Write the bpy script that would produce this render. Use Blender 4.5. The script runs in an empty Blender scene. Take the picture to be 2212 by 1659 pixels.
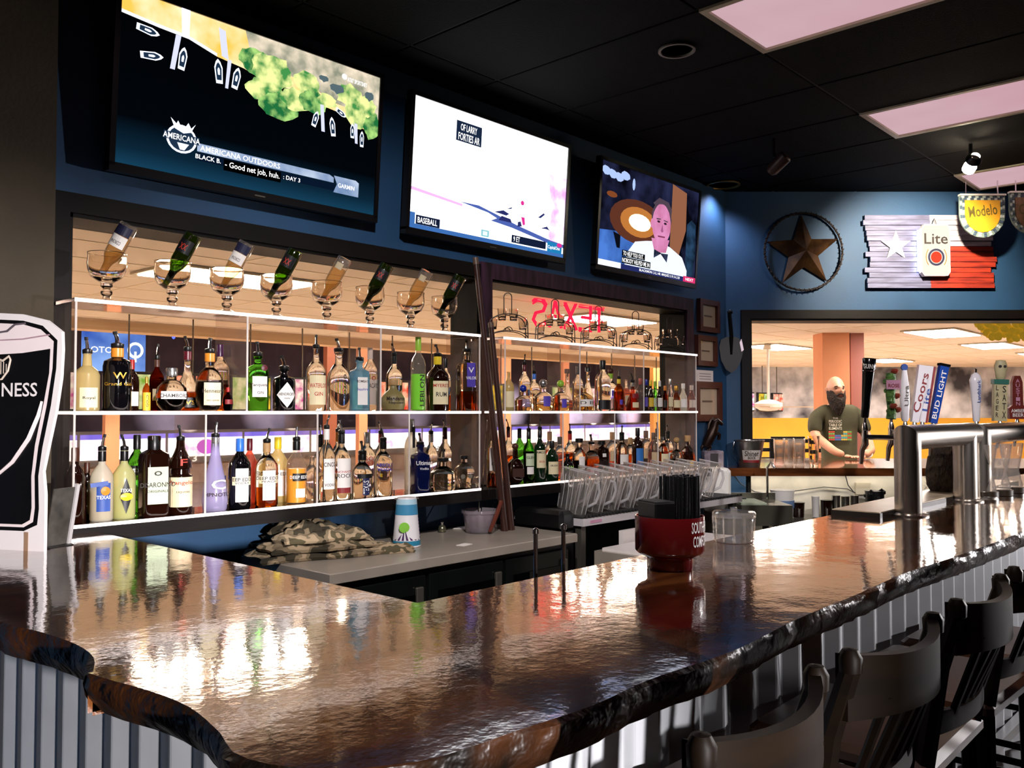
import bpy, math, random
from mathutils import Matrix, Vector

random.seed(7)
SC = bpy.context.scene
COL = SC.collection

# ------------------------------------------------------------------ camera
TH = math.radians(42.55)          # angle between the view direction and the back wall
PITCH = math.atan(58.5 / 1900.0)
FPX, IW, IH = 1900.0, 2212.0, 1659.0
EYE = Vector((0, 0, 1.5))
FW = Vector((math.cos(TH) * math.cos(PITCH), math.sin(TH) * math.cos(PITCH), math.sin(PITCH)))
RT = Vector((math.sin(TH), -math.cos(TH), 0))
UP = RT.cross(FW)
cam_d = bpy.data.cameras.new('camera')
cam = bpy.data.objects.new('camera', cam_d)
COL.objects.link(cam)
cam_d.sensor_width = 36.0
cam_d.lens = 36.0 * FPX / IW
cam_d.clip_start = 0.02
cam.matrix_world = Matrix((
    (RT.x, UP.x, -FW.x, EYE.x), (RT.y, UP.y, -FW.y, EYE.y), (RT.z, UP.z, -FW.z, EYE.z), (0, 0, 0, 1)))
SC.camera = cam

# ------------------------------------------------------------------ world, view
w = bpy.data.worlds.new('world')
SC.world = w
w.use_nodes = True
w.node_tree.nodes['Background'].inputs[0].default_value = (0.6, 0.55, 0.6, 1)
w.node_tree.nodes['Background'].inputs[1].default_value = 0.02
SC.view_settings.view_transform = 'Standard'
SC.view_settings.look = 'None'
SC.view_settings.gamma = 1.0
SC.view_settings.use_curve_mapping = False
SC.view_settings.exposure = 0.95
SC.cycles.transparent_max_bounces = 20
SC.cycles.max_bounces = 7
SC.cycles.diffuse_bounces = 3
SC.cycles.glossy_bounces = 4
SC.cycles.sample_clamp_indirect = 6.0
SC.cycles.caustics_reflective = False
SC.cycles.caustics_refractive = False
SC.cycles.transmission_bounces = 8
SC.cycles.use_adaptive_sampling = True
SC.cycles.adaptive_threshold = 0.06

# light levels of the lamps that the place has
L_ALLEY = 38.0        # concourse troffers
L_TROFFER = 0.42     # dimmed bar troffers
L_TV = 0.62

# ------------------------------------------------------------------ picking points in the place
def ray(px, py):
    return FW + RT * ((px - IW / 2) / FPX) + UP * ((IH / 2 - py) / FPX)
def onY(px, py, Y):
    d = ray(px, py); return EYE + d * (Y / d.y)
def onZ(px, py, z):
    d = ray(px, py); return EYE + d * ((z - 1.5) / d.z)
VH = Vector((math.cos(TH), math.sin(TH), 0))
def onD(px, py, D):
    d = ray(px, py); return EYE + d * (D / d.dot(VH))
def m_per_px(p):
    return (p - EYE).dot(FW) / FPX

# ------------------------------------------------------------------ materials
def srgb(h):
    if not isinstance(h, str): return tuple(h)[:3]
    h = h.lstrip('#')
    o = []
    for i in (0, 2, 4):
        c = int(h[i:i + 2], 16) / 255.0
        o.append(c / 12.92 if c <= 0.04045 else ((c + 0.055) / 1.055) ** 2.4)
    return tuple(o)
MATS = {}
def new_mat(name):
    m = bpy.data.materials.new(name); m.use_nodes = True
    nt = m.node_tree
    return m, nt, nt.nodes['Principled BSDF'], nt.nodes['Material Output']
def mat(name, col, rough=0.5, metal=0.0, emit=None, es=1.0, var=0.0, scale=8.0, bump=0.0, bscale=None, spec=0.5,
        col2=None, stretch=None, coat=0.0, trans=0.0, detail=4.0):
    """Principled material; colour varies between col and col2 (or a darker col) by object-space noise."""
    if name in MATS: return MATS[name]
    m, nt, p, out = new_mat(name)
    c = srgb(col)
    p.inputs['Base Color'].default_value = (*c, 1)
    p.inputs['Roughness'].default_value = rough
    p.inputs['Metallic'].default_value = metal
    p.inputs['Specular IOR Level'].default_value = spec
    if coat: p.inputs['Coat Weight'].default_value = coat; p.inputs['Coat Roughness'].default_value = 0.05
    if trans: p.inputs['Transmission Weight'].default_value = trans
    if emit is not None:
        p.inputs['Emission Color'].default_value = (*srgb(emit), 1)
        p.inputs['Emission Strength'].default_value = es
        if 'lit acrylic' not in name: m.cycles.emission_sampling = 'NONE'
    if var or col2 is not None or bump:
        tc = nt.nodes.new('ShaderNodeTexCoord'); mp = nt.nodes.new('ShaderNodeMapping')
        nt.links.new(tc.outputs['Object'], mp.inputs['Vector'])
        if stretch: mp.inputs['Scale'].default_value = stretch
        n = nt.nodes.new('ShaderNodeTexNoise'); n.inputs['Scale'].default_value = scale; n.inputs['Detail'].default_value = detail
        nt.links.new(mp.outputs['Vector'], n.inputs['Vector'])
        if var or col2 is not None:
            r = nt.nodes.new('ShaderNodeValToRGB')
            c2 = srgb(col2) if col2 is not None else tuple(x * (1 - var) for x in c)
            r.color_ramp.elements[0].position = 0.35; r.color_ramp.elements[1].position = 0.68
            r.color_ramp.elements[0].color = (*c2, 1); r.color_ramp.elements[1].color = (*c, 1)
            nt.links.new(n.outputs['Fac'], r.inputs['Fac'])
            nt.links.new(r.outputs['Color'], p.inputs['Base Color'])
        if bump:
            n2 = nt.nodes.new('ShaderNodeTexNoise'); n2.inputs['Scale'].default_value = bscale or scale
            n2.inputs['Detail'].default_value = 3
            nt.links.new(mp.outputs['Vector'], n2.inputs['Vector'])
            b = nt.nodes.new('ShaderNodeBump'); b.inputs['Strength'].default_value = bump; b.inputs['Distance'].default_value = 0.02
            nt.links.new(n2.outputs['Fac'], b.inputs['Height']); nt.links.new(b.outputs['Normal'], p.inputs['Normal'])
    MATS[name] = m
    return m
def glow(name, col, s=1.0, col2=None, scale=6.0, lo=0.35, hi=0.65, detail=3.0):
    """Picture on a lit screen or a lamp face."""
    if name in MATS: return MATS[name]
    m, nt, p, out = new_mat(name)
    nt.nodes.remove(p)
    e = nt.nodes.new('ShaderNodeEmission')
    e.inputs[0].default_value = (*srgb(col), 1); e.inputs[1].default_value = s
    if col2 is not None:
        tc = nt.nodes.new('ShaderNodeTexCoord')
        n = nt.nodes.new('ShaderNodeTexNoise'); n.inputs['Scale'].default_value = scale; n.inputs['Detail'].default_value = detail
        nt.links.new(tc.outputs['Object'], n.inputs['Vector'])
        r = nt.nodes.new('ShaderNodeValToRGB')
        r.color_ramp.elements[0].position = lo; r.color_ramp.elements[1].position = hi
        r.color_ramp.elements[0].color = (*srgb(col2), 1); r.color_ramp.elements[1].color = (*srgb(col), 1)
        nt.links.new(n.outputs['Fac'], r.inputs['Fac']); nt.links.new(r.outputs['Color'], e.inputs[0])
    nt.links.new(e.outputs[0], out.inputs[0])
    if not any(k in name for k in ('lens', 'white field', 'halo tube', 'sign face', 'spot bulb', 'tv land', 'masking graphic')): m.cycles.emission_sampling = 'NONE'
    MATS[name] = m
    return m
def glass(name, tint, refl=1.0, rough=0.02, haze=0.0, ior=1.5, hazecol=None, edge=4.0):
    """Thin clear pane or bottle wall: tinted see-through, mirror by Fresnel, optional milky haze."""
    if name in MATS: return MATS[name]
    m, nt, p, out = new_mat(name)
    nt.nodes.remove(p)
    t = nt.nodes.new('ShaderNodeBsdfTransparent'); t.inputs[0].default_value = (*srgb(tint), 1)
    g = nt.nodes.new('ShaderNodeBsdfGlossy'); g.inputs['Roughness'].default_value = rough
    g.inputs[0].default_value = (refl, refl, refl, 1)
    lw = nt.nodes.new('ShaderNodeLayerWeight'); lw.inputs[0].default_value = 0.5
    pw = nt.nodes.new('ShaderNodeMath'); pw.operation = 'POWER'; pw.inputs[1].default_value = edge
    nt.links.new(lw.outputs['Facing'], pw.inputs[0])
    f0 = ((ior - 1) / (ior + 1)) ** 2
    f = nt.nodes.new('ShaderNodeMath'); f.operation = 'MULTIPLY_ADD'; f.inputs[1].default_value = 0.75; f.inputs[2].default_value = f0
    nt.links.new(pw.outputs[0], f.inputs[0])
    mx = nt.nodes.new('ShaderNodeMixShader')
    src = t
    if haze:
        d = nt.nodes.new('ShaderNodeBsdfTranslucent'); d2 = nt.nodes.new('ShaderNodeBsdfDiffuse')
        hc = srgb(hazecol) if hazecol is not None else srgb(tint)
        d.inputs[0].default_value = (*hc, 1); d2.inputs[0].default_value = (*hc, 1)
        a = nt.nodes.new('ShaderNodeMixShader'); a.inputs[0].default_value = 0.45
        nt.links.new(d.outputs[0], a.inputs[1]); nt.links.new(d2.outputs[0], a.inputs[2])
        b = nt.nodes.new('ShaderNodeMixShader'); b.inputs[0].default_value = haze
        nt.links.new(t.outputs[0], b.inputs[1]); nt.links.new(a.outputs[0], b.inputs[2])
        src = b
    nt.links.new(f.outputs[0], mx.inputs[0]); nt.links.new(src.outputs[0], mx.inputs[1]); nt.links.new(g.outputs[0], mx.inputs[2])
    nt.links.new(mx.outputs[0], out.inputs[0])
    MATS[name] = m
    return m

def real_glass(name, col='#ffffff', rough=0.0, ior=1.48):
    if name in MATS: return MATS[name]
    m, nt, p, out = new_mat(name); nt.nodes.remove(p)
    g = nt.nodes.new('ShaderNodeBsdfGlass'); g.inputs[0].default_value = (*srgb(col), 1); g.inputs['Roughness'].default_value = rough; g.inputs['IOR'].default_value = ior
    nt.links.new(g.outputs[0], out.inputs[0]); MATS[name] = m
    return m
# ------------------------------------------------------------------ mesh helpers
def frame(o, x, y):
    """Matrix whose local x, y run along the given directions from o; z is the normal."""
    x = Vector(x).normalized(); y = Vector(y); z = x.cross(y).normalized(); y = z.cross(x)
    return Matrix(((x.x, y.x, z.x, o[0]), (x.y, y.y, z.y, o[1]), (x.z, y.z, z.z, o[2]), (0, 0, 0, 1)))
class MB:
    def __init__(s): s.v = []; s.f = []
    def add(s, vs, fs, M=None):
        b = len(s.v)
        s.v += [tuple(M @ Vector(v)) if M is not None else tuple(v) for v in vs]
        s.f += [tuple(i + b for i in f) for f in fs]
        return s
    def box(s, x0, x1, y0, y1, z0, z1, M=None, ch=0.0):
        if ch <= 0:
            vs = [(x, y, z) for z in (z0, z1) for y in (y0, y1) for x in (x0, x1)]
            fs = [(0, 2, 3, 1), (4, 5, 7, 6), (0, 1, 5, 4), (2, 6, 7, 3), (0, 4, 6, 2), (1, 3, 7, 5)]
            return s.add(vs, fs, M)
        a = [(x0 + ch, y0), (x1 - ch, y0), (x1, y0 + ch), (x1, y1 - ch), (x1 - ch, y1), (x0 + ch, y1), (x0, y1 - ch), (x0, y0 + ch)]
        cx, cy = (x0 + x1) / 2, (y0 + y1) / 2
        kx, ky = 1 - 2 * ch / max(x1 - x0, 1e-6), 1 - 2 * ch / max(y1 - y0, 1e-6)
        b = [(cx + (x - cx) * kx, cy + (y - cy) * ky) for x, y in a]
        rings = [(b, z0), (a, z0 + ch), (a, z1 - ch), (b, z1)]
        vs = [(x, y, z) for r, z in rings for x, y in r]
        fs = [tuple(reversed(range(8))), tuple(range(24, 32))]
        for k in range(3):
            for i in range(8):
                j = (i + 1) % 8
                fs.append((k * 8 + i, k * 8 + j, k * 8 + 8 + j, k * 8 + 8 + i))
        return s.add(vs, fs, M)
    def lathe(s, prof, seg=16, c=(0, 0, 0), sx=1.0, sy=1.0, n=2.0, M=None, close=False, a0=0.0):
        vs = []; fs = []
        for r, z in prof:
            for k in range(seg):
                a = 2 * math.pi * k / seg + a0
                ca, sa = math.cos(a), math.sin(a)
                q = 1.0 if n == 2 else 1.0 / ((abs(ca) ** n + abs(sa) ** n) ** (1.0 / n))
                vs.append((c[0] + r * q * ca * sx, c[1] + r * q * sa * sy, c[2] + z))
        m = len(prof)
        for i in range(m - 1 if not close else m):
            for k in range(seg):
                l = (k + 1) % seg; j = (i + 1) % m
                fs.append((i * seg + k, i * seg + l, j * seg + l, j * seg + k))
        if not close:
            if prof[0][0] > 1e-5: fs.append(tuple(reversed(range(seg))))
            if prof[-1][0] > 1e-5: fs.append(tuple(range((m - 1) * seg, m * seg)))
        return s.add(vs, fs, M)
    def shell(s, prof, seg=16, c=(0, 0, 0), sx=1.0, sy=1.0, n=2.0, M=None):
        """open-topped lathe without caps"""
        vs = []; fs = []
        for r, z in prof:
            for k in range(seg):
                a = 2 * math.pi * k / seg
                ca, sa = math.cos(a), math.sin(a)
                q = 1.0 if n == 2 else 1.0 / ((abs(ca) ** n + abs(sa) ** n) ** (1.0 / n))
                vs.append((c[0] + r * q * ca * sx, c[1] + r * q * sa * sy, c[2] + z))
        for i in range(len(prof) - 1):
            for k in range(seg):
                l = (k + 1) % seg
                fs.append((i * seg + k, i * seg + l, (i + 1) * seg + l, (i + 1) * seg + k))
        return s.add(vs, fs, M)
    def tube(s, pts, r, seg=8, closed=False, M=None):
        pts = [Vector(p) for p in pts]; n = len(pts)
        rs = r if isinstance(r, (list, tuple)) else [r] * n
        vs = []; fs = []; prev = None
        for i, p in enumerate(pts):
            if closed: d = pts[(i + 1) % n] - pts[i - 1]
            else: d = pts[min(i + 1, n - 1)] - pts[max(i - 1, 0)]
            d.normalize()
            if prev is None:
                u = d.orthogonal().normalized()
            else:
                u = prev - d * prev.dot(d)
                u = d.orthogonal() if u.length < 1e-6 else u
                u.normalize()
            prev = u; v = d.cross(u)
            for k in range(seg):
                a = 2 * math.pi * k / seg
                vs.append(p + (u * math.cos(a) + v * math.sin(a)) * rs[i])
        for i in range(n if closed else n - 1):
            j = (i + 1) % n
            for k in range(seg):
                l = (k + 1) % seg
                fs.append((i * seg + k, i * seg + l, j * seg + l, j * seg + k))
        if not closed:
            fs.append(tuple(reversed(range(seg)))); fs.append(tuple(range((n - 1) * seg, n * seg)))
        return s.add(vs, fs, M)
    def prism(s, poly, t0, t1, M=None):
        n = len(poly)
        ar = sum(poly[i][0] * poly[(i + 1) % n][1] - poly[(i + 1) % n][0] * poly[i][1] for i in range(n))
        if ar < 0: poly = list(reversed(poly))
        vs = [(x, y, t0) for x, y in poly] + [(x, y, t1) for x, y in poly]
        fs = [tuple(reversed(range(n))), tuple(range(n, 2 * n))]
        for i in range(n):
            j = (i + 1) % n
            fs.append((i, j, n + j, n + i))
        return s.add(vs, fs, M)
    def flat(s, poly, z=0.0, M=None):
        n = len(poly)
        ar = sum(poly[i][0] * poly[(i + 1) % n][1] - poly[(i + 1) % n][0] * poly[i][1] for i in range(n))
        if ar < 0: poly = list(reversed(poly))
        return s.add([(x, y, z) for x, y in poly], [tuple(range(n))], M)
    def mesh(s, name, mt, smooth=False):
        me = bpy.data.meshes.new(name)
        me.from_pydata([tuple(v) for v in s.v], [], s.f)
        if mt is not None: me.materials.append(mt)
        if smooth:
            me.polygons.foreach_set('use_smooth', [True] * len(me.polygons))
            me.set_sharp_from_angle(angle=math.radians(42))
        me.update()
        return me
    def build(s, name, mt, parent=None, smooth=False, M=None):
        return obj(name, s.mesh(name, mt, smooth), parent, M)
def obj(name, me, parent=None, M=None):
    o = bpy.data.objects.new(name, me)
    COL.objects.link(o)
    if parent is not None: o.parent = parent
    if M is not None: o.matrix_local = M
    return o
def tag(o, label=None, cat=None, group=None, kind=None):
    if label: o['label'] = label
    if cat: o['category'] = cat
    if group: o['group'] = group
    if kind: o['kind'] = kind
    return o
def thing(name, label, cat, M=None, group=None):
    o = bpy.data.objects.new(name, None)
    o.empty_display_size = 0.05
    COL.objects.link(o)
    if M is not None: o.matrix_world = M if isinstance(M, Matrix) else Matrix.Translation(M)
    return tag(o, label, cat, group)
def copy_tree(o, parent=None):
    c = o.copy(); COL.objects.link(c)
    if parent is not None: c.parent = parent
    for ch in list(o.children): copy_tree(ch, c)
    return c
def T(x, y, z): return Matrix.Translation((x, y, z))
def RZ(a): return Matrix.Rotation(a, 4, 'Z')

_TXT = {}
def text_geo(s):
    if s in _TXT: return _TXT[s]
    cu = bpy.data.curves.new('lettering', 'FONT'); cu.body = s; cu.resolution_u = 2
    cu.fill_mode = 'FRONT'; cu.size = 1.0; cu.offset = 0.012
    o = bpy.data.objects.new('lettering', cu)
    me = bpy.data.meshes.new_from_object(o)
    vs = [tuple(v.co) for v in me.vertices]; fs = [tuple(p.vertices) for p in me.polygons]
    bpy.data.objects.remove(o); bpy.data.curves.remove(cu); bpy.data.meshes.remove(me)
    x0 = min(v[0] for v in vs); x1 = max(v[0] for v in vs); y0 = min(v[1] for v in vs); y1 = max(v[1] for v in vs)
    vs = [((v[0] - (x0 + x1) / 2) / (x1 - x0), (v[1] - (y0 + y1) / 2) / (y1 - y0)) for v in vs]
    _TXT[s] = (vs, fs)
    return _TXT[s]
def text(s, w, h, mt, parent, M=None, name='lettering', mirror=False, bend=None, slant=0.0):
    """Flat print fitted to w x h, centred on the local origin; bend wraps it round a cylinder of that radius about local z."""
    vs, fs = text_geo(s)
    k = -1 if mirror else 1
    b = MB()
    pts = [(v[0] * w * k + v[1] * h * slant, v[1] * h, 0.0) for v in vs]
    if bend:
        pts = [(bend * math.sin(x / bend), -bend * math.cos(x / bend), y) for x, y, z in pts]
    b.add(pts, [tuple(reversed(f)) for f in fs] if mirror else fs)
    return b.build(name, mt, parent, M=M)
WALLM = lambda X, Y, Z: frame((X, Y, Z), (1, 0, 0), (0, 0, 1))      # faces the room (-Y)

# ================================================================== STRUCTURE
YW = 3.48; TW = 0.2; ZC = 3.26
CX = onY(1568, 640, YW).x
D2 = Vector((CX, YW, 0)).dot(VH)
W2 = frame((CX, YW, 0), RT, (0, 0, 1))                 # angled wall, local x along it, y up, z towards the room
def w2(px, py, off=0.0):
    p = onD(px, py, D2 - off)
    return W2.inverted() @ p
BLUE = mat('blue wall paint', '#20496f', 0.62, var=0.18, scale=3.0, bump=0.05, bscale=90)
BLACKTRIM = mat('black-brown stained trim', '#120c09', 0.55, col2='#090605', scale=4, stretch=(1, 1, 6), bump=0.05, bscale=30, spec=0.2)
PURPTRIM = mat('plum-lit dark trim', '#4a2c40', 0.5, spec=0.25, col2='#22141b', scale=4, stretch=(6, 1, 1))  # purple light on this casing is put into its colour
CEILB = mat('black painted ceiling tile', '#060504', 0.85, var=0.3, scale=5, bump=0.25, bscale=120, spec=0.1)
def struct(name, mb, m, parent=None, smooth=False):
    o = mb.build(name, m, parent, smooth)
    if parent is None: o['kind'] = 'structure'
    return o
O1 = (1.30, 3.50); O2 = (3.59, 5.68); OZ0, OZ1 = 1.05, 2.25
wb = MB()
wb.box(-3.7, CX, YW, YW + TW, OZ1, ZC + 0.05).box(-3.7, CX, YW, YW + TW, 0, OZ0)
wb.box(-3.7, O1[0], YW, YW + TW, OZ0, OZ1).box(O1[1], O2[0], YW, YW + TW, OZ0, OZ1).box(O2[1], CX, YW, YW + TW, OZ0, OZ1)
struct('wall_back', wb, BLUE)
S3 = (0.185, 3.05); Z3 = (1.03, 2.235)
wr = MB()
wr.box(0, 5.6, Z3[1], ZC + 0.05, -TW, 0, W2).box(0, S3[0], 0, Z3[1], -TW, 0, W2).box(S3[1], 5.6, 0, Z3[1], -TW, 0, W2)
struct('wall_right', wr, BLUE)
wr = MB(); wr.box(S3[0], S3[1], 0, Z3[0], -TW, 0, W2)
struct('wall_right_lower', wr, mat('off-white wall board', '#e2dccc', 0.6, var=0.2, scale=6))
struct('wall_left', MB().box(-3.7, -3.5, -3.6, YW, 0, ZC), mat('dark brown wall', '#3b2a1e', 0.7, var=0.3, scale=3))
struct('wall_front', MB().box(-3.7, 10.6, -3.8, -3.6, 0, ZC), mat('dark brown wall', '#3b2a1e', 0.7))
PIL = mat('olive-brown pillar paint', '#3a2f1b', 0.75, var=0.25, scale=6, bump=0.1, bscale=60)
px_ = onY(122, 300, 3.30).x
struct('pillar', MB().box(px_ - 0.75, px_, 3.30, YW, 0, ZC), PIL)
e2 = W2 @ Vector((5.6, 0, 0)); 
floor = [(-3.7, -3.8), (10.6, -3.8), (e2.x, e2.y), (CX, YW + TW), (-3.7, YW + TW)]
struct('floor', MB().prism(floor, -0.1, 0.0), mat('dark stained concrete floor', '#2a211c', 0.35, var=0.4, scale=2.5))
struct('ceiling', MB().box(-3.7, 10.6, -3.8, YW + TW, ZC + 0.03, ZC + 0.12), CEILB)
ceil_o = bpy.data.objects['ceiling']
# lay-in tiles of the bar ceiling (joints recessed), leaving the troffer bays open
GX, GY = 3.365, 0.755
TROFF = [(2 - 3 * 1 + k * 3, 0) for k in range(-1, 3)]
tile_me = MB().box(0.006, 0.604, 0.006, 1.214, 0.0, 0.028, ch=0.004).mesh('ceiling_tile', CEILB)
bays = set()
for k in (-2, -1, 0, 1, 2):
    bays.add((3 * k, 0)); bays.add((3 * k, -2))
for i in range(-8, 11):
    for j in range(-3, 3):
        if (i, j) in bays: continue
        if GY + j * 1.22 > YW: continue
        obj('ceiling_tile', tile_me, ceil_o, T(GX + i * 0.61, GY + j * 1.22, ZC))
# T-bars between tiles
gb = MB()
for i in range(-8, 12): gb.box(GX + i * 0.61 - 0.005, GX + i * 0.61 + 0.005, -2.9, YW, ZC + 0.006, ZC + 0.03)
for j in range(-3, 3): gb.box(-1.5, 10, GY + j * 1.22 - 0.005, GY + j * 1.22 + 0.005, ZC + 0.006, ZC + 0.03)
gb.build('grid_bars', mat('black grid bar', '#0c0a07', 0.6, spec=0.15), ceil_o)
# dimmed troffers
LENS = glow('pink-white troffer lens', '#e9c9d2', L_TROFFER, col2='#d9a3ae', scale=0.8, lo=0.3, hi=0.7)
TFR = mat('cream troffer frame', '#cbbfa6', 0.5, var=0.2, scale=9)
tl = {0: 'wide pale pink ceiling troffer lens at the top edge of the photo', 1: 'long pink ceiling troffer in the middle of the dark ceiling',
      2: 'pink ceiling troffer half hidden behind the bright track spot'}
for k in (-2, -1, 0, 1, 2):
    for j in (0, -2):
        x0 = GX + 3 * k * 0.61; y0 = GY + j * 1.22
        o = thing('ceiling_troffer', tl[k] if (j == 0 and k >= 0) else 'pink ceiling troffer overhead out of the photo', 'ceiling light', T(x0, y0, ZC), 'bar ceiling troffers')
        f = MB()
        f.box(0.0, 0.61, 0.0, 0.03, -0.008, 0.03).box(0.0, 0.61, 1.19, 1.22, -0.008, 0.03)
        f.box(0.0, 0.03, 0.03, 1.19, -0.008, 0.03).box(0.58, 0.61, 0.03, 1.19, -0.008, 0.03)
        f.build('troffer_frame', TFR, o)
        MB().box(0.03, 0.58, 0.03, 1.19, 0.004, 0.012).build('lens', LENS, o)

# ---- windows of the back wall
PANE = glass('window glass', '#f4f1ea', 0.8, 0.02, ior=1.35)
def casing(M, x0, x1, z0, z1, wd, th, reveal, m, m2, name, pane=True, sill=True):
    o = bpy.data.objects.new(name, None); COL.objects.link(o); o['kind'] = 'structure'; o.matrix_world = M
    f = MB()
    f.box(x0 - wd, x1 + wd, z1, z1 + wd, 0.0, th).box(x0 - wd, x0, z0, z1, 0.0, th).box(x1, x1 + wd, z0, z1, 0.0, th)
    f.build('window_casing', m, o)
    r = MB()
    r.box(x0, x0 + 0.015, z0, z1, -reveal, th * 0.5).box(x1 - 0.015, x1, z0, z1, -reveal, th * 0.5).box(x0, x1, z1 - 0.015, z1, -reveal, th * 0.5)
    r.build('window_reveal', m2, o)
    if pane:
        MB().box(x0 + 0.015, x1 - 0.015, z0, z1 - 0.015, -reveal + 0.02, -reveal + 0.026).build('pane', PANE, o)
    return o
WM = frame((0, YW, 0), (1, 0, 0), (0, 0, 1))
casing(WM, O1[0], O1[1], OZ0, OZ1, 0.075, 0.03, TW, BLACKTRIM, BLACKTRIM, 'window_1')
casing(WM, O2[0], O2[1], OZ0, OZ1, 0.09, 0.035, TW, PURPTRIM, BLACKTRIM, 'window_2')
casing(W2, S3[0], S3[1], Z3[0], Z3[1], 0.07, 0.035, TW, BLACKTRIM, BLACKTRIM, 'window_3', pane=False)
# ledge under the shelves
struct('trim_ledge', MB().box(1.22, 5.62, 3.215, YW, 1.035, 1.088), BLACKTRIM)

# ================================================================== THE BOWLING CONCOURSE BEYOND THE WINDOWS
ZA = 2.5; YE = 10.0
b2 = W2 @ Vector((5.6, 0, -TW)); b1 = W2 @ Vector((0, 0, -TW))
con = [(-6, YW + TW), (b1.x, YW + TW), (b2.x, b2.y), (40, b2.y), (40, YE), (-6, YE)]
PEACH = mat('warm cream ceiling board', '#ecdfd0', 0.8, var=0.06, scale=0.6)
cc = MB().prism(con, ZA, ZA + 0.2)
struct('ceiling_concourse', cc, PEACH)
cco = bpy.data.objects['ceiling_concourse']
g2 = MB()
for i in range(22): g2.box(-3 + i * 1.22, -2.975 + i * 1.22, YW + TW + 0.05, YE, ZA - 0.004, ZA + 0.001)
for j in range(10): g2.box(-6, 30, 4.08 + j * 0.61, 4.105 + j * 0.61, ZA - 0.004, ZA + 0.001)
g2.build('grid_bars', mat('cream grid bar', '#f0e0c6', 0.6), cco)
con1 = [(-6, YW + TW), (b1.x, YW + TW), (b2.x, b2.y), (40, b2.y), (40, 6.5), (-6, 6.5)]
struct('floor_concourse', MB().prism(con1, -0.5, 0.0), mat('tan concourse carpet', '#b3a190', 0.8, var=0.3, scale=3))
struct('floor_lanes', MB().box(-6, 60, 6.5, 24, -0.7, -0.4), mat('pale maple lane boards', '#ecd6bc', 0.3, var=0.25, scale=1.2, stretch=(8, 0.3, 1)))
struct('wall_lanes_end', MB().box(-6, 60, 23.2, 23.4, -0.4, 4.2), mat('dark slate lane wall', '#6e5e70', 0.8, col2='#43394a', scale=0.7))
struct('ceiling_lanes', MB().box(-6, 60, YE, 23.4, 3.7, 3.8), mat('charcoal lane ceiling', '#4a4450', 0.8))
struct('trim_soffit', MB().box(-6, 40, YE - 0.3, YE, ZA - 0.12, ZA), mat('cream soffit', '#cfb08c', 0.8))
struct('wall_far_side', MB().box(40, 40.2, -3, 24, -0.4, 4.2), mat('mustard far wall', '#e0b040', 0.7, var=0.15, scale=1.0))
struct('wall_near_side', MB().box(-6.2, -6, 3.6, 24, -0.4, 4.2), mat('peach side wall', '#d9a071', 0.8))
struct('wall_concourse_end', MB().box(13, 40, b2.y - 0.2, b2.y, 0, ZA), mat('peach side wall', '#d9a071', 0.8))
# troffers of the concourse
ALENS = glow('white concourse lens', '#fff4ea', L_ALLEY)
LLENS = glow('white lane lens', '#fff0f0', L_ALLEY * 2.2)
spots = [(-1.0, 5.95, 'hidden'), (3.4, 5.96, 'glowing white concourse ceiling light seen through the bottle window above the goblets'),
         (7.7, 5.7, 'glowing white concourse ceiling light seen above the shot glass racks'),
         (12.75, 6.15, 'long glowing ceiling light by the orange column, beside the shovel window edge'),
         (17.6, 6.2, 'small far glowing ceiling light above the bearded man and the black tap'),
         (11.9, 3.5, 'longest glowing ceiling light over the beer taps'), (14.7, 3.62, 'glowing ceiling light under the yellow paper garland'),
         (22.5, 6.2, 'hidden'), (17.5, 3.5, 'small glowing ceiling light far behind the plain white tap handle'), (19.5, 1.5, 'hidden'), (7.95, 2.85, 'hidden')]
for x, y, lb in spots:
    sl_ = 0.48 if (x, y) == (7.95, 2.85) else 1.0  # smaller light added out of view to brighten the man and the counter
    if lb.startswith('hidden'): lb = 'glowing concourse ceiling light out of sight behind the wall'
    o = thing('concourse_light', lb, 'ceiling light', T(x, y, ZA), 'concourse ceiling lights')
    MB().box(-0.62, 0.62, -0.32, 0.32, -0.02, -0.004).build('light_frame', TFR, o)
    MB().box(-0.58, 0.58, -0.28, 0.28, -0.026, -0.018).build('lens', ALENS, o, M=Matrix.Diagonal((sl_, sl_, 1, 1)))
for x in (2.0, 6.5, 11.0, 15.5, 20.0, 26.0, 33.0):  # added lamps, out of view, to brighten the lanes and columns
    o = thing('lane_fill_light', 'added unseen fill light over the lanes above the concourse ceiling edge', 'ceiling light', T(x, 12.2, 3.7), 'added lane fill lights')
    MB().box(-0.62, 0.62, -0.32, 0.32, -0.02, 0.0).build('light_frame', TFR, o)
    MB().box(-0.58, 0.58, -0.28, 0.28, -0.026, -0.018).build('lens', LLENS, o)
# orange columns
ORA = mat('orange painted column', '#f0a274', 0.7, var=0.08, scale=2)
def column(px0, px1, Y, z0, z1, lb, m=ORA, dep=0.12):
    a = onY(px0, 888, Y); b = onY(px1, 888, Y)
    o = MB().box(a.x, b.x, Y, Y + dep, z0, z1).build('support_column', m)
    tag(o, lb, 'column', 'concourse columns')
column(228, 259, 15, -0.4, 3.7, 'slim orange column behind the frosted lemon bottle')
column(776, 794, 15, -0.4, 3.7, 'slim orange column behind the bottles with blue vodka lettering')
column(706, 728, 13.5, -0.4, 3.7, 'brown column behind the tall clear bottles', mat('brown painted column', '#8a4a2c', 0.7))
column(1084, 1104, 15, -0.4, 3.7, 'orange column behind the crooked wooden sticks')
column(1217, 1230, 15, -0.4, 3.7, 'thin orange column behind the black-collared whisky bottles')
column(1412, 1444, 13, -0.4, 3.7, 'wide amber column behind the whisky bottles at the window edge', mat('amber painted column', '#e0a04e', 0.7))
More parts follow.
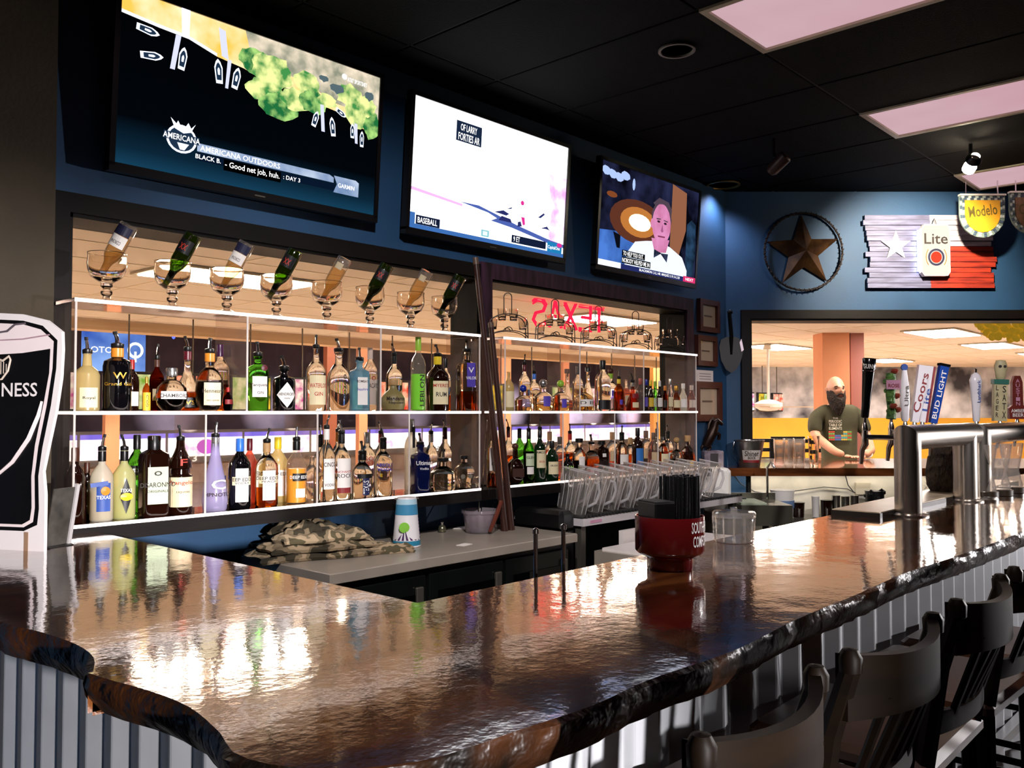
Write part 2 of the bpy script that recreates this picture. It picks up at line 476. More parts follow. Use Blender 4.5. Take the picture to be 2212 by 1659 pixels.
# big column behind the bearded man, square to the lanes
ca = onD(1777, 780, 11.2)
co = MB().box(0, 0.345, 0, ZA, -0.35, 0, frame((ca.x, ca.y, 0), RT, (0, 0, 1)))
tag(co.build('support_column', ORA), 'broad orange column rising behind the bearded man', 'column', 'concourse columns')
cb = onD(1838, 780, 11.25)  # second face of the same column, its darker tone given as colour
tag(MB().box(0, 0.17, 0, ZA, -0.3, 0, frame((cb.x, cb.y, 0), RT, (0, 0, 1))).build('support_column', mat('mauve column side', '#a86a5e', 0.7)),
    'narrow mauve side face of the broad orange column', 'column', 'concourse columns')
# masking units at the end of the lanes
MW = glow('white masking graphic', '#fff6ff', 1.3, col2='#e6c0f2', scale=3.0, lo=0.36, hi=0.46)
MP = glow('violet masking band', '#6a5ce0', 0.8, col2='#a58df0', scale=1.2)
MF = mat('grey masking frame', '#8d8580', 0.5)
mm1 = MB().box(0.04, 2.16, 0, 0.02, 0.30, 0.80).mesh('graphic', MW)
mm2 = MB().box(0.04, 2.16, 0.0, 0.02, 0.80, 0.92).mesh('band', MP)
mf = MB().box(0, 2.2, 0.02, 0.1, 0.14, 1.0).mesh('frame', MF)
NUM = mat('white number print', '#f0f0f0', 0.5, emit='#ffffff', es=0.8)
PINKB = glow('pink ball print', '#c05ad0', 1.0)
for k in range(-3, 18):
    x = 8.56 + 2.2 * k
    num_ = str(15 - 2 * k if 15 - 2 * k > 0 else 20 + k)
    o = thing('lane_masking_unit', ('glowing violet and white masking panel numbered %s at the end of the lanes' % num_) if k in (0, 1, 2, 3, 5) else 'glowing violet and white masking panel without a number at the lanes end', 'masking panel', T(x, 22.0, 0.0), 'lane masking panels')
    obj('graphic', mm1, o); obj('band', mm2, o); obj('frame', mf, o)
    nn = 19 - 2 * k if 19 - 2 * k > 0 else 40 + k
    if k in (0, 1, 2, 3, 5):
        text(str(15 - 2 * k if 15 - 2 * k > 0 else 20 + k), 0.26, 0.17, NUM, o, WALLM(0.7, -0.005, 0.25))
        if k == 1: cxy = [(0.28 * math.cos(a * math.pi / 8), 0.2 * math.sin(a * math.pi / 8)) for a in range(16)]
        if k == 1: MB().flat(cxy, 0, WALLM(1.1, -0.004, 0.55)).build('ball_print', PINKB, o)
# pin decks under the masking: dark mouths with white pins hinted
struct('trim_pin_deck', MB().box(-4, 50, 22.2, 23.1, -0.4, 0.16), mat('pale pin deck', '#ecd8c4', 0.6, col2='#b08c74', scale=1.4))
# wash lights on the dark lane wall
for px, zz, en in ((380, 1.5, 300), (600, 1.5, 320), (905, 1.5, 300), (1120, 1.5, 700), (1250, 1.5, 900), (1290, 1.5, 900), (1375, 1.5, 1100)):
    p = onY(px, 888, 22.8)
    ld = bpy.data.lights.new('lane_wash', 'SPOT'); ld.energy = en; ld.color = (0.9, 0.93, 1.0); ld.spot_size = 1.0; ld.spot_blend = 1.0
    lo = bpy.data.objects.new('lane_wash', ld); COL.objects.link(lo); lo.location = (p.x, 21.2, 1.2)
    lo.rotation_euler = (Vector((0, 1, 0.15))).to_track_quat('-Z', 'Y').to_euler()
# overhead scoring monitors
PIC = [glow('scoring screen yellow', '#f3c83a', .8, col2='#4a5a20', scale=9), glow('scoring screen red', '#e0402a', .8, col2='#f4d0b0', scale=9),
       glow('scoring screen green', '#7aa83a', .75, col2='#f2e6c0', scale=8), glow('scoring screen white', '#f6eee0', .85, col2='#c0408a', scale=10)]
BLK = mat('black plastic', '#0c0c0d', 0.35, var=0.2, scale=10)
GRY = mat('grey bracket metal', '#6d675f', 0.4, 0.7)
mon_case = MB().box(-0.26, 0.26, 0.0, 0.06, 0.0, 0.42, ch=0.008).mesh('case', BLK)
mon_rod = MB().box(-0.006, 0.006, 0.03, 0.045, 0.42, ZA - 1.49).mesh('hanger', GRY)
half = [MB().box(-0.24, -0.01, -0.004, 0.002, 0.03, 0.39).mesh('picture', m) for m in PIC]
half2 = [MB().box(0.02, 0.24, -0.004, 0.002, 0.03, 0.39).mesh('picture', m) for m in PIC]
for k in range(34):
    x = 1.2 + 0.70 * k
    o = thing('scoring_monitor', 'black hanging scoring monitor with a bright split picture over the lanes', 'monitor', T(x, 9.0, 1.49), 'scoring monitors')
    obj('case', mon_case, o); obj('hanger', mon_rod, o)
    obj('picture', half[k % 4], o); obj('picture', half2[(k * 7 + 2) % 4], o)
# translucent projection screen seen from behind
a = onY(176, 800, 14); b = onY(315, 712, 14)
o = thing('projection_screen', 'blue translucent projection screen with a mirrored logo behind the dark bottles', 'screen', T((a.x + b.x) / 2, 14, (a.z + b.z) / 2))
W_, H_ = abs(b.x - a.x), abs(b.z - a.z)
MB().box(-W_ / 2, W_ / 2, 0, 0.02, -H_ / 2, H_ / 2).build('screen_cloth', glow('blue screen glow', '#7fa6ee', 0.9, col2='#2c4fae', scale=1.3), o)
WT = glow('white screen print', '#eef4ff', 1.0)
text('PROTO', W_ * 0.5, H_ * 0.14, WT, o, WALLM(-W_ * 0.12, -0.01, -0.02 * H_), mirror=True)
rg = MB().tube([(W_ * 0.33 + 0.11 * math.cos(t * math.pi / 8), -0.01, 0.11 * math.sin(t * math.pi / 8)) for t in range(16)], 0.022, 6, closed=True)
rg.box(W_ * 0.33 - 0.015, W_ * 0.33 + 0.015, -0.02, 0, -0.19, -0.02)
rg.build('ring_logo', WT, o)
MB().box(-W_ / 2 - 0.05, W_ / 2 + 0.05, 0.0, 0.08, H_ / 2, H_ / 2 + 0.1).build('roller', BLK, o)
MB().box(-0.01, 0.01, 0.03, 0.05, H_ / 2 + 0.1, 3.7 - (a.z + b.z) / 2).build('hanger', GRY, o)
# benches on the lane side
CRM = mat('cream laminate', '#e6d3bb', 0.4, var=0.1, scale=3)
for px, Y, i in ((150, 8.2, 0), (345, 7.6, 1), (500, 8.4, 2), (662, 7.5, 3), (862, 7.6, 4), (1010, 8.2, 5), (1200, 8.4, 6), (1330, 8.2, 7)):
    p = onY(px, 1000, Y)
    o = thing('lane_table', 'cream laminate lane table down by the bowling lanes', 'table', T(p.x, Y, -0.4), 'lane tables')
    MB().box(-0.5, 0.5, -0.3, 0.3, 0.70, 0.75, ch=0.01).build('table_top', CRM, o)
    for sx in (-0.42, 0.42):
        for sy in (-0.24, 0.24): MB().box(sx - 0.03, sx + 0.03, sy - 0.03, sy + 0.03, 0, 0.70).build('leg', GRY, o)
    ball = MB().box(-0.12, 0.42, -0.2, 0.2, 0.75, 0.92, ch=0.03).build('console', mat('white console', '#f2ece2', 0.4, var=0.05), o)
# ceiling fan beyond the right window
p = onD(1659, 790, 13.0)
o = thing('ceiling_fan', 'white ceiling fan on a long rod beyond the angled window', 'fan', T(p.x, p.y, 1.56))
WHT = mat('white enamel', '#e9e4da', 0.4, var=0.08)
MB().tube([(0, 0, 0.1), (0, 0, ZA - 1.56)], 0.02, 8).build('rod', WHT, o, True)
MB().lathe([(0.02, -0.06), (0.12, -0.05), (0.2, 0.0), (0.2, 0.05), (0.1, 0.1), (0.02, 0.11)], 16).build('motor', WHT, o, True)
for k in range(4):
    MB().box(0.18, 0.75, -0.07, 0.07, -0.005, 0.008).build('blade', mat('pale fan blade', '#cbb69a', 0.5), o, M=RZ(k * math.pi / 2 + 0.4))
MB().lathe([(0.08, -0.06), (0.06, 0), (0.02, 0.03)], 12).build('ceiling_cup', WHT, o, True, T(0, 0, ZA - 1.56 - 0.03))
# red neon lettering hanging beyond the second bottle window, read from behind
NEON = glow('red neon tube', '#ff1838', 1.6)
p0 = onY(1152, 690, 5.1); p1 = onY(1312, 690, 5.1)
cz = onY(1232, 682, 5.1).z
o = thing('neon_sign', 'red neon word sign seen from behind above the shot glass racks', 'neon sign', T((p0.x + p1.x) / 2, 5.1, cz))
hw = (p1.x - p0.x) / 2
LET = {'T': [[(0, 1), (1, 1)], [(.5, 1), (.5, 0)]], 'E': [[(1, 1), (0, 1), (0, 0), (1, 0)], [(0, .5), (.8, .5)]],
       'X': [[(0, 0), (1, 1)], [(0, 1), (1, 0)]], 'A': [[(0, 0), (.5, 1), (1, 0)], [(.2, .4), (.8, .4)]],
       'S': [[(1, .85), (.7, 1), (.3, 1), (0, .8), (.2, .55), (.8, .45), (1, .2), (.7, 0), (.3, 0), (0, .15)]]}
for i, ch in enumerate('SAXET'):
    x0 = -hw + i * 2 * hw / 5
    lw = 2 * hw / 5 * 0.78
    t = MB()
    for st in LET[ch]:
        t.tube([(x0 + lw * (1 - q[0]), 0, (q[1] - 0.5) * 0.25) for q in st], 0.016, 6)
        t.tube([(x0 + lw * (1 - q[0]) + 0.03, 0.03, (q[1] - 0.5) * 0.20) for q in st], 0.009, 6)
    t.build('neon_letter', NEON, o, True)
MB().box(-hw - 0.05, hw + 0.05, 0.06, 0.07, 0.19, 0.2).box(-hw - 0.05, hw + 0.05, 0.06, 0.07, -0.2, -0.19).build('backing_bars', GRY, o)
for sx in (-hw, hw): MB().box(sx - 0.004, sx + 0.004, 0.06, 0.07, 0.2, ZA - cz).build('hanger', GRY, o)
# string of little blue bulbs in the dark
BB = glow('blue bulb', '#3040ff', 4.0)
for i, (px, py) in enumerate(((250, 689), (302, 717), (326, 705), (343, 702), (375, 728), (158, 618), (590, 708), (1180, 755), (1265, 765), (1318, 770))):
    p = onY(px, py, 11.0)
    o = MB().lathe([(0.0, -0.03), (0.022, -0.01), (0.022, 0.01), (0.0, 0.03)], 8).box(-.002, .002, -.002, .002, .02, 3.7 - p.z).build('light_bulb', BB, None, True, T(*p))
    tag(o, 'tiny blue bulb in the dark lane area behind the bottles', 'bulb', 'blue string bulbs')

# ================================================================== TELEVISIONS
BEZ = mat('black tv bezel', '#08080a', 0.3, var=0.2, scale=12)
def tv(pxl, pxr, pyb, lbl, W, H=0.725):
    bl = onY(pxl, pyb[0], 3.40); br = onY(pxr, pyb[1], 3.40)
    cx = (bl.x + br.x) / 2; zb = (bl.z + br.z) / 2
    W = br.x - bl.x
    tilt = math.radians(4.0)
    M = T(cx, 3.40, zb) @ Matrix.Rotation(tilt, 4, 'X')
    o = thing('television', lbl, 'television', M, 'wall televisions')
    f = MB(); b = 0.022
    f.box(-W / 2, W / 2, -0.012, 0.03, 0, b + 0.012).box(-W / 2, W / 2, -0.012, 0.03, H - b, H)
    f.box(-W / 2, -W / 2 + b, -0.012, 0.03, b, H - b).box(W / 2 - b, W / 2, -0.012, 0.03, b, H - b)
    f.box(-W / 2 + 0.01, W / 2 - 0.01, 0.005, 0.035, 0.01, H - 0.01)
    f.build('bezel', BEZ, o)
    MB().box(-W * 0.3, W * 0.3, 0.035, 0.06, 0.15, H - 0.2).build('tv_housing', BLK, o)
    m = MB().box(-0.1, 0.1, 0.06, 0.125, 0.30, 0.48); m.build('wall_bracket', GRY, o)
    MB().box(-0.025, 0.025, -0.0135, -0.012, 0.012, 0.018).build('maker_badge', GRY, o)
    sw, sh = W - 2 * b, H - 2 * b - 0.012
    S = WALLM(-sw / 2, -0.004, b + 0.012)                 # screen frame: x right, y up, z out of the glass
    return o, S, sw, sh
class Pic:
    """Flat pieces of a picture on a lit screen, in 0..1 screen coordinates, each layer a hair in front of the last."""
    def __init__(s, scr, S, w, h): s.p = scr; s.S = S; s.w = w; s.h = h; s.n = 1
    def z(s): s.n += 1; return s.n * 0.00025
    def poly(s, pts, m, name='picture_patch'):
        z = s.z()
        return MB().flat([(x * s.w, y * s.h) for x, y in pts], z, s.S).build(name, m, s.p)
    def rect(s, x0, x1, y0, y1, m, name='picture_patch'): return s.poly([(x0, y0), (x1, y0), (x1, y1), (x0, y1)], m, name)
    def blob(s, cx, cy, rx, ry, m, n=18, wob=0.0, seed=1, name='picture_patch'):
        r = random.Random(seed)
        k = s.w / s.h
        return s.poly([(cx + rx * (1 + wob * r.uniform(-1, 1)) * math.cos(2 * math.pi * i / n), cy + ry * (1 + wob * r.uniform(-1, 1)) * math.sin(2 * math.pi * i / n)) for i in range(n)], m, name)
    def txt(s, st, cx, cy, wd, ht, m, slant=0):
        z = s.z()
        return text(st, wd * s.w, ht * s.h, m, s.p, s.S @ T(cx * s.w, cy * s.h, z), slant=slant)
def screen(o, S, sw, sh, m):
    return MB().flat([(0, 0), (sw, 0), (sw, sh), (0, sh)], 0.0, S).build('screen', m, o)
G = lambda n, c, s=1.0, **k: glow('tv ' + n, c, s * L_TV, **k)
# -- first television: aerial shore with boats
o, S, sw, sh = tv(232, 812, (372, 478), 'largest-looking television over the goblets showing a shoreline with moored boats', 1.29)
def grad(name, stops, axis=1):
    m, nt, p, out = new_mat(name); nt.nodes.remove(p)
    tc = nt.nodes.new('ShaderNodeTexCoord'); sp = nt.nodes.new('ShaderNodeSeparateXYZ')
    nt.links.new(tc.outputs['Generated'], sp.inputs[0])
    r = nt.nodes.new('ShaderNodeValToRGB')
    el = r.color_ramp.elements
    while len(el) < len(stops): el.new(0.5)
    for e, (ps, c) in zip(el, stops): e.position = ps; e.color = (*srgb(c), 1)
    nt.links.new(sp.outputs[axis], r.inputs['Fac'])
    e = nt.nodes.new('ShaderNodeEmission'); e.inputs[1].default_value = L_TV
    nt.links.new(r.outputs['Color'], e.inputs[0]); nt.links.new(e.outputs[0], out.inputs[0])
    return m
sc = screen(o, S, sw, sh, grad('tv dark water', [(0.0, '#123a52'), (0.1, '#0a2233'), (0.28, '#020509'), (1.0, '#010203')], 2))
P = Pic(sc, S, sw, sh)
LAND = G('land', '#f6b94e', 1.15, col2='#fbe3b8', scale=7)
P.poly([(0, 1), (1, 1), (1, .60), (.93, .60), (.85, .66), (.72, .68), (.62, .72), (.5, .72), (.42, .76), (.32, .78), (.22, .83), (.12, .84), (0, .86)], LAND)
P.poly([(.42, 1), (1, 1), (1, .7), (.8, .72), (.66, .8), (.52, .82), (.44, .88)], G('haze land', '#e9d9c0', 1.0, col2='#8a8d7a', scale=12))
P.poly([(0, .86), (.12, .84), (.22, .83), (.32, .78), (.32, .80), (.22, .85), (.12, .86), (0, .88)], G('shore', '#dfe6f5', 1.1))
TREE = G('tree', '#e8f09a', 1.05, col2='#3f8a46', scale=16, lo=0.38, hi=0.6)
TREE2 = G('tree dark', '#a6d478', 1.0, col2='#1f6b3a', scale=18, lo=0.4, hi=0.62)
for i, (x, y, rx, ry) in enumerate([(.46, .83, .06, .08), (.53, .80, .08, .11), (.50, .66, .07, .08), (.56, .58, .075, .085), (.63, .66, .06, .08), (.67, .80, .06, .07),
                                    (.70, .68, .06, .08), (.86, .80, .06, .08), (.90, .68, .06, .09), (.97, .64, .04, .10), (.76, .72, .04, .05), (.93, .76, .06, .07)]):
    P.blob(x, y, rx, ry, TREE if i % 3 else TREE2, 20, 0.16, i + 3, 'tree_print')
for x, y, rx, ry in ((.80, .82, .03, .03), (.95, .84, .02, .03), (.74, .86, .02, .02)): P.blob(x, y, rx, ry, G('rock', '#566a70', 0.9), 12, 0.3, 5)
BW = G('boat white', '#eaf0ff', 1.2); BD = G('boat dark', '#22364e', 0.8); DK = G('dock lilac', '#cdd0ee', 1.1)
P.poly([(.19, 1.0), (.22, 1.0), (.22, .83), (.195, .83)], BW); P.poly([(.175, .83), (.193, .83), (.176, .62), (.160, .62)], DK, 'dock_print')
P.poly([(.32, .96), (.345, .95), (.36, .78), (.335, .79)], DK, 'dock_print'); P.poly([(.357, .78), (.371, .78), (.363, .60), (.352, .60)], DK, 'dock_print')
P.poly([(.73, .68), (.745, .68), (.755, .50), (.74, .50)], DK, 'dock_print'); P.poly([(.885, .62), (.9, .62), (.905, .48), (.893, .48)], DK, 'dock_print')
def boat(cx, cy, l, wd, ang):
    c, s_ = math.cos(ang), math.sin(ang)
    k = sw / sh
    def mk(f):
        q = [(-.5, -.4), (-.5, .4), (.15, .5), (.38, .28), (.5, 0), (.38, -.28), (.15, -.5)]
        return [(cx + (x * l * c - y * wd * s_) * f, cy + (x * l * s_ + y * wd * c) * k * f) for x, y in q]
    P.poly(mk(1.0), BW, 'boat_print'); P.poly(mk(0.72), BD, 'boat_print')
    P.poly([(x * .3 + cx * .7, y * .3 + cy * .7) for x, y in mk(1)], BW, 'boat_print')
for a in ((.085, .80, .075, .026, -.1), (.10, .66, .075, .026, .15), (.20, .70, .075, .028, 1.45), (.325, .69, .08, .030, 1.7), (.39, .68, .075, .028, 1.4), (.71, .57, .06, .024, 1.3), (.785, .55, .07, .025, 1.75),
          (.82, .66, .05, .02, -.4), (.875, .56, .055, .020, 1.6), (.92, .52, .06, .020, 1.6)): boat(*a)
WTX = G('white text', '#ffffff', 1.2)
BARB = G('caption bar blue', '#5f7fae', 0.9, col2='#c9d8ee', scale=5)
P.poly([(.26, .215), (.78, .215), (.80, .20), (.80, .165), (.26, .165)], BARB, 'caption_bar')
P.poly([(.26, .16), (.80, .16), (.82, .145), (.82, .11), (.26, .11)], G('caption dark', '#0b1a30', 0.7), 'caption_bar')
P.poly([(.80, .215), (.90, .215), (.915, .20), (.915, .10), (.80, .10), (.815, .16)], BARB, 'caption_bar')
P.txt('AMERICANA OUTDOORS', .42, .19, .30, .034, WTX); P.txt('BLACK B.', .30, .135, .09, .028, WTX); P.txt(': DAY 3', .62, .127, .07, .028, WTX)
P.rect(.355, .575, .085, .155, G('caption black', '#000000', 1.0), 'caption_bar'); P.txt('- Good net job, huh.', .465, .12, .21, .048, WTX)
P.txt('GARMIN', .857, .155, .075, .03, WTX); P.txt('AT&T SPORTSNET', .885, .905, .09, .03, WTX); P.blob(.825, .915, .012, .02, WTX)
P.blob(.205, .215, .052, .085, BW, 20); P.blob(.205, .215, .044, .072, BD, 20); P.rect(.145, .265, .20, .245, BD); P.txt('AMERICANA', .205, .222, .125, .036, WTX)
P.poly([(.18, .27), (.165, .33), (.185, .30), (.19, .32), (.20, .29), (.215, .29), (.225, .32), (.235, .29), (.25, .32), (.235, .265), (.21, .25)], BW, 'antler_print')
P.poly([(.19, .19), (.23, .19), (.215, .15), (.20, .15)], BW)
# -- second television: bright baseball field
o, S, sw, sh = tv(873, 1218, (510, 565), 'middle television glowing almost white with a baseball game', 1.27)
sc = screen(o, S, sw, sh, glow('tv white field', '#ffffff', 1.9 * L_TV))
P = Pic(sc, S, sw, sh)
FB = G('field blue', '#4a5fa8', 1.0); PK = G('field pink', '#e59af0', 1.3, col2='#ffffff', scale=9)
P.poly([(.86, .72), (1, .72), (1, .12), (.88, .13), (.9, .4)], PK); P.poly([(0, .315), (.3, .27), (.3, .25), (0, .29)], G('field pink line', '#d9a8d8', 1.2))
P.poly([(.28, .285), (.46, .25), (.52, .22), (.48, .19), (.62, .17), (.9, .10), (1, .09), (1, .12), (.9, .135), (.66, .20), (.52, .25), (.4, .29)], FB)
for q in ([(.5, .27), (.58, .26), (.6, .28), (.56, .3)], [(.53, .21), (.62, .21), (.61, .24), (.55, .25)], [(.66, .19), (.69, .2), (.68, .24), (.66, .23)],
          [(.8, .31), (.84, .36), (.85, .35), (.82, .31)], [(.82, .22), (.87, .25), (.89, .22), (.86, .225)], [(.58, .32), (.62, .345), (.61, .325)]): P.poly(q, G('player navy', '#2a2f68', 0.9))
P.blob(.685, .40, .012, .02, G('player red', '#d0308a', 1.1)); P.poly([(.68, .28), (.705, .28), (.71, .22), (.695, .21)], G('player red', '#d0308a', 1.1))
P.rect(.24, .395, .76, .92, G('caption navy', '#1c2a44', 0.8), 'caption_box'); P.txt('OF LARRY', .315, .875, .10, .055, WTX); P.txt('FORTIES AR', .318, .80, .13, .06, WTX)
P.rect(0, 1, 0, .035, G('ticker blue', '#3f6fb4', 0.9), 'ticker'); P.rect(0, .03, .03, .12, G('ticker blue', '#3f6fb4', 0.9), 'ticker')
P.rect(.035, .17, .035, .105, G('caption navy2', '#16203c', 0.8), 'ticker'); P.txt('BASEBALL', .10, .07, .11, .045, WTX)
P.rect(.42, .47, .045, .10, G('ticker aqua', '#7fc0c8', 1.0), 'ticker'); P.rect(.43, .46, .055, .09, G('ticker pale', '#d8eef0', 1.1), 'ticker')
P.rect(.62, .865, .045, .11, G('caption navy2', '#16203c', 0.8), 'ticker'); P.txt('9 ET', .655, .078, .045, .045, WTX)
P.rect(.875, .985, .03, .12, G('logo blue', '#1f7ab0', 1.0), 'ticker'); P.txt('CapitalOne', .925, .07, .09, .04, WTX); P.blob(.965, .105, .02, .02, G('player red', '#d0308a', 1.1))
# -- third television: seated man in a white jacket
o, S, sw, sh = tv(1283, 1501, (577, 627), 'television by the corner showing a seated man in a pale jacket and bow tie', 1.22)
sc = screen(o, S, sw, sh, glow('tv studio dark', '#3a3f6a', 0.6 * L_TV, col2='#0a0a14', scale=3.5, lo=0.42, hi=0.75))
P = Pic(sc, S, sw, sh)
P.poly([(0, .34), (.15, .36), (.3, .33), (.42, .34), (.42, .0), (0, 0)], G('sofa blue', '#4d7fd6', 0.9, col2='#2a4c92', scale=5))
P.poly([(.13, .35), (.17, .20), (.2, .20), (.2, .33)], G('sofa gap', '#10131e', 0.6))
P.blob(.36, .5, .27, .22, G('lamp halo', '#6a3a2a', 0.7), 22); P.blob(.37, .5, .18, .15, G('lamp halo2', '#c07838', 0.9), 22); P.blob(.38, .5, .11, .085, G('lamp glow', '#fff0c0', 1.7), 18)
P.poly([(.70, 1), (.86, .95), (.87, .55), (.8, .25), (.7, .3)], G('wood panel', '#9a6448', 0.8))
P.poly([(.88, .62), (.93, .68), (.98, .64), (.99, .3), (.97, .05), (.88, .05)], G('chair slate', '#2c4a6a', 0.8, col2='#0d1620', scale=9))
for x in (.02, .08, .14, .2): P.blob(x + .02, .90 + .02 * math.sin(x * 40), .045, .04, G('ceiling lamps', '#a9c0f0', 1.0), 10, 0.2, 4)
P.blob(.30, .86, .014, .06, G('ceiling lamps', '#a9c0f0', 1.0), 10)
P.blob(.10, .70, .05, .03, G('red lamp', '#8a4a28', 0.8), 10)
JK = G('jacket', '#dfe8fb', 1.1); SK = G('face pink', '#d68ab8', 1.0, col2='#c07098', scale=8); HR = G('hair grey', '#5a4a58', 0.7)
P.poly([(.24, .0), (.27, .18), (.34, .30), (.45, .335), (.56, .36), (.70, .33), (.84, .25), (.90, .12), (.90, 0)], JK, 'jacket_print')
P.poly([(.52, .34), (.56, .22), (.64, .20), (.69, .30), (.66, .36)], G('shirt', '#ffffff', 1.1)); P.poly([(.50, .38), (.54, .24), (.66, .26), (.69, .40)], SK, 'neck_print')
P.blob(.595, .61, .105, .17, HR, 24, 0.04, 2, 'hair_print'); P.blob(.598, .545, .098, .21, SK, 26, 0.02, 3, 'face_print')
P.blob(.497, .53, .014, .05, SK, 10); P.poly([(.52, .72), (.58, .76), (.66, .74), (.695, .66), (.69, .60), (.70, .72), (.66, .79), (.56, .81), (.5, .74)], HR, 'hair_print')
P.blob(.565, .565, .016, .012, G('eye', '#3a2030', 0.7), 10); P.blob(.635, .56, .016, .012, G('eye', '#3a2030', 0.7), 10)
P.poly([(.54, .595), (.585, .60), (.585, .588), (.54, .582)], HR); P.poly([(.615, .595), (.66, .59), (.66, .578), (.615, .585)], HR)
P.poly([(.605, .55), (.618, .47), (.60, .46), (.59, .475)], G('nose shade', '#a45a86', 0.9)); P.poly([(.56, .42), (.64, .425), (.635, .41), (.565, .405)], G('mouth', '#8a3a5a', 0.8))
P.poly([(.53, .27), (.53, .18), (.60, .235), (.67, .16), (.68, .25), (.61, .245)], G('bow tie', '#3c4460', 0.8, col2='#151a2a', scale=40), 'bow_tie_print')
P.rect(0, .21, .0, .055, G('ticker white', '#f0f0ff', 1.2), 'ticker'); P.rect(.21, 1, .0, .05, G('ticker indigo', '#28306a', 0.8), 'ticker'); P.rect(.86, 1, 0, .06, G('ticker red', '#d0306a', 1.0), 'ticker')
P.rect(.215, .44, .13, .19, G('caption black', '#000000'), 'caption_box'); P.rect(.215, .50, .06, .125, G('caption black', '#000000'), 'caption_box')
P.txt('TO HELP YOU OUT.', .325, .16, .20, .045, WTX); P.txt('NOBODY HELPED ME IN', .355, .092, .27, .045, WTX)
P.txt('BLACKMON: 2-2, HR', .50, .025, .22, .03, WTX); P.txt('MARQUEZ: 3.1 IP, 5 H, 2 ER', .72, .025, .2, .03, WTX); P.txt('NEXT', .93, .03, .09, .03, WTX)

# ================================================================== ACRYLIC SHELVES
ACR = glass('clear acrylic panel', '#fbf6f3', 1.0, 0.03, haze=0.05, ior=1.4, hazecol='#fff2ee')
ACB = real_glass('clear acrylic board', '#fffaf7', 0.05, 1.45)
ACV = mat('pale acrylic upright edge', '#b8aca6', 0.4, emit='#fff0ea', es=0.08)  # faint emission makes the upright edges pale
ACE = mat('white lit acrylic edge', '#fff4f0', 0.4, emit='#fff0ea', es=0.9)  # board edges glow by emission put into the material
Y0S, Y1S = 3.22, 3.47
def shelf_unit(name, lbl, pxl, pxr, tops, mids, lows):
    xl = onY(pxl, 888, Y0S).x; xr = onY(pxr, 888, Y0S).x
    o = thing(name, lbl, 'shelf', T(xl, 0, 0))
    L = xr - xl
    for z in (1.10, 1.50, 1.90):
        s = MB().box(0, L, Y0S + 0.002, Y1S, z - 0.012, z).build('shelf_board', ACB, o)
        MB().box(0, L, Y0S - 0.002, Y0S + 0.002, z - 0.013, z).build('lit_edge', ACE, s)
    def div(px, z0, z1):
        x = (onY(px, 888, Y0S).x - xl) if px is not None else 0
        d = MB().box(x - 0.004, x + 0.004, Y0S + 0.002, Y1S, z0, z1).build('divider', ACR, o)
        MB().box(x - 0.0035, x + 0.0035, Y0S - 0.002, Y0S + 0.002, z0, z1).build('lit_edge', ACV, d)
    for p in mids: div(p, 1.50, 1.888)
    for p in lows: div(p, 1.10, 1.488)
    for p in (pxl + 3, pxr - 3): div(p, 1.50, 1.888); div(p, 1.10, 1.488)
    return o
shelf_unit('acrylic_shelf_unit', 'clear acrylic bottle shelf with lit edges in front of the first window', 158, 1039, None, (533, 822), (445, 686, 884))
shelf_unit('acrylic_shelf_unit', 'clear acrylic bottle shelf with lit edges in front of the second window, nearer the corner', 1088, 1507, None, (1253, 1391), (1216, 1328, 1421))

# ================================================================== BOTTLES
CLR = real_glass('clear bottle glass', '#fbf8f3', 0.02, 1.42)
GRN = real_glass('green bottle glass', '#96dc78', 0.03, 1.42)
OLG = glass('olive green beer glass', '#8ea23a', 1.0, 0.04, haze=0.12, hazecol='#5a7414', edge=2.5)
CLT = glass('thin clear glass', '#f8f4ee', 1.0, 0.03, haze=0.06, hazecol='#ffffff', edge=2.2)
BRN = real_glass('brown bottle glass', '#8a4412', 0.03, 1.42)
AMB = glass('amber spirit', '#e2923a', 0.4, 0.1, haze=0.08, hazecol='#b8641a')
GLD = glass('golden beer', '#fdeabc', 0.4, 0.1, haze=0.14, hazecol='#e8aa3a')
BLU = glass('pale blue gin glass', '#a8daf2', 1.0, 0.04, haze=0.35, hazecol='#9cd0ec')
DKG = mat('black bottle glass', '#08070a', 0.06, var=0.3, scale=6, spec=0.8)
DKB = mat('dark brown bottle glass', '#1d0a05', 0.06, var=0.3, scale=6, spec=0.8)
DGR = mat('dark green bottle glass', '#0c2410', 0.06, var=0.3, scale=6, spec=0.8)
NAV = mat('navy lacquered bottle', '#0d1440', 0.08, var=0.2, scale=6, spec=0.8)
FRO = glass('frosted bottle glass', '#f2eedc', 0.6, 0.3, haze=0.66, hazecol='#faf5e6')
FRY = glass('frosted lemon glass', '#eff0b4', 0.6, 0.3, haze=0.66, hazecol='#f4f2b4')
LIL = glass('lilac frosted glass', '#d4ccf4', 0.6, 0.25, haze=0.6, hazecol='#d6cef6')
CRB = glass('cream liqueur glass', '#f0d890', 0.6, 0.25, haze=0.7, hazecol='#f2dc9c')
TAN_ = mat('olive ceramic flask', '#8a7c4c', 0.45, var=0.25, scale=14)
WHI_L = mat('white paper label', '#efe9e4', 0.55, var=0.06, scale=20)
CRE_L = mat('cream paper label', '#e8d9b0', 0.55, var=0.08, scale=20)
BLU_L = mat('blue paper label', '#2c4fa0', 0.5, var=0.15, scale=12)
BLK_L = mat('black paper label', '#101014', 0.45, var=0.2)
PUR_L = mat('violet paper label', '#5a48b8', 0.5, var=0.15)
RED_L = mat('dark red paper label', '#8a1d22', 0.5, var=0.15)
PNK_L = mat('pink paper label', '#d89ab8', 0.5, var=0.15)
YEL_L = mat('yellow paper label', '#e8c23a', 0.5, var=0.1)
GRNL = mat('pale green paper label', '#c9d6b4', 0.5, var=0.1)
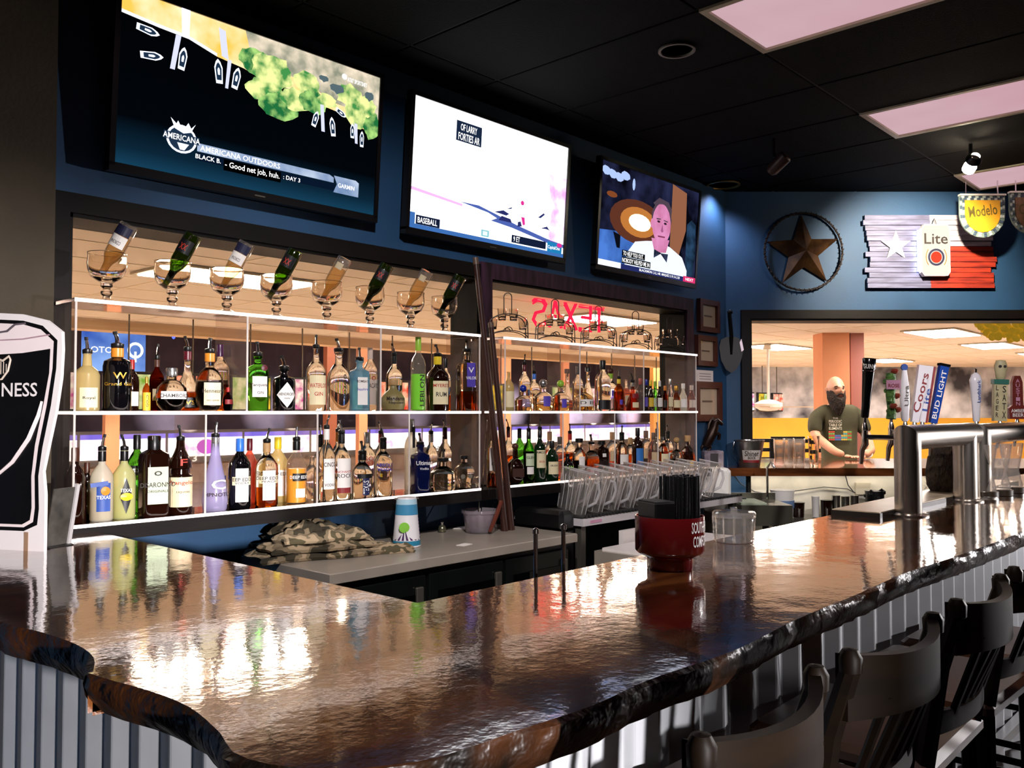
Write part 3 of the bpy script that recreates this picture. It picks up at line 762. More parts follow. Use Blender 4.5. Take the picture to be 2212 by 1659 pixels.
INK = mat('dark print', '#241a16', 0.6); WINK = mat('white print', '#f2f0ee', 0.6); RINK = mat('red print', '#b03020', 0.6)
BINK = mat('blue print', '#2438a8', 0.6); GINK = mat('gold print', '#c79a3a', 0.35, 0.6)
CAPS = {'black': mat('black cap', '#0b0b0c', 0.35, var=0.2), 'white': mat('white cap', '#eeeae6', 0.4, var=0.05), 'blue': mat('blue cap', '#2f6fd0', 0.35, var=0.1),
        'yellow': mat('yellow cap', '#e8c828', 0.35, var=0.1), 'red': mat('red cap', '#a82420', 0.35, var=0.15), 'brown': mat('brown cap', '#4a2618', 0.4, var=0.2),
        'tan': mat('tan cork', '#b08a5a', 0.6, var=0.2, scale=30), 'orange': mat('orange foil', '#e08a2a', 0.35, var=0.15), 'silver': mat('silver cap', '#c8c6c4', 0.25, 0.9),
        'green': mat('lime stopper', '#9ac83a', 0.35, var=0.15), 'dkblue': mat('deep blue stopper', '#1a2c9a', 0.2, var=0.15), 'maroon': mat('maroon foil', '#5a1420', 0.3, var=0.2),
        'purple': mat('purple foil', '#3a1638', 0.3, var=0.2), 'gold': mat('gold foil', '#c8963a', 0.3, 0.5)}
CHROME = mat('chrome', '#d6d4d2', 0.12, 1.0)
PROF = {
 'std': [(.90, 0), (1, .02), (1, .58), (.93, .66), (.62, .74), (.33, .80), (.27, .88), (.27, .97), (.33, .975), (.33, 1)],
 'tall': [(.90, 0), (1, .02), (1, .62), (.82, .70), (.38, .78), (.31, .97), (.36, .975), (.36, 1)],
 'bell': [(.92, 0), (1, .04), (.96, .20), (.74, .42), (.45, .56), (.28, .66), (.25, .96), (.3, 1)],
 'squat': [(.95, 0), (1, .03), (1, .52), (.92, .62), (.55, .74), (.32, .80), (.30, .95), (.38, .96), (.38, 1)],
 'taper': [(.86, 0), (.92, .02), (1, .14), (.86, .36), (.56, .60), (.34, .78), (.30, 1)],
 'apoth': [(.95, 0), (1, .02), (1, .70), (.92, .78), (.42, .83), (.32, .86), (.32, .94), (.42, .95), (.42, 1)],
 'globe': [(.3, 0), (.62, .02), (.9, .14), (1, .34), (.92, .54), (.62, .68), (.32, .74), (.28, .96), (.34, 1)],
 'beer': [(.92, 0), (1, .02), (1, .46), (.92, .55), (.52, .68), (.40, .76), (.36, .97), (.44, .975), (.44, 1)],
 'monk': [(.95, 0), (1, .02), (1, .52), (.80, .54), (.78, .60), (.95, .62), (.9, .70), (.55, .82), (.36, .90), (.32, 1)],
 'rib': [(.9, 0), (1, .03), (.94, .12), (1, .2), (.94, .3), (1, .4), (.94, .5), (1, .58), (.8, .68), (.36, .78), (.3, 1)],
 'round': [(.5, 0), (.9, .05), (1, .22), (.95, .42), (.7, .58), (.36, .68), (.28, .78), (.28, .96), (.34, 1)],
}
LBL_SEG = 9
def strip(R, z0, z1, half, n=9, sq=False):
    b = MB()
    if sq:
        w_ = R * math.sin(min(half, 1.3))
        return b.add([(-w_, -R * 1.012, z0), (w_, -R * 1.012, z0), (w_, -R * 1.012, z1), (-w_, -R * 1.012, z1)], [(0, 1, 2, 3)])
    vs = []
    for k in range(n + 1):
        a = -half + 2 * half * k / n
        vs += [(R * math.sin(a), -R * math.cos(a), z0), (R * math.sin(a), -R * math.cos(a), z1)]
    return b.add(vs, [(2 * k, 2 * k + 2, 2 * k + 3, 2 * k + 1) for k in range(n)])
def bottle(px, ytop, wpx, prof, g, label, Yr=3.29, zs=1.5, cap='pour', capm='black', liq=None, lev=0.5, lab=None, face=0.5,
           sq=None, txts=(), neck=None, sy=1.0, name='liquor_bottle', group=None, dx=0.0):
    """px: picture column of the axis; ytop: row of its very top; wpx: width in pixels. The foot stands on the shelf at zs."""
    p = onY(px, 888, Yr); k = m_per_px(p)
    top = onY(px, ytop, Yr).z
    h = top - zs; R = wpx / 2 * k
    A = face * math.atan2(p.x, Yr)
    ph = {'pour': 0.058, 'cap': 0.0, 'ball': 0.0, 'none': 0.0, 'stop': 0.0}[cap]
    o = thing(name, label, 'bottle', T(p.x + dx, Yr, zs) @ RZ(-A), group)
    H = h - ph
    if cap == 'ball': H = h - R * 0.75
    pr = [(r * R, z * H) for r, z in PROF[prof]]
    n = sq or 2
    seg = 20 if not sq else 28
    MB().lathe(pr, seg, n=n, sy=sy).build('bottle_glass', g, o, True)
    if liq is not None:
        zl = lev * H
        lp = [(r * R * 0.93, max(z, 0.004)) for r, z in [(q[0], q[1] * H) for q in PROF[prof]] if z < zl]
        def rad(z):
            for (r0, a), (r1, b_) in zip(pr, pr[1:]):
                if a <= z <= b_: return r0 + (r1 - r0) * (z - a) / max(b_ - a, 1e-6)
            return pr[-1][0]
        lp.append((rad(zl) * 0.93, zl))
        MB().lathe(lp, seg, n=n, sy=sy).build('liquid', liq, o, True)
    rn = PROF[prof][-1][0] * R
    cm = CAPS[capm]
    if cap == 'pour':
        q = MB().lathe([(rn * 0.95, H - 0.004), (rn * 1.1, H), (rn * 1.1, H + 0.012), (rn * 0.6, H + 0.016)], 12).build('pourer_collar', CAPS['black'] if capm != 'tan' else cm, o, True)
        tl_ = random.uniform(-0.25, 0.25)
        MB().tube([(0, 0, H + 0.012), (tl_ * 0.01, 0, H + 0.03), (tl_ * 0.045, 0, H + 0.05)], [rn * .42, rn * .36, rn * .3], 8).build('pourer_spout', CHROME, o, True)
        MB().tube([(tl_ * 0.043, 0, H + 0.046), (tl_ * 0.055, 0, H + 0.058)], [rn * .42, rn * .42], 8).build('pourer_tip', CAPS['black'], o, True)
        if neck:
            MB().lathe([(rn * 1.05, H * 0.84), (rn * 1.08, H * 0.85), (rn * 1.08, H - 0.005), (rn * 1.0, H - 0.004)], 12).build('neck_foil', CAPS[neck], o, True)
    elif cap == 'cap':
        MB().lathe([(rn * 1.08, H * 0.82), (rn * 1.12, H * 0.83), (rn * 1.12, H - 0.002), (rn * 1.0, H + 0.002)], 14).build('cap', cm, o, True)
    elif cap == 'stop':
        MB().lathe([(rn * 1.1, H * 0.9), (rn * 1.5, H * 0.91), (rn * 1.5, H), (rn * 1.3, H + 0.003)], 14).build('stopper', cm, o, True)
    elif cap == 'ball':
        rb = R * 0.42
        MB().lathe([(rb * math.cos(a) + 1e-5, H + rb * 0.9 + rb * math.sin(a)) for a in [(-.5 + i / 8) * math.pi for i in range(9)]], 14).build('ball_stopper', cm, o, True)
        if neck: MB().lathe([(rn * 1.05, H * 0.86), (rn * 1.08, H)], 12).build('neck_foil', CAPS[neck], o, True)
    sqf = bool(sq)
    last = None
    for L in (lab or []):
        m, z0, z1, half = L[:4]
        sc_ = sy if not sqf else 1.0
        s = strip(R * 1.012, z0 * H, z1 * H, half, sq=sqf)
        if sy != 1.0: s.v = [(a, b_ * sy, c_) for a, b_, c_ in s.v]
        last = s.build('label', m, o)
    par = last if last is not None else o
    for t in txts:
        st, zc, wd, ht, m = t[:5]
        M = T(0, 0, zc * H)
        if len(t) > 5 and t[5] == 'v':      # lettering that climbs the bottle
            vs, fs = text_geo(st)
            pts = [(-v[1] * ht * R * 2, v[0] * wd * H) for v in vs]
            rr = R * 1.02
            b_ = MB().add([(rr * math.sin(x / rr), -rr * math.cos(x / rr) * sy, zc * H + z) for x, z in pts], fs)
            b_.build('lettering', m, par)
        elif sqf:
            text(st, wd * R * 2, ht * H, m, par, WALLM(0, -R * 1.032 * sy, zc * H))
        else:
            ob = text(st, wd * R * 2, ht * H, m, par, M, bend=R * 1.022)
            if sy != 1.0:
                for v in ob.data.vertices: v.co.y *= sy
    return o, R, H
def diamond(o, R, z, w_, h_, m, name='label'):
    b = MB()
    n = 6
    vs = []; 
    rr = R * 1.014
    for i in range(-n, n + 1):
        x = w_ * i / n; hh = h_ * (1 - abs(i) / n)
        vs += [(rr * math.sin(x / rr), -rr * math.cos(x / rr), z - hh), (rr * math.sin(x / rr), -rr * math.cos(x / rr), z + hh)]
    b.add(vs, [(2 * k, 2 * k + 2, 2 * k + 3, 2 * k + 1) for k in range(2 * n)])
    return b.build(name, m, o)
B = bottle
G1 = 'bottles on the first middle shelf'; G0 = 'bottles on the first bottom shelf'; G3 = 'bottles on the second middle shelf'; G2 = 'bottles on the second bottom shelf'
FR, BK = 3.285, 3.40
# ---- first window, middle shelf
def m1(*a, **k): k.setdefault('group', G1); k.setdefault('zs', 1.5); return B(*a, **k)
m1(187, 728, 52, 'tall', CRB, 'pale yellow frosted decanter at the far end by the pint sign', lab=[(CRE_L, .06, .40, .75)], txts=[('Royal', .22, .5, .06, INK)])
m1(252, 716, 58, 'apoth', DKG, 'big black liqueur bottle with an orange neck band and gold crest', neck='orange', lab=[], txts=[('Grand Gala', .42, 1.2, .05, GINK), ('W', .55, .5, .10, GINK)])
m1(284, 778, 30, 'std', DKB, 'dark bottle with red neck and white label behind the black gold-crested one', Yr=BK, cap='cap', capm='red', lab=[(WHI_L, .1, .38, .9)])
m1(316, 815, 17, 'std', AMB, 'slim gold-labelled bottle between the black bottle and the brown slender one', Yr=BK, cap='cap', capm='gold', lab=[(YEL_L, .02, .55, 1.2)], txts=[('GOLD', .3, .35, .3, INK, 'v')])
m1(338, 743, 30, 'std', BRN, 'slender brown bottle with pourer left of the round silver flask', Yr=BK, liq=AMB, lev=.55, neck='brown', lab=[(CRE_L, .2, .42, .8)])
m1(370, 796, 66, 'globe', CLR, 'squat round silver-banded liqueur globe bottle', cap='cap', capm='silver', liq=DKB, lev=.30, lab=[(WHI_L, .28, .46, .9)], txts=[('CHAMBORD', .36, 1.0, .09, INK)])
m1(404, 726, 54, 'bell', CLR, 'clear flared cognac decanter with maroon neck', Yr=BK, neck='maroon', liq=AMB, lev=.3, lab=[(BLK_L, .06, .22, .7)], txts=[('VS', .14, .4, .07, GINK)])
m1(452, 730, 60, 'globe', CLR, 'broad cognac bottle with orange neck and cream label with script', neck='orange', liq=DKB, lev=.5, lab=[(CRE_L, .10, .48, .62)], txts=[('Hennessy', .33, .75, .09, INK), ('very special', .18, .45, .04, INK)])
m1(474, 745, 40, 'std', CLR, 'clear bottle with dark purple neck behind the broad cognac', Yr=BK, cap='cap', capm='purple', liq=AMB, lev=.4)
m1(492, 838, 22, 'globe', BRN, 'tiny red-berry round bottle right of the broad cognac', cap='cap', capm='red', Yr=3.36, lab=[(RED_L, .3, .5, .8)])
o, R, H = m1(556, 738, 46, 'apoth', GRN, 'bright green fluted gin bottle with red wax seal', lab=[(WHI_L, .25, .62, .75)], txts=[('Tanqueray', .46, .95, .07, INK), ('GIN', .33, .3, .05, INK)])
MB().lathe([(0.0, -.004), (R * .3, -.003), (R * .3, .003), (0, .004)], 14).build('wax_seal', CAPS['maroon'], o, True, T(R * .35, -R * 0.98, H * .77) @ Matrix.Rotation(math.pi / 2, 4, 'X'))
o, R, H = m1(613, 768, 48, 'apoth', DKG, 'black apothecary gin bottle with white diamond label')
d = diamond(o, R, H * .38, R * .95, H * .30, WHI_L); text("HENDRICK'S", R * 1.45, H * .07, INK, d, T(0, 0, H * .40), bend=R * 1.03); text('GIN', R * .5, H * .04, INK, d, T(0, 0, H * .30), bend=R * 1.03)
m1(682, 723, 43, 'std', CLR, 'clear gin bottle with crossed red lettering label', lab=[(CRE_L, .10, .56, .95)], txts=[('WATERLOO', .40, .95, .07, RINK), ('GIN', .27, .45, .06, RINK)])
m1(731, 731, 50, 'squat', CLR, 'broad clear bottle with black letters climbing its side', txts=[('dozoo', .40, .42, .22, INK, 'v')], face=0.2)
m1(776, 751, 40, 'apoth', BLU, 'pale blue gin bottle with white oval label', sq=5, sy=.8, lab=[(WHI_L, .12, .66, .62)], txts=[('BOMBAY', .58, .7, .05, INK), ('Sapphire', .42, .65, .06, BINK)], face=.3)
m1(799, 752, 32, 'std', CLR, 'clear rum bottle with tall white cap behind the pale blue gin', Yr=BK, cap='cap', capm='white', lab=[(WHI_L, .10, .5, .8)], txts=[('BACARDI', .40, .85, .08, INK), ('o', .52, .35, .07, RINK)], face=.2)
m1(851, 742, 36, 'std', CLR, 'clear bottle with black pourer standing behind the olive flask', Yr=BK, neck='black', liq=GLD, lev=.3)
m1(849, 820, 52, 'round', TAN_, 'round olive ceramic flask with dark lettering', cap='cap', capm='tan', txts=[('Mandarine', .40, .9, .12, INK), ('Napoleon', .26, .7, .1, INK)])
o, R, H = m1(903, 729, 33, 'tall', CLT, 'slim clear bottle with bright green label and black letters climbing it', cap='cap', capm='green', liq=mat('lime green drink', '#7ad82a', .3, emit='#70d020', es=.1), lev=.5, txts=[('LEBLON', .28, .42, .35, INK, 'v')], face=.2)  # the lime drink carries a faint emission
m1(945, 744, 50, 'std', DKB, 'dark rum bottle with yellow neck and cream label', neck='yellow', lab=[(CRE_L, .12, .54, .75)], txts=[("MYERS'S", .46, .75, .06, RINK), ('RUM', .30, .5, .08, INK)])
m1(962, 775, 24, 'std', CLR, 'small clear bottle with dark cap behind the dark rum', Yr=BK, cap='cap', capm='black', liq=AMB, lev=.3)
m1(1008, 735, 37, 'apoth', CLR, 'clear square whiskey bottle with purple label at the shelf end', liq=AMB, lev=.33, sq=6, lab=[(PUR_L, .40, .80, .6)], txts=[('VALOR', .55, .7, .05, WINK), ('V', .68, .4, .09, WINK)], face=.3)
# ---- first window, bottom shelf
def b1(*a, **k): k.setdefault('group', G0); k.setdefault('zs', 1.1); return B(*a, **k)
o, R, H = b1(222, 938, 47, 'std', FRO, 'frosted orange-flavour liqueur bottle with blue label', liq=CRB, lev=.42, cap='pour', neck='black', lab=[(BLU_L, .14, .54, .62)], txts=[('TEXAS', .34, .62, .05, WINK)])
MB().box(-R * .75, R * .75, -R * 1.1, -R * 1.05, H * .50, H * .56, Matrix.Rotation(-.12, 4, 'Y')).build('label', BLU_L, o)
bb = MB().lathe([(0, -.01), (R * .4, -.006), (R * .4, .006), (0, .01)], 14).build('fruit_print', CAPS['orange'], o, True, T(R * .1, -R * 1.0, H * .43) @ Matrix.Rotation(math.pi / 2, 4, 'X'))
o, R, H = b1(270, 938, 47, 'std', FRY, 'frosted yellow lemon liqueur bottle with black diamond label', liq=FRY, lev=.45, neck='black')
d = diamond(o, R, H * .34, R * .55, H * .26, BLK_L); text('TEXAS', R * 1.0, H * .05, WINK, d, T(0, 0, H * .42), bend=R * 1.03)
MB().lathe([(0, -.01), (R * .45, -.006), (R * .45, .006), (0, .01)], 14).build('fruit_print', CAPS['yellow'], d, True, T(0, -R * 1.0, H * .33) @ Matrix.Rotation(math.pi / 2, 4, 'X') @ Matrix.Diagonal((1.2, .8, 1, 1)))
b1(297, 940, 42, 'std', GRN, 'green melon liqueur bottle with black cap behind the square amaretto', Yr=BK, cap='cap', capm='black', lab=[(BLK_L, .5, .62, .8)], txts=[('MIDORI', .56, .8, .05, WINK)])
o, R, H = b1(334, 942, 56, 'apoth', DKB, 'square dark amaretto bottle with cream label', sq=7, cap='cap', capm='black', lab=[(GRNL, .16, .62, .85)], txts=[('DISARONNO', .40, 1.3, .06, INK), ('ORIGINALE', .32, .8, .03, INK), ('o', .54, .3, .06, INK)], face=.3)
b1(391, 918, 50, 'monk', DKB, 'dark hazelnut liqueur bottle shaped like a robed figure with big cream label', lab=[(CRE_L, .10, .50, 1.15)], txts=[('Frangelico', .42, 1.25, .07, RINK), ('LIQUORE', .30, .6, .03, INK), ('F', .70, .3, .09, RINK)], face=.35)
b1(466, 912, 54, 'taper', LIL, 'tall lilac frosted bottle with a crescent mark and chrome neck', neck='silver', txts=[('HPNOTIQ', .22, 1.2, .06, INK), ('C', .36, .6, .13, WINK)], face=.35)
b1(470, 1010, 40, 'std', CLR, 'clear bottle hidden behind the tall lilac one', Yr=BK, cap='cap', capm='dkblue', lab=[(BLU_L, .7, .8, .9)])
DE = lambda m: [(m, .08, .52, .75)]
b1(519, 948, 47, 'std', DKG, 'dark vodka bottle with blue cap and cloud label', cap='cap', capm='blue', lab=[(WHI_L, .10, .58, .62), (CRE_L, .34, .46, .95)], txts=[('DEEP EDDY', .42, 1.3, .05, INK), ('VODKA', .37, .7, .03, INK)])
b1(540, 948, 34, 'std', glass('pink bottle glass', '#f08a70', 1.0, .03, haze=.3, hazecol='#f08a70'), 'rosy pink bottle with maroon cap behind the dark blue-capped vodka', Yr=BK, cap='cap', capm='maroon')
b1(577, 925, 48, 'std', CLR, 'clear vodka bottle with amber drink low down and cloud label', liq=AMB, lev=.30, neck='tan', lab=[(WHI_L, .10, .56, .6), (CRE_L, .36, .48, .95)], txts=[('DEEP EDDY', .44, 1.3, .05, INK), ('PEACH', .39, .7, .03, INK)])
b1(601, 945, 42, 'std', CRB, 'pale yellow vodka bottle with yellow cap behind the amber one', Yr=BK, cap='cap', capm='yellow', lab=[(WHI_L, .10, .5, .7), (CRE_L, .36, .48, .95)], txts=[('DEEP EDDY', .44, 1.3, .05, INK)])
o, R, H = b1(641, 922, 45, 'std', CLT, 'vodka bottle two thirds full of bright orange drink', liq=mat('bright orange drink', '#f0a010', .3, emit='#f09a08', es=0.08), lev=.55, neck='black', lab=[(BLK_L, .36, .48, .8), (WHI_L, .10, .24, .5)], txts=[('DEEP EDDY', .42, 1.1, .05, WINK)], face=.2)  # faint emission put into the orange drink to keep it bright
b1(674, 985, 30, 'std', CLR, 'clear empty bottle behind the divider right of the orange vodka', Yr=BK, cap='none')
b1(693, 918, 34, 'std', CLR, 'clear bottle with black pourer behind the tall white-label vodka', Yr=BK, neck='black')
b1(706, 897, 36, 'std', CLR, 'tall clear vodka bottle with outlined white label', neck='white', lab=[(WHI_L, .16, .58, .8)], txts=[('CINCO', .50, .8, .06, INK), ('VODKA', .22, .7, .04, INK)], face=.2)
b1(738, 908, 41, 'std', CLR, 'clear vodka bottle with white label ending in a dark red band', neck='black', lab=[(WHI_L, .18, .62, .85), (RED_L, .10, .18, .85)], txts=[('ENCHANTED', .42, 1.1, .035, RINK), ('ROCK', .36, .9, .06, INK)], face=.3)
b1(731, 905, 34, 'std', CLR, 'clear bottle with orange neck behind the dark-red-banded vodka', Yr=BK, neck='orange')
o, R, H = b1(783, 952, 44, 'squat', CLR, 'squat clear vodka bottle with a navy T-shaped label', neck='black', lab=[(mat('navy paper label', '#182050', .5), .06, .44, .36), (BLK_L, .44, .54, .9)], txts=[('TEXAS', .24, .30, .3, WINK, 'v')], face=.35)
b1(793, 934, 38, 'std', CLR, 'clear bottle with red pepper lettering behind the navy T label', Yr=BK, cap='cap', capm='silver', txts=[('SOL', .58, .8, .07, RINK), ('PEPE', .50, .8, .07, RINK)], face=.2)
b1(828, 925, 41, 'std', CLR, 'clear vodka bottle with blue block lettering', neck='black', txts=[('ABSOLUT', .56, 1.25, .06, BINK), ('VODKA', .48, 1.1, .06, BINK)], face=.35)
b1(823, 910, 30, 'std', CLR, 'clear bottle with red neck behind the blue-lettered vodka', Yr=BK, neck='red')
b1(889, 906, 30, 'tall', FRO, 'tall frosted grey vodka bottle behind the navy one', Yr=BK, cap='cap', capm='silver', lab=[(BLK_L, .6, .9, .2)])
b1(908, 935, 36, 'apoth', NAV, 'glossy navy vodka bottle with white script', sq=5, txts=[('Ultimat', .62, 1.1, .09, WINK), ('Vodka', .50, .6, .05, WINK)], face=.3)
b1(931, 912, 30, 'std', CLR, 'clear vodka bottle with black capitals right of the navy one', Yr=BK, neck='silver', txts=[('FINLANDIA', .50, 1.1, .05, INK)])
b1(961, 905, 32, 'rib', CLR, 'ribbed clear bottle with black and red neck', Yr=BK, neck='maroon')
b1(957, 970, 60, 'squat', CLR, 'broad bell-shaped clear tequila bottle low at the shelf end', capm='black', txts=[('ALTO', .34, .5, .06, INK)], sy=.7)
# crystal skull bottle
p = onY(1003, 888, FR)
o = thing('skull_decanter', 'crystal skull decanter with black lid at the shelf end', 'bottle', T(p.x, FR, 1.1) @ RZ(-.5), G0)
sk = MB(); k = m_per_px(p)
ring = [(.020, 0), (.034, .004), (.036, .02), (.040, .035), (.052, .06), (.054, .085), (.045, .11), (.028, .125), (.016, .132), (.015, .15), (.018, .152)]
sk.lathe(ring, 20, sy=1.15)
ob = sk.build('bottle_glass', CLR, o, True)
for v in ob.data.vertices:                        # eye sockets, nose and jaw pressed into the front
    x, y, z = v.co
    if y < -0.02:
        for ex in (-.02, .02):
            d2 = ((x - ex) / .014) ** 2 + ((z - .062) / .013) ** 2
            if d2 < 1.4: v.co.y += .016 * (1.4 - d2)
        if abs(x) < .01 and abs(z - .042) < .01: v.co.y += .01
for ex in (-.019, .019):
    MB().lathe([(0, -.003), (.011, -.002), (.012, .002), (0, .004)], 12).build('eye_socket', mat('smoky crystal', '#8a8478', .1, 0.3), o, True, T(ex, -.046, .064) @ Matrix.Rotation(math.pi / 2, 4, 'X'))
MB().box(-.02, .02, -.046, -.040, .022, .03).build('teeth', CLR, o)
MB().lathe([(.019, .150), (.021, .152), (.021, .166), (.019, .168)], 16).build('lid', CAPS['black'], o, True)
# dim bottles at the dark end by the pint sign
for px, yt, w_, lb in ((164, 968, 40, 'shadowed dark decanter by the leaning menu frame'), (190, 1000, 30, 'shadowed small bottle by the pint sign edge')):
    b1(px, yt, w_, 'tall', DKB, lb, cap='cap', capm='brown', Yr=3.38 if w_ == 30 else 3.30)
# ---- second window, middle shelf
def m2(*a, **k): k.setdefault('group', G3); k.setdefault('zs', 1.5); return B(*a, **k)
m2(1099, 803, 24, 'std', CRB, 'pale yellow cylinder bottle at the divider by the wooden sticks', cap='none', lab=[(CRE_L, .1, .5, .9)])
m2(1133, 765, 25, 'std', CLR, 'tall clear bottle with dark red neck by the wooden sticks', Yr=BK, neck='maroon', lab=[(RED_L, .1, .3, .6)])
m2(1154, 785, 24, 'std', CLR, 'clear bottle with blue-collared pourer right of the red-necked one', Yr=BK, neck='blue')
m2(1130, 832, 37, 'squat', CLR, 'squat clear tequila bottle with deep blue stopper', cap='ball', capm='dkblue', liq=GLD, lev=.25, lab=[(glass('lilac etched print', '#c8c0f0', .4, haze=.5, hazecol='#c8c0f0'), .2, .62, .5)])
m2(1173, 820, 44, 'squat', CLR, 'broad tequila bottle with silver ball stopper and violet shield label', cap='ball', capm='silver', liq=GLD, lev=.3, lab=[(PUR_L, .2, .62, .38)])
m2(1211, 822, 38, 'squat', CLR, 'squat tequila bottle with lime green ball stopper', cap='ball', capm='green', liq=GLD, lev=.35, lab=[(PUR_L, .14, .5, .3)])
m2(1225, 798, 26, 'bell', CLR, 'clear decanter with brown stopper behind the lime-stoppered one', Yr=BK, cap='stop', capm='brown', liq=AMB, lev=.25)
m2(1248, 792, 24, 'std', CLR, 'clear bottle with dark cap at the first divider', Yr=BK, cap='cap', capm='black', liq=GLD, lev=.5)
m2(1270, 794, 28, 'bell', CLR, 'clear bell bottle with rounded black cap left of the tall silver stopper', Yr=BK, cap='stop', capm='black', liq=GLD, lev=.3)
m2(1262, 838, 40, 'squat', CLR, 'wide low bottle with barred white label', cap='none', liq=GLD, lev=.4, lab=[(WHI_L, .2, .5, .9)], txts=[('D III', .36, .9, .14, INK)])
m2(1302, 779, 35, 'tall', CLR, 'tallest clear tequila bottle with long black and silver stopper', cap='cap', capm='black', lab=[(BLK_L, .03, .22, 1.0)])
m2(1319, 796, 30, 'std', CLR, 'clear bottle with brown ball cork right of the tallest bottle', Yr=BK, cap='ball', capm='brown', lab=[(PUR_L, .4, .55, .3)], neck='green')
m2(1337, 798, 23, 'std', AMB, 'slim golden bottle with pourer and yellow neck', Yr=FR, neck='yellow', liq=AMB, lev=.6, lab=[(PUR_L, .2, .35, .3)])
m2(1352, 820, 22, 'squat', CLR, 'square amber tequila bottle with cream patch', liq=AMB, lev=.7, cap='none', Yr=BK, lab=[(CRE_L, .2, .5, .6)])
m2(1367, 806, 30, 'bell', AMB, 'amber flared bottle with silver pourer collar', neck='silver', liq=AMB, lev=.6, lab=[(RED_L, .45, .6, .5), (CRE_L, .12, .3, .5)])
m2(1384, 818, 22, 'std', DKB, 'dark amber bottle with red cap at the second divider', Yr=BK, cap='cap', capm='red')
BEERS = [(1397, 820, DKG, 'dkblue', PUR_L, 'dark beer bottle with deep blue cap first in the beer row'), (1406, 822, DKB, 'yellow', YEL_L, 'brown beer bottle with yellow foil neck'),
         (1415, 824, GRN, 'green', GRNL, 'green beer bottle in the beer row'), (1425, 823, DKB, 'white', WHI_L, 'brown beer bottle with white cap and white label'),
         (1437, 834, BRN, 'orange', BLK_L, 'short brown beer bottle with orange cap'), (1448, 819, CLR, 'silver', CRE_L, 'clear beer bottle with silver cap'),
         (1461, 834, AMB, 'gold', CRE_L, 'amber beer bottle with gold cap'), (1476, 829, FRO, 'white', WHI_L, 'pale frosted beer bottle'), (1494, 833, glass('red drink glass', '#c03028', 1.0, .04, haze=.5, hazecol='#a02018'), 'white', WHI_L, 'red drink bottle with white label at the end of the beer row')]
for i, (px, yt, g_, cp, lm, lb) in enumerate(BEERS):
    m2(px, yt, 13 if i < 6 else 17, 'beer', g_, lb, cap='cap', capm=cp, lab=[(lm, .14, .44, 1.1)], name='beer_bottle', group='beer bottles on the second middle shelf', Yr=FR if i % 2 or i > 5 else 3.36)
# ---- second window, bottom shelf
def b2_(*a, **k): k.setdefault('group', G2); k.setdefault('zs', 1.1); return B(*a, **k)
b2_(1098, 905, 22, 'std', CLR, 'whisky bottle with dark red neck just right of the wooden sticks', Yr=BK, neck='maroon', liq=AMB, lev=.5)
b2_(1113, 958, 34, 'globe', DKB, 'crown-shaped dark red-brown whisky bottle', cap='ball', capm='brown', lab=[(mat('brown paper label', '#3a2018', .5), .2, .45, .9)], sq=4)
b2_(1122, 926, 24, 'std', GRN, 'green whiskey bottle with black cap behind the crown-shaped one', Yr=BK, cap='cap', capm='black')
b2_(1142, 908, 24, 'tall', GRN, 'bright green whisky bottle with pale label', liq=DGR, lev=.6, neck='black', lab=[(GRNL, .32, .56, .9), (WHI_L, .16, .30, .7)], txts=[('GLEN', .48, .8, .05, INK)])
b2_(1166, 905, 26, 'std', DGR, 'dark green Irish whiskey bottle with cream label', neck='black', lab=[(CRE_L, .26, .60, .95)], txts=[('JAMESON', .55, 1.2, .06, INK), ('IRISH', .38, .5, .04, RINK)])
b2_(1187, 933, 28, 'std', CLR, 'clear whisky bottle with tan cork behind the short green one', Yr=BK, cap='cap', capm='tan', liq=AMB, lev=.6)
b2_(1192, 953, 29, 'std', DGR, 'short dark green whiskey bottle with cream label', cap='cap', capm='black', lab=[(CRE_L, .16, .48, .95)], txts=[('IRISH', .38, .6, .05, INK)])
b2_(1209, 944, 28, 'std', CLR, 'clear bourbon bottle with black cap at the first lower divider', Yr=BK, cap='cap', capm='black', liq=AMB, lev=.6)
b2_(1231, 915, 25, 'std', CLR, 'whiskey bottle with red neck and pourer rising above its neighbours', Yr=BK, neck='red', liq=AMB, lev=.55)
b2_(1226, 980, 27, 'squat', DKG, 'low black whiskey bottle with green initials', cap='none', txts=[('HM', .45, .8, .16, mat('green print', '#8ac85a', .5))])
b2_(1251, 948, 30, 'squat', CLR, 'bourbon bottle with black stopper and hanging white tag', cap='stop', capm='black', liq=DKB, lev=.45, lab=[(WHI_L, .22, .55, .45)])
b2_(1277, 938, 36, 'squat', CLR, 'wide bourbon bottle with red block letters', liq=AMB, lev=.55, lab=[(PNK_L, .05, .22, .8)], txts=[('RED', .18, 1.0, .07, RINK), ('BOND', .09, 1.0, .07, RINK)])
b2_(1299, 953, 28, 'apoth', DKB, 'dark square whiskey bottle with black stopper', cap='stop', capm='black', sq=5, lab=[(WHI_L, .55, .65, .3)])
b2_(1323, 934, 32, 'std', CLR, 'whiskey bottle with tall tan capsule', Yr=BK, cap='cap', capm='tan', liq=AMB, lev=.5, lab=[(CRE_L, .3, .55, .8)])
b2_(1343, 919, 30, 'std', CLR, 'amber whiskey bottle with black pourer in front of the bright wash', neck='black', liq=AMB, lev=.5, lab=[(WHI_L, .25, .5, .7)])
b2_(1361, 946, 26, 'std', CLR, 'clear whiskey bottle between the pourer bottle and the blue label', Yr=BK, cap='cap', capm='tan', liq=AMB, lev=.5)
b2_(1377, 925, 26, 'std', DKB, 'dark whiskey bottle with bright blue label', cap='cap', capm='black', lab=[(mat('bright blue paper label', '#2f78c8', .5), .12, .55, .7)])
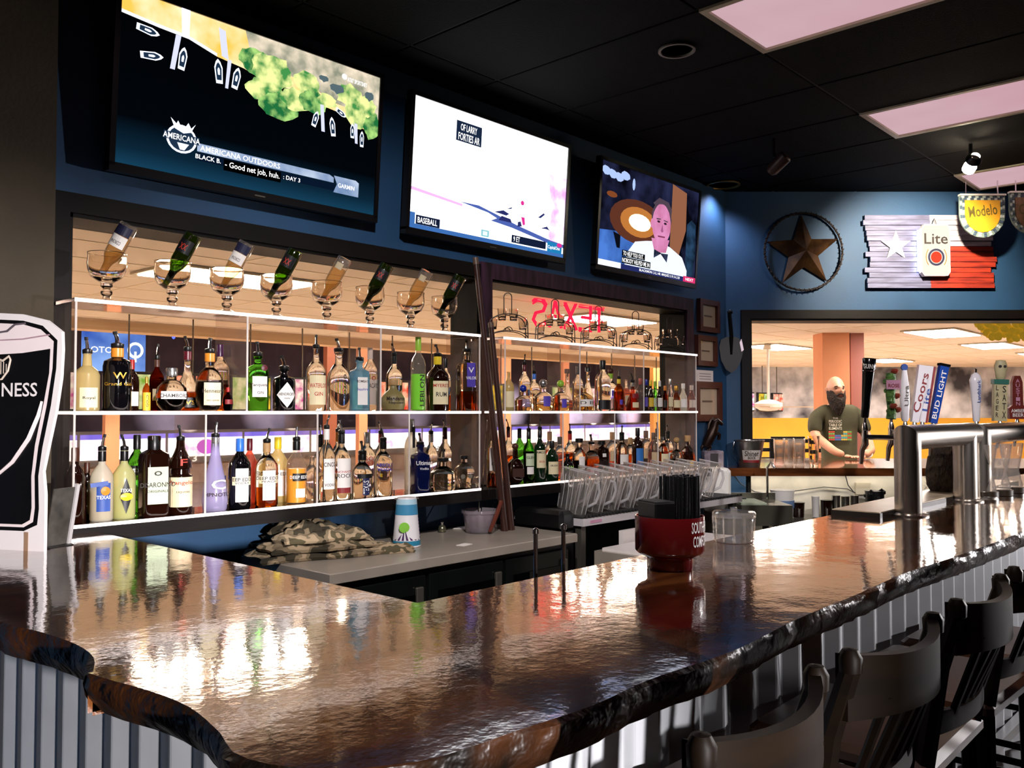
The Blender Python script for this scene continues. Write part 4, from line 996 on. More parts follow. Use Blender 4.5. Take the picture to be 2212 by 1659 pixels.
b2_(1395, 931, 28, 'std', CLR, 'brown-capped whiskey bottle right of the blue label', Yr=BK, cap='cap', capm='brown', liq=DKB, lev=.5, lab=[(CRE_L, .3, .55, .8)])
b2_(1411, 935, 24, 'std', CLR, 'whiskey bottle with black cap before the last lower divider', cap='cap', capm='black', liq=AMB, lev=.55, lab=[(CRE_L, .2, .5, .8)])
b2_(1419, 912, 22, 'std', CLR, 'slim whiskey bottle with tall pourer at the last lower divider', Yr=BK, neck='black', liq=AMB, lev=.5)
b2_(1432, 944, 24, 'std', CLR, 'whiskey bottle with round black stopper past the last divider', cap='stop', capm='black', liq=AMB, lev=.55, lab=[(CRE_L, .2, .5, .8)])
b2_(1442, 918, 24, 'std', CLR, 'whiskey bottle with long black pourer second from the end', Yr=BK, neck='black', liq=AMB, lev=.5, lab=[(WHI_L, .2, .45, .6)])
b2_(1461, 945, 30, 'globe', CLR, 'clear decanter with dark drink beside the round end flask', cap='ball', capm='tan', liq=DKB, lev=.4)
b2_(1485, 941, 34, 'round', CLR, 'round flask with cream stopper at the very end of the lower shelf', cap='cap', capm='tan', liq=AMB, lev=.45, lab=[(YEL_L, .05, .25, .25)])
b2_(1062, 930, 22, 'std', CLR, 'whisky bottle with white label on the ledge left of the wooden sticks', zs=1.089, cap='cap', capm='brown', liq=AMB, lev=.25, lab=[(WHI_L, .3, .7, .8)], txts=[('12', .42, .4, .05, INK)])

# ================================================================== GOBLETS WITH UPTURNED BEERS
GPX = [(230, 88), (372, 78), (490, 68), (597, 66), (706, 66), (799, 62), (887, 58), (960, 54)]
names = ['first goblet, nearest the pillar,', 'second goblet', 'third goblet', 'fourth goblet', 'fifth goblet', 'sixth goblet', 'seventh goblet', 'eighth goblet, nearest the window post,']
GOB = real_glass('goblet glass', '#fdfaf6')
gob_prof = [(.050, .0), (.052, .004), (.030, .010), (.014, .018), (.012, .026), (.020, .034), (.021, .044), (.013, .052), (.013, .056), (.022, .064), (.020, .074),
            (.030, .082), (.056, .100), (.068, .125), (.071, .150), (.068, .178), (.070, .190)]
gob_in = [(.067, .188), (.065, .178), (.068, .150), (.064, .125), (.050, .102), (.020, .088)]
gob_me = MB().lathe(gob_prof + gob_in, 24).mesh('goblet_glass', GOB, True)
bp = [(r * .033, z * .235) for r, z in ((.92, 0), (1, .02), (1, .52), (.86, .60), (.52, .69), (.42, .75), (.38, .97), (.44, .975), (.44, 1))]
for i, (px, wp) in enumerate(GPX):
    Yg = 3.31
    p = onY(px, 640, Yg)
    kk = wp * m_per_px(p) / 0.142
    o = thing('goblet', names[i].replace(',', '') + ' of thick clear glass on the top shelf', 'goblet', T(p.x, Yg, 1.90) @ Matrix.Scale(0.98, 4), 'schooner goblets on the top shelf')
    obj('goblet_glass', gob_me, o)
    tilt = 0.50
    ax = Matrix.Rotation(math.radians(-42.55 + 90), 4, 'Z') @ Matrix.Rotation(0, 4, 'X')
    # bottle upside down, mouth in the bowl, leaning to the right of the picture
    d = (RT * math.sin(tilt) + Vector((0, 0, 1)) * math.cos(tilt)).normalized()
    mouth = Vector((p.x, Yg, 1.90 + 0.088)) - RT * 0.030
    endp = mouth + d * 0.235
    zax = (mouth - endp).normalized(); xax = Vector((-VH.y, VH.x, 0)); yax = RT.cross(zax).normalized(); xax = yax.cross(zax)
    M = Matrix(((xax.x, yax.x, zax.x, endp.x), (xax.y, yax.y, zax.y, endp.y), (xax.z, yax.z, zax.z, endp.z), (0, 0, 0, 1)))
    grn = i % 2
    o = thing('beer_bottle', ('green' if grn else 'clear gold') + ' beer bottle upturned in the ' + names[i].split(',')[0].strip(), 'bottle', M, 'upturned beer bottles')
    MB().lathe(bp, 18).build('bottle_glass', OLG if grn else CLT, o, True)
    if grn:
        MB().lathe([(.030, .006), (.030, .12), (.026, .14), (.014, .165), (.011, .2)], 14).build('liquid', glass('green beer', '#7a9428', .3, haze=.15, hazecol='#3a5410'), o, True)
        s = strip(.0336, .03, .085, 1.0).build('label', BLK_L, o, M=RZ(0))
        text('XX', .03, .026, RINK, s, T(0, 0, .06), bend=.0342)
    else:
        MB().lathe([(.030, .050), (.030, .12), (.026, .14), (.014, .165), (.011, .2)], 14).build('liquid', GLD, o, True)
        if i < 4:
            s = strip(.0336, .012, .05, 1.1).build('label', mat('dark blue beer label', '#1a1c3a', .5), o)
            s2 = strip(.0336, .052, .098, 1.1).build('label', WHI_L, o)
            text('CORONA', .04, .014, INK, s2, T(0, 0, .08), bend=.0344)
        else:
            strip(.0336, .03, .06, .5).build('label', mat('faded back label', '#b9a888', .6), o)
# ================================================================== SHOT GLASS RACKS
WIRE = mat('dark bronze wire', '#241a14', 0.4, 0.6)
shot_me = MB().lathe([(.019, 0), (.021, .002), (.026, .066), (.024, .066), (.019, .014), (.0, .014)], 14).mesh('shot_glass', GOB, True)
def arc(r, a0, a1, z0, hgt, n=11, y=0.0):
    return [(r * math.cos(a0 + (a1 - a0) * i / (n - 1)), y, z0 + hgt * math.sin(a0 + (a1 - a0) * i / (n - 1))) for i in range(n)]
rk = ['first wire shot rack beside the wooden sticks', 'second wire shot rack under the red neon', 'third wire shot rack', 'fourth wire shot rack', 'fifth wire shot rack, in front of the window edge']
for i, (px, wp) in enumerate(((1097, 84), (1199, 82), (1293, 74), (1373, 66), (1447, 62))):
    Yk = 3.33
    p = onY(px, 720, Yk); s = wp * m_per_px(p)
    tops = (632, 646, 660, 672, 684)[i]
    hh = onY(px, tops, Yk).z - 1.90
    M = T(p.x, Yk, 1.90) @ RZ(math.atan2(RT.y, RT.x) * 0.8)
    o = thing('shot_glass_rack', rk[i].replace(',', '') + ' with arched handle', 'rack', M, 'wire shot glass racks')
    r = s / 2
    wz = MB()
    for yy in (-.035, .035):
        wz.tube([(-r, yy, .003), (-r * 0.98, yy, .085)] + [(r * math.cos(a), yy, .085 + .055 * math.sin(a)) for a in [math.pi * (1 - k / 10) for k in range(1, 10)]] + [(r * .98, yy, .085), (r, yy, .003)], .0028, 6)
        wz.tube([(r * math.cos(a), yy, .003 + .045 * math.sin(a)) for a in [math.pi * (1 - k / 10) for k in range(11)]], .0026, 6)
        wz.tube([(.02 * math.cos(a), yy, .045 + .022 * math.sin(a)) for a in [math.pi * k / 8 for k in range(9)]], .0024, 6)
    for xx, zz in ((-r, .003), (r, .003), (-r, .085), (r, .085), (-r * .5, .132), (r * .5, .132)): wz.tube([(xx, -.035, zz), (xx, .035, zz)], .0024, 6)
    wz.build('wire_frame', WIRE, o, True)
    MB().tube([(-.022, 0, .14), (-.022, 0, hh - .024)] + [(.022 * math.cos(a), 0, hh - .024 + .022 * math.sin(a)) for a in [math.pi * (1 - k / 8) for k in range(1, 8)]] + [(.022, 0, hh - .024), (.022, 0, .14)], .0028, 6).build('handle', WIRE, o, True)
    for j, (xx, zz) in enumerate(((-r * .78, .055), (-r * .30, .105), (r * .30, .105), (r * .78, .055))):
        g = obj('shot_glass', shot_me, None, M @ T(xx, 0, zz))
        tag(g, ['lower shot glass on the pillar side', 'upper shot glass on the pillar side', 'upper shot glass on the corner side', 'lower shot glass on the corner side'][j] + ' of the ' + rk[i].split(',')[0].split(' beside')[0].split(' under')[0], 'shot glass', 'shot glasses in rack ' + str(i + 1))

# ================================================================== THE BAR
ZB = 1.07
def bar_wood():
    m, nt, p, out = new_mat('varnished live-edge wood')
    tc = nt.nodes.new('ShaderNodeTexCoord'); mp = nt.nodes.new('ShaderNodeMapping')
    nt.links.new(tc.outputs['Object'], mp.inputs[0]); mp.inputs['Scale'].default_value = (0.9, 5.0, 2.0)
    n1 = nt.nodes.new('ShaderNodeTexNoise'); n1.inputs['Scale'].default_value = 1.6; n1.inputs['Detail'].default_value = 8; n1.inputs['Distortion'].default_value = 1.2
    nt.links.new(mp.outputs[0], n1.inputs['Vector'])
    r = nt.nodes.new('ShaderNodeValToRGB'); el = r.color_ramp.elements
    el[0].position = .30; el[0].color = (*srgb('#1e0e07'), 1); el[1].position = .72; el[1].color = (*srgb('#865028'), 1)
    e = el.new(.5); e.color = (*srgb('#563018'), 1)
    nt.links.new(n1.outputs['Fac'], r.inputs[0]); nt.links.new(r.outputs[0], p.inputs['Base Color'])
    p.inputs['Roughness'].default_value = .09; p.inputs['Specular IOR Level'].default_value = .9
    p.inputs['Coat Weight'].default_value = 1.0; p.inputs['Coat Roughness'].default_value = .06; p.inputs['Coat IOR'].default_value = 1.6
    n2 = nt.nodes.new('ShaderNodeTexNoise'); n2.inputs['Scale'].default_value = 9; n2.inputs['Detail'].default_value = 2
    n3 = nt.nodes.new('ShaderNodeTexNoise'); n3.inputs['Scale'].default_value = 70; n3.inputs['Detail'].default_value = 2
    nt.links.new(tc.outputs['Object'], n2.inputs['Vector']); nt.links.new(tc.outputs['Object'], n3.inputs['Vector'])
    ad = nt.nodes.new('ShaderNodeMath'); ad.operation = 'MULTIPLY_ADD'; ad.inputs[1].default_value = .22
    nt.links.new(n3.outputs['Fac'], ad.inputs[0]); nt.links.new(n2.outputs['Fac'], ad.inputs[2])
    b = nt.nodes.new('ShaderNodeBump'); b.inputs['Strength'].default_value = .10; b.inputs['Distance'].default_value = .01
    nt.links.new(ad.outputs[0], b.inputs['Height']); nt.links.new(b.outputs[0], p.inputs['Normal']); nt.links.new(b.outputs[0], p.inputs['Coat Normal'])
    return m
WOOD = bar_wood()
BARK = mat('dark varnished bark edge', '#3a1e0a', 0.42, col2='#0a0502', scale=7, bump=0.8, bscale=22, spec=0.35)
def smooth_path(pts, step=0.03):
    out = []
    n = len(pts)
    for i in range(n - 1):
        p0 = Vector(pts[max(i - 1, 0)]); p1 = Vector(pts[i]); p2 = Vector(pts[i + 1]); p3 = Vector(pts[min(i + 2, n - 1)])
        k = max(1, int((p2 - p1).length / step))
        for j in range(k):
            t = j / k
            out.append(.5 * ((2 * p1) + (p2 - p0) * t + (2 * p0 - 5 * p1 + 4 * p2 - p3) * t * t + (3 * p1 - p0 - 3 * p2 + p3) * t ** 3))
    out.append(Vector(pts[-1]))
    return [(v.x, v.y) for v in out]
def slab(name, live, straight, parent, th=0.062):
    """live: outer live-edge path; straight: the remaining straight corners."""
    lv = smooth_path(live); rnd = random.Random(4)
    n = len(lv); 
    nor = []
    for i in range(n):
        d = Vector(lv[min(i + 1, n - 1)]) - Vector(lv[max(i - 1, 0)]); d.normalize()
        nor.append(Vector((d.y, -d.x)))
    cen = Vector((sum(q[0] for q in straight) / len(straight), sum(q[1] for q in straight) / len(straight)))
    if (Vector(lv[n // 2]) - cen).dot(nor[n // 2]) < 0: nor = [-q for q in nor]
    top = MB().flat(lv + straight, ZB)
    # straight sides and underside
    so = [lv[-1]] + straight + [lv[0]]
    for a_, b_ in zip(so, so[1:]):
        top.add([(a_[0], a_[1], ZB), (b_[0], b_[1], ZB), (b_[0], b_[1], ZB - th), (a_[0], a_[1], ZB - th)], [(0, 1, 2, 3)])
    t = top.build(name, WOOD, parent)
    e = MB(); rows = [(0, 0.0), (.004, -.005), (.006, -.022), (.0, -.042), (-.018, -th), (-.06, -th - .002)]
    vs = []
    for i in range(n):
        s_ = i * .03
        w1 = math.sin(s_ * 7.3) * .5 + math.sin(s_ * 17.1 + 1) * .3 + rnd.uniform(-.35, .35)
        for j, (o_, z_) in enumerate(rows):
            k = 0 if j == 0 else .010 * (w1 + rnd.uniform(-.4, .4))
            q = Vector(lv[i]) + nor[i] * (o_ + k)
            vs.append((q.x, q.y, ZB + z_ + (0 if j < 2 else .005 * w1)))
    m_ = len(rows); fs = []
    for i in range(n - 1):
        for j in range(m_ - 1):
            fs.append((i * m_ + j, (i + 1) * m_ + j, (i + 1) * m_ + j + 1, i * m_ + j + 1))
    e.add(vs, fs).build('bark_edge', BARK, t, True)
    return t
bar = thing('bar_counter', 'L-shaped bar with glossy live-edge wood top and corrugated metal front', 'bar')
armL = [(.63, 3.47), (.64, 2.9), (.63, 2.4), (.626, 2.02), (.652, 1.84), (.662, 1.70), (.648, 1.587), (.612, 1.50)]
slab('wood_slab', armL, [(1.32, 1.50), (1.32, 3.47)], bar, .072)
main = [(.604, 1.50), (.615, 1.42), (.630, 1.335), (.635, 1.22), (.612, 1.09), (.590, 1.02), (.60, .95), (.645, .88), (.70, .84), (.76, .815), (.89, .805), (1.04, .792), (1.2, .80), (1.45, .785), (1.75, .805), (2.1, .81), (2.45, .82), (2.9, .80), (3.6, .79), (4.5, .80), (5.8, .79), (7.0, .80)]
slab('wood_slab', main, [(7.0, 1.50), (1.32, 1.50)], bar, .066)
# front carcass and corrugated sheets
MB().box(.86, 1.26, 1.46, 3.46, 0, ZB - .066).box(.86, 6.95, 1.06, 1.46, 0, ZB - .066).build('carcass', BLK, bar)
STEEL = mat('galvanised corrugated sheet', '#c4c7cc', 0.42, 0.35, var=0.12, scale=7)
def corrugated(a_, b_, nrm, name='corrugated_sheet', per=0.133, amp=.0125):
    a_ = Vector(a_); b_ = Vector(b_); L = (b_ - a_).length; d = (b_ - a_).normalized(); nv = Vector(nrm)
    prof = [(0, 0), (.05, .06), (.45, .94), (.5, 1), (.55, .94), (.95, .06)]
    vs = []; x = 0
    while x < L:
        for u, hgt in prof:
            q = a_ + d * min(x + u * per, L) + nv * amp * hgt
            vs += [(q.x, q.y, 0.02), (q.x, q.y, ZB - .076)]
        x += per
    n = len(vs) // 2
    MB().add(vs, [(2 * i, 2 * i + 2, 2 * i + 3, 2 * i + 1) for i in range(n - 1)]).build(name, STEEL, bar)
corrugated((.84, 3.46), (.84, 1.04), (-1, 0))
corrugated((.84, 1.045), (6.95, 1.045), (0, -1), amp=.022)
MB().box(1.0, 6.9, .98, 1.02, .12, .16).build('foot_rail_bracket', BLK, bar)

# ---- bar stools
SW_ = mat('black-brown lacquered stool wood', '#140c05', 0.5, spec=0.08, col2='#0d0805', scale=5, stretch=(1, 1, 5))
SEAT = mat('worn brown stool seat', '#4a2c18', 0.4, var=0.35, scale=8)
def make_stool(M, lbl):
    o = thing('bar_stool', lbl, 'stool', M, 'dark wooden bar stools at the bar')
    for sx in (-1, 1):
        # back post runs from floor to crest, front leg to the seat; local +y points to the bar
        MB().tube([(sx * .20, -.19, 0), (sx * .185, -.17, .45), (sx * .18, -.165, .76), (sx * .18, -.20, .98), (sx * .18, -.235, 1.09)], [.019, .021, .022, .02, .017], 8).build('back_post', SW_, o, True)
        MB().tube([(sx * .20, .20, 0), (sx * .175, .16, .74)], [.018, .022], 8).build('leg', SW_, o, True)
        MB().tube([(sx * .195, -.18, .30), (sx * .19, .185, .30)], .012, 6).build('stretcher', SW_, o, True)
        MB().tube([(sx * .19, -.175, .52), (sx * .185, .175, .52)], .011, 6).build('stretcher', SW_, o, True)
    MB().tube([(-.2, .19, .22), (.2, .19, .22)], .013, 6).build('foot_rest', SW_, o, True)
    MB().tube([(-.19, -.175, .42), (.19, -.175, .42)], .011, 6).build('stretcher', SW_, o, True)
    MB().box(-.21, .21, -.19, .21, .74, .785, ch=.014).build('seat', SEAT, o)
    def rail(z0, z1, bow, yb, th=.014):
        vs = []; fs = []; n = 12
        for i in range(n + 1):
            x = -.19 + .38 * i / n; y = yb - bow * (1 - (x / .19) ** 2)
            lift = .012 * (1 - (x / .19) ** 2)
            for (yy, zz) in ((y - th / 2, z0), (y + th / 2, z0), (y + th / 2, z1 - lift), (y - th / 2, z1 - lift)): vs.append((x, yy, zz))
        for i in range(n):
            for j in range(4): fs.append((i * 4 + j, i * 4 + (j + 1) % 4, i * 4 + 4 + (j + 1) % 4, i * 4 + 4 + j))
        fs += [(0, 1, 2, 3), (n * 4 + 3, n * 4 + 2, n * 4 + 1, n * 4)]
        return MB().add(vs, fs)
    rail(1.01, 1.115, .055, -.225, .02).build('crest_rail', SW_, o, True)
    rail(.84, .89, .03, -.185).build('back_rail', SW_, o, True)
    for x in (-.11, -.055, 0, .055, .11):
        MB().tube([(x, -.205, .87), (x, -.235 - .045 * (1 - (x / .19) ** 2), 1.04)], .008, 6).build('spindle', SW_, o, True)
    for sx in (-1, 1): MB().lathe([(0, 1.085), (.018, 1.087), (.019, 1.110), (.012, 1.122), (0, 1.124)], 10).build('post_cap', SW_, o, True, T(sx * .18, -.235, 0))
st_lb = ['nearest dark wooden bar stool, its curved crest rail against the bright metal', 'second dark bar stool along the bar', 'third dark bar stool along the bar', 'fourth dark bar stool along the bar, under the beer taps', 'farthest bar stool at the picture edge']
for i in range(5):
    make_stool(T(1.085 + i * .505, .785, 0) @ RZ((.05, -.04, .02, -.03, 0)[i]), st_lb[i].replace(',', ''))
# stools turned round at the aisle table behind
for i, (x, y, rz) in enumerate(((1.72, .02, .5), (2.5, -.05, 2.4), (3.1, .15, 1.9))):
    make_stool(T(x, y, 0) @ RZ(rz), ['dark stool standing askew behind the row of bar stools', 'dark stool turned away in the lower corner', 'dark stool among the crowded chairs at the edge'][i])

# ---- back counter with cooler
ZT = .874
tb = thing('stainless_counter', 'stainless back counter over a black bottle cooler below the shelves', 'counter', T(2.03, 2.81, 0))
STT = mat('brushed stainless top', '#b4a89a', 0.3, 0.25, var=0.15, scale=6)
LW, LD = 1.53, .655
MB().box(0, LW, 0, LD, ZT - .045, ZT, ch=.004).build('counter_top', STT, tb)
MB().box(.03, LW - .03, .05, LD, .06, ZT - .045).build('cooler_body', BLK, tb)
for i in range(3):
    x0 = .05 + i * .485
    d = MB().box(x0, x0 + .465, .025, .05, .1, ZT - .075, ch=.004).build('cooler_door', mat('dark cooler door', '#101412', .2, var=.3), tb)
    MB().box(x0 + .05, x0 + .415, .018, .026, .16, ZT - .15).build('door_glass', glass('dark door glass', '#2a3a38', 1.0, .03, haze=.4, hazecol='#0c1412'), d)
    MB().box(x0 + .40, x0 + .44, .008, .025, ZT - .3, ZT - .12, ch=.004).build('handle', GRY, d)
for x in (.06, LW - .06): MB().box(x - .02, x + .02, .1, .14, 0, .06).build('foot', BLK, tb)
# chrome guard posts on the bartender side
for px, lb in ((1157, 'short chrome post behind the bar edge nearer the folded camouflage cloth'), (1217, 'short chrome post behind the bar edge nearer the red caddy')):
    p = onY(px, 1145, 1.555)
    o = thing('chrome_post', lb, 'post', T(p.x, 1.555, 0), 'chrome guard posts')
    MB().tube([(0, 0, .0), (0, 0, 1.178)], .006, 8).build('rod', CHROME, o, True)
    MB().lathe([(0, 1.17), (.009, 1.172), (.009, 1.184), (0, 1.188)], 10).build('tip', CHROME, o, True)
    MB().lathe([(.03, 0), (.03, .006), (.008, .012)], 12).build('base', CHROME, o, True)

# ---- on the back counter
def on_t(px, py): return onZ(px, py, ZT)
# camouflage cloth heap
def camo():
    m, nt, p, out = new_mat('camouflage cloth')
    tc = nt.nodes.new('ShaderNodeTexCoord'); n = nt.nodes.new('ShaderNodeTexNoise'); n.inputs['Scale'].default_value = 16; n.inputs['Detail'].default_value = 2
    n.inputs['Scale'].default_value = 10; nt.links.new(tc.outputs['Object'], n.inputs['Vector']); r = nt.nodes.new('ShaderNodeValToRGB'); r.color_ramp.interpolation = 'CONSTANT'
    el = r.color_ramp.elements; el[0].position = 0; el[0].color = (*srgb('#352e1e'), 1); el[1].position = .44; el[1].color = (*srgb('#7a6a52'), 1)
    for ps, c in ((.52, '#a89274'), (.60, '#544b34'), (.68, '#957f62')):
        e = el.new(ps); e.color = (*srgb(c), 1)
    nt.links.new(n.outputs['Fac'], r.inputs[0]); nt.links.new(r.outputs[0], p.inputs['Base Color']); p.inputs['Roughness'].default_value = .9
    return m
CAMO = camo()
p = on_t(700, 1192)
o = thing('folded_jacket', 'camouflage jacket folded in a heap on the back counter', 'jacket', T(p.x - .05, p.y - .02, ZT) @ RZ(-.25))
def fold_sheet(w_, d_, z, h_, seed, ph, name):
    r = random.Random(seed); nx, ny = 34, 20; vs = []; fs = []
    for j in range(ny + 1):
        for i in range(nx + 1):
            u = i / nx * 2 - 1; v = j / ny * 2 - 1
            k = max(0, 1 - abs(u) ** 3) * max(0, 1 - abs(v) ** 3)
            fold = .5 * math.sin(7 * u + 2.2 * v + ph) + .35 * math.sin(13 * v + 3 * u + ph * 2) + .25 * math.sin(19 * u - 6 * v + ph)
            wx = u * w_ / 2 * (1 + .06 * math.sin(5 * v + ph)); wy = v * d_ / 2 * (1 + .08 * math.sin(4 * u + ph))
            vs.append((wx, wy, z + h_ * (k ** .6) * (.72 + .28 * fold) + .004 * fold))
    for j in range(ny):
        for i in range(nx): fs.append((j * (nx + 1) + i, j * (nx + 1) + i + 1, (j + 1) * (nx + 1) + i + 1, (j + 1) * (nx + 1) + i))
    b = MB().add(vs, fs)
    rim = [i for i in range(nx + 1)] + [(j + 1) * (nx + 1) - 1 for j in range(1, ny + 1)] + [ny * (nx + 1) + i for i in range(nx - 1, -1, -1)] + [j * (nx + 1) for j in range(ny - 1, 0, -1)]
    base = len(b.v)
    b.v += [(b.v[i][0] * .97, b.v[i][1] * .97, max(z - .012, .001)) for i in rim]
    for k in range(len(rim)):
        l = (k + 1) % len(rim)
        b.f.append((rim[k], base + k, base + l, rim[l]))
    b.f.append(tuple(base + k for k in range(len(rim))))
    return b.build(name, CAMO, o, True)
fold_sheet(.58, .36, .014, .03, 1, .3, 'cloth_fold'); fold_sheet(.50, .32, .045, .035, 2, 1.4, 'cloth_fold')
fold_sheet(.40, .27, .08, .045, 3, 2.6, 'cloth_fold')
s = fold_sheet(.30, .10, .012, .035, 5, .9, 'sleeve'); s.matrix_local = T(.24, -.12, 0) @ RZ(-.3)
s = fold_sheet(.26, .18, .105, .05, 6, 4.0, 'collar'); s.matrix_local = T(-.05, .03, 0) @ RZ(.4)
# printed plastic cups, upturned
p = onZ(878, 1180, ZT)
CUPW = mat('white printed cup', '#ece8ea', .35, var=.04)
o = thing('plastic_cup', 'upturned stack of white and teal cups printed with a green sun', 'cup', T(p.x, p.y, ZT) @ RZ(-.55) @ Matrix.Scale(1.1, 4))
MB().lathe([(.059, 0), (.061, .003), (.059, .010), (.042, .20), (.040, .206), (.0, .206)], 24).build('cup_body', CUPW, o, True)
def band(z0, z1, m, name='print', half=math.pi, c0=0.0):
    f = lambda z: .0592 + (.0424 - .0592) * (z - .01) / .19
    vs = []; n = 20
    for k_ in range(n + 1):
        a = c0 - half + 2 * half * k_ / n
        vs += [(f(z0) * 1.012 * math.sin(a), -f(z0) * 1.012 * math.cos(a), z0), (f(z1) * 1.012 * math.sin(a), -f(z1) * 1.012 * math.cos(a), z1)]
    return MB().add(vs, [(2 * q, 2 * q + 2, 2 * q + 3, 2 * q + 1) for q in range(n)]).build(name, m, o, True)
TEAL = mat('teal print', '#2a86a8', .4, var=.2, scale=30)
band(.008, .028, TEAL); band(.135, .178, mat('sky blue print', '#4a9cc8', .4, var=.2)); band(.178, .2, mat('pale blue print', '#b8dcec', .4))
PURP = mat('plum ray print', '#4a2858', .4)
for q in range(7):
    a0 = .05 + q * .17
    f = lambda z: .0592 + (.0424 - .0592) * (z - .01) / .19
    vs = [(f(z) * 1.014 * math.sin(a), -f(z) * 1.014 * math.cos(a), z) for a, z in ((-.32, .085), (1.25, .034 + q * .0145), (1.25, .043 + q * .0145))]
    MB().add(vs, [(0, 1, 2)]).build('ray_print', PURP, o)
    vs = [(f(z) * 1.014 * math.sin(a), -f(z) * 1.014 * math.cos(a), z) for a, z in ((-.32, .085), (-1.2 + q * .34, .031), (-1.03 + q * .34, .031))]
    MB().add(vs, [(0, 1, 2)]).build('ray_print', PURP, o)
MB().lathe([(0, -.003), (.022, -.002), (.022, .002), (0, .003)], 18).build('sun_print', mat('lime sun print', '#8ad048', .4), o, True, T(-.018, -.0525, .085) @ Matrix.Rotation(math.pi / 2 + .09, 4, 'X'))
MB().box(-.05, .05, -.012, .012, .198, .203).build('handle_slots', mat('dark cup slot', '#5a5048', .5), o)
# clear tub with a cinnamon-brown stick and long spoons
PLA = glass('cloudy plastic', '#efe9ee', .8, .15, haze=.28, edge=2.5, hazecol='#eee4ea')
p = on_t(1037, 1150)
o = thing('plastic_tub', 'cloudy plastic tub of ice on the back counter', 'tub', T(p.x, p.y, ZT))
MB().lathe([(.070, 0), (.074, .004), (.090, .10), (.098, .102), (.098, .118), (.094, .118), (.088, .10), (.072, .010), (0, .008)], 24).build('tub_wall', PLA, o, True)
tubp = p
ice = MB(); rr = random.Random(3)
for _ in range(16):
    a = rr.uniform(0, 6.28); q = rr.uniform(0, .055)
    ice.box(-.012, .012, -.012, .012, -.012, .012, T(q * math.cos(a), q * math.sin(a), rr.uniform(.03, .085)) @ Matrix.Rotation(rr.uniform(0, 3), 4, (1, .4, .7)), ch=.003)
tag(ice.build('ice_cubes', PLA, o), kind='stuff')
v0 = Vector((p.x, p.y, ZT))
o = MB().tube([v0 + Vector((-.02, -.088, .012)), v0 + Vector((.02, -.10, .10)), v0 + Vector((.05, -.104, .165))], [.009, .012, .010], 8).build('wooden_muddler', mat('reddish brown wood', '#6a2c1a', .4, var=.3), None, True)
tag(o, 'reddish brown muddler leaning on the ice tub', 'muddler')
for i, (dx, top) in enumerate(((-.035, 905), (-.015, 907), (.0, 1000))):
    b_ = v0 + Vector((.03 + .012 * i, .04, .02)); t_ = onY((1036, 1052, 1066)[i], top, 3.33)
    o = thing('bar_spoon', ['longest thin silver bar spoon standing in the tub', 'second thin silver bar spoon leaning in the tub', 'short silver bar spoon in the tub'][i], 'spoon', T(*b_), 'bar spoons in the ice tub')
    MB().tube([(0, 0, 0), t_ - b_], .0035, 6).build('spoon_stem', CHROME, o, True)
    MB().lathe([(0, 0), (.010, .006), (.011, .016), (.004, .028)], 10, sy=.4).build('spoon_bowl', CHROME, o, True)
# small things round the tub
p = on_t(955, 1150)
o = thing('glass_stopper', 'small silver and olive skull stopper beside the tub', 'stopper', T(p.x, p.y, ZT))
MB().lathe([(.012, 0), (.020, .006), (.022, .02), (.016, .034), (.006, .04)], 12).build('stopper_head', mat('tarnished silver', '#8a8870', .25, .8), o, True)
MB().lathe([(.006, .038), (.007, .05), (.010, .054), (.0, .058)], 10).build('stopper_pin', CHROME, o, True)
p = on_t(1000, 1142); WP = mat('white paper napkin', '#e8e2da', .8, var=.06)
o = MB().box(-.07, .07, -.05, .05, 0, .006, T(p.x + .03, p.y, ZT) @ RZ(.3), ch=.002).build('paper_napkin', WP); tag(o, 'white folded napkin behind the ice tub', 'napkin')
p = on_t(1003, 1177)
o = MB().box(-.035, .035, -.022, .022, 0, .0025, T(p.x, p.y, ZT) @ RZ(.2)).build('paper_card', WP); tag(o, 'small white card on the back counter near its edge', 'card')
for i, (px, py) in enumerate(((978, 1133), (1003, 1131), (1078, 1128))):
    p = on_t(px, py)
    o = thing('upturned_glass', ['small stemmed glass upside down left of the ice tub', 'small stemmed glass upside down behind the ice tub', 'small stemmed glass upside down right of the ice tub'][i], 'glass', T(p.x, p.y, ZT), 'upturned stemmed glasses')
    MB().lathe([(.028, 0), (.030, .03), (.022, .055), (.006, .065), (.005, .10), (.026, .108), (.028, .112)], 16).build('glass_body', GOB, o, True)
# wooden sticks leaning on the window post
STK = mat('dark reddish stick wood', '#3a1c14', .4, var=.35, scale=6)
base = on_t(1096, 1146)
for i, (tx, ty, dx, lb) in enumerate(((1027, 556, -.02, 'long dark wooden stick leaning against the post between the windows'), (1060, 696, .03, 'shorter dark wooden stick leaning beside the long one'))):
    t_ = onY(tx, ty, 3.19)
    a_ = Vector((base.x + dx, base.y, ZT))
    o = thing('wooden_stick', lb, 'stick', T(*a_), 'leaning wooden sticks')
    MB().tube([(0, 0, 0), (t_ - a_) * .98], [.020, .014], 10).build('stick_shaft', STK, o, True)
    MB().tube([(t_ - a_) * .975, (t_ - a_)], [.016, .015], 10).build('stick_tip', mat('pale stick ferrule', '#5a4438', .4), o, True)

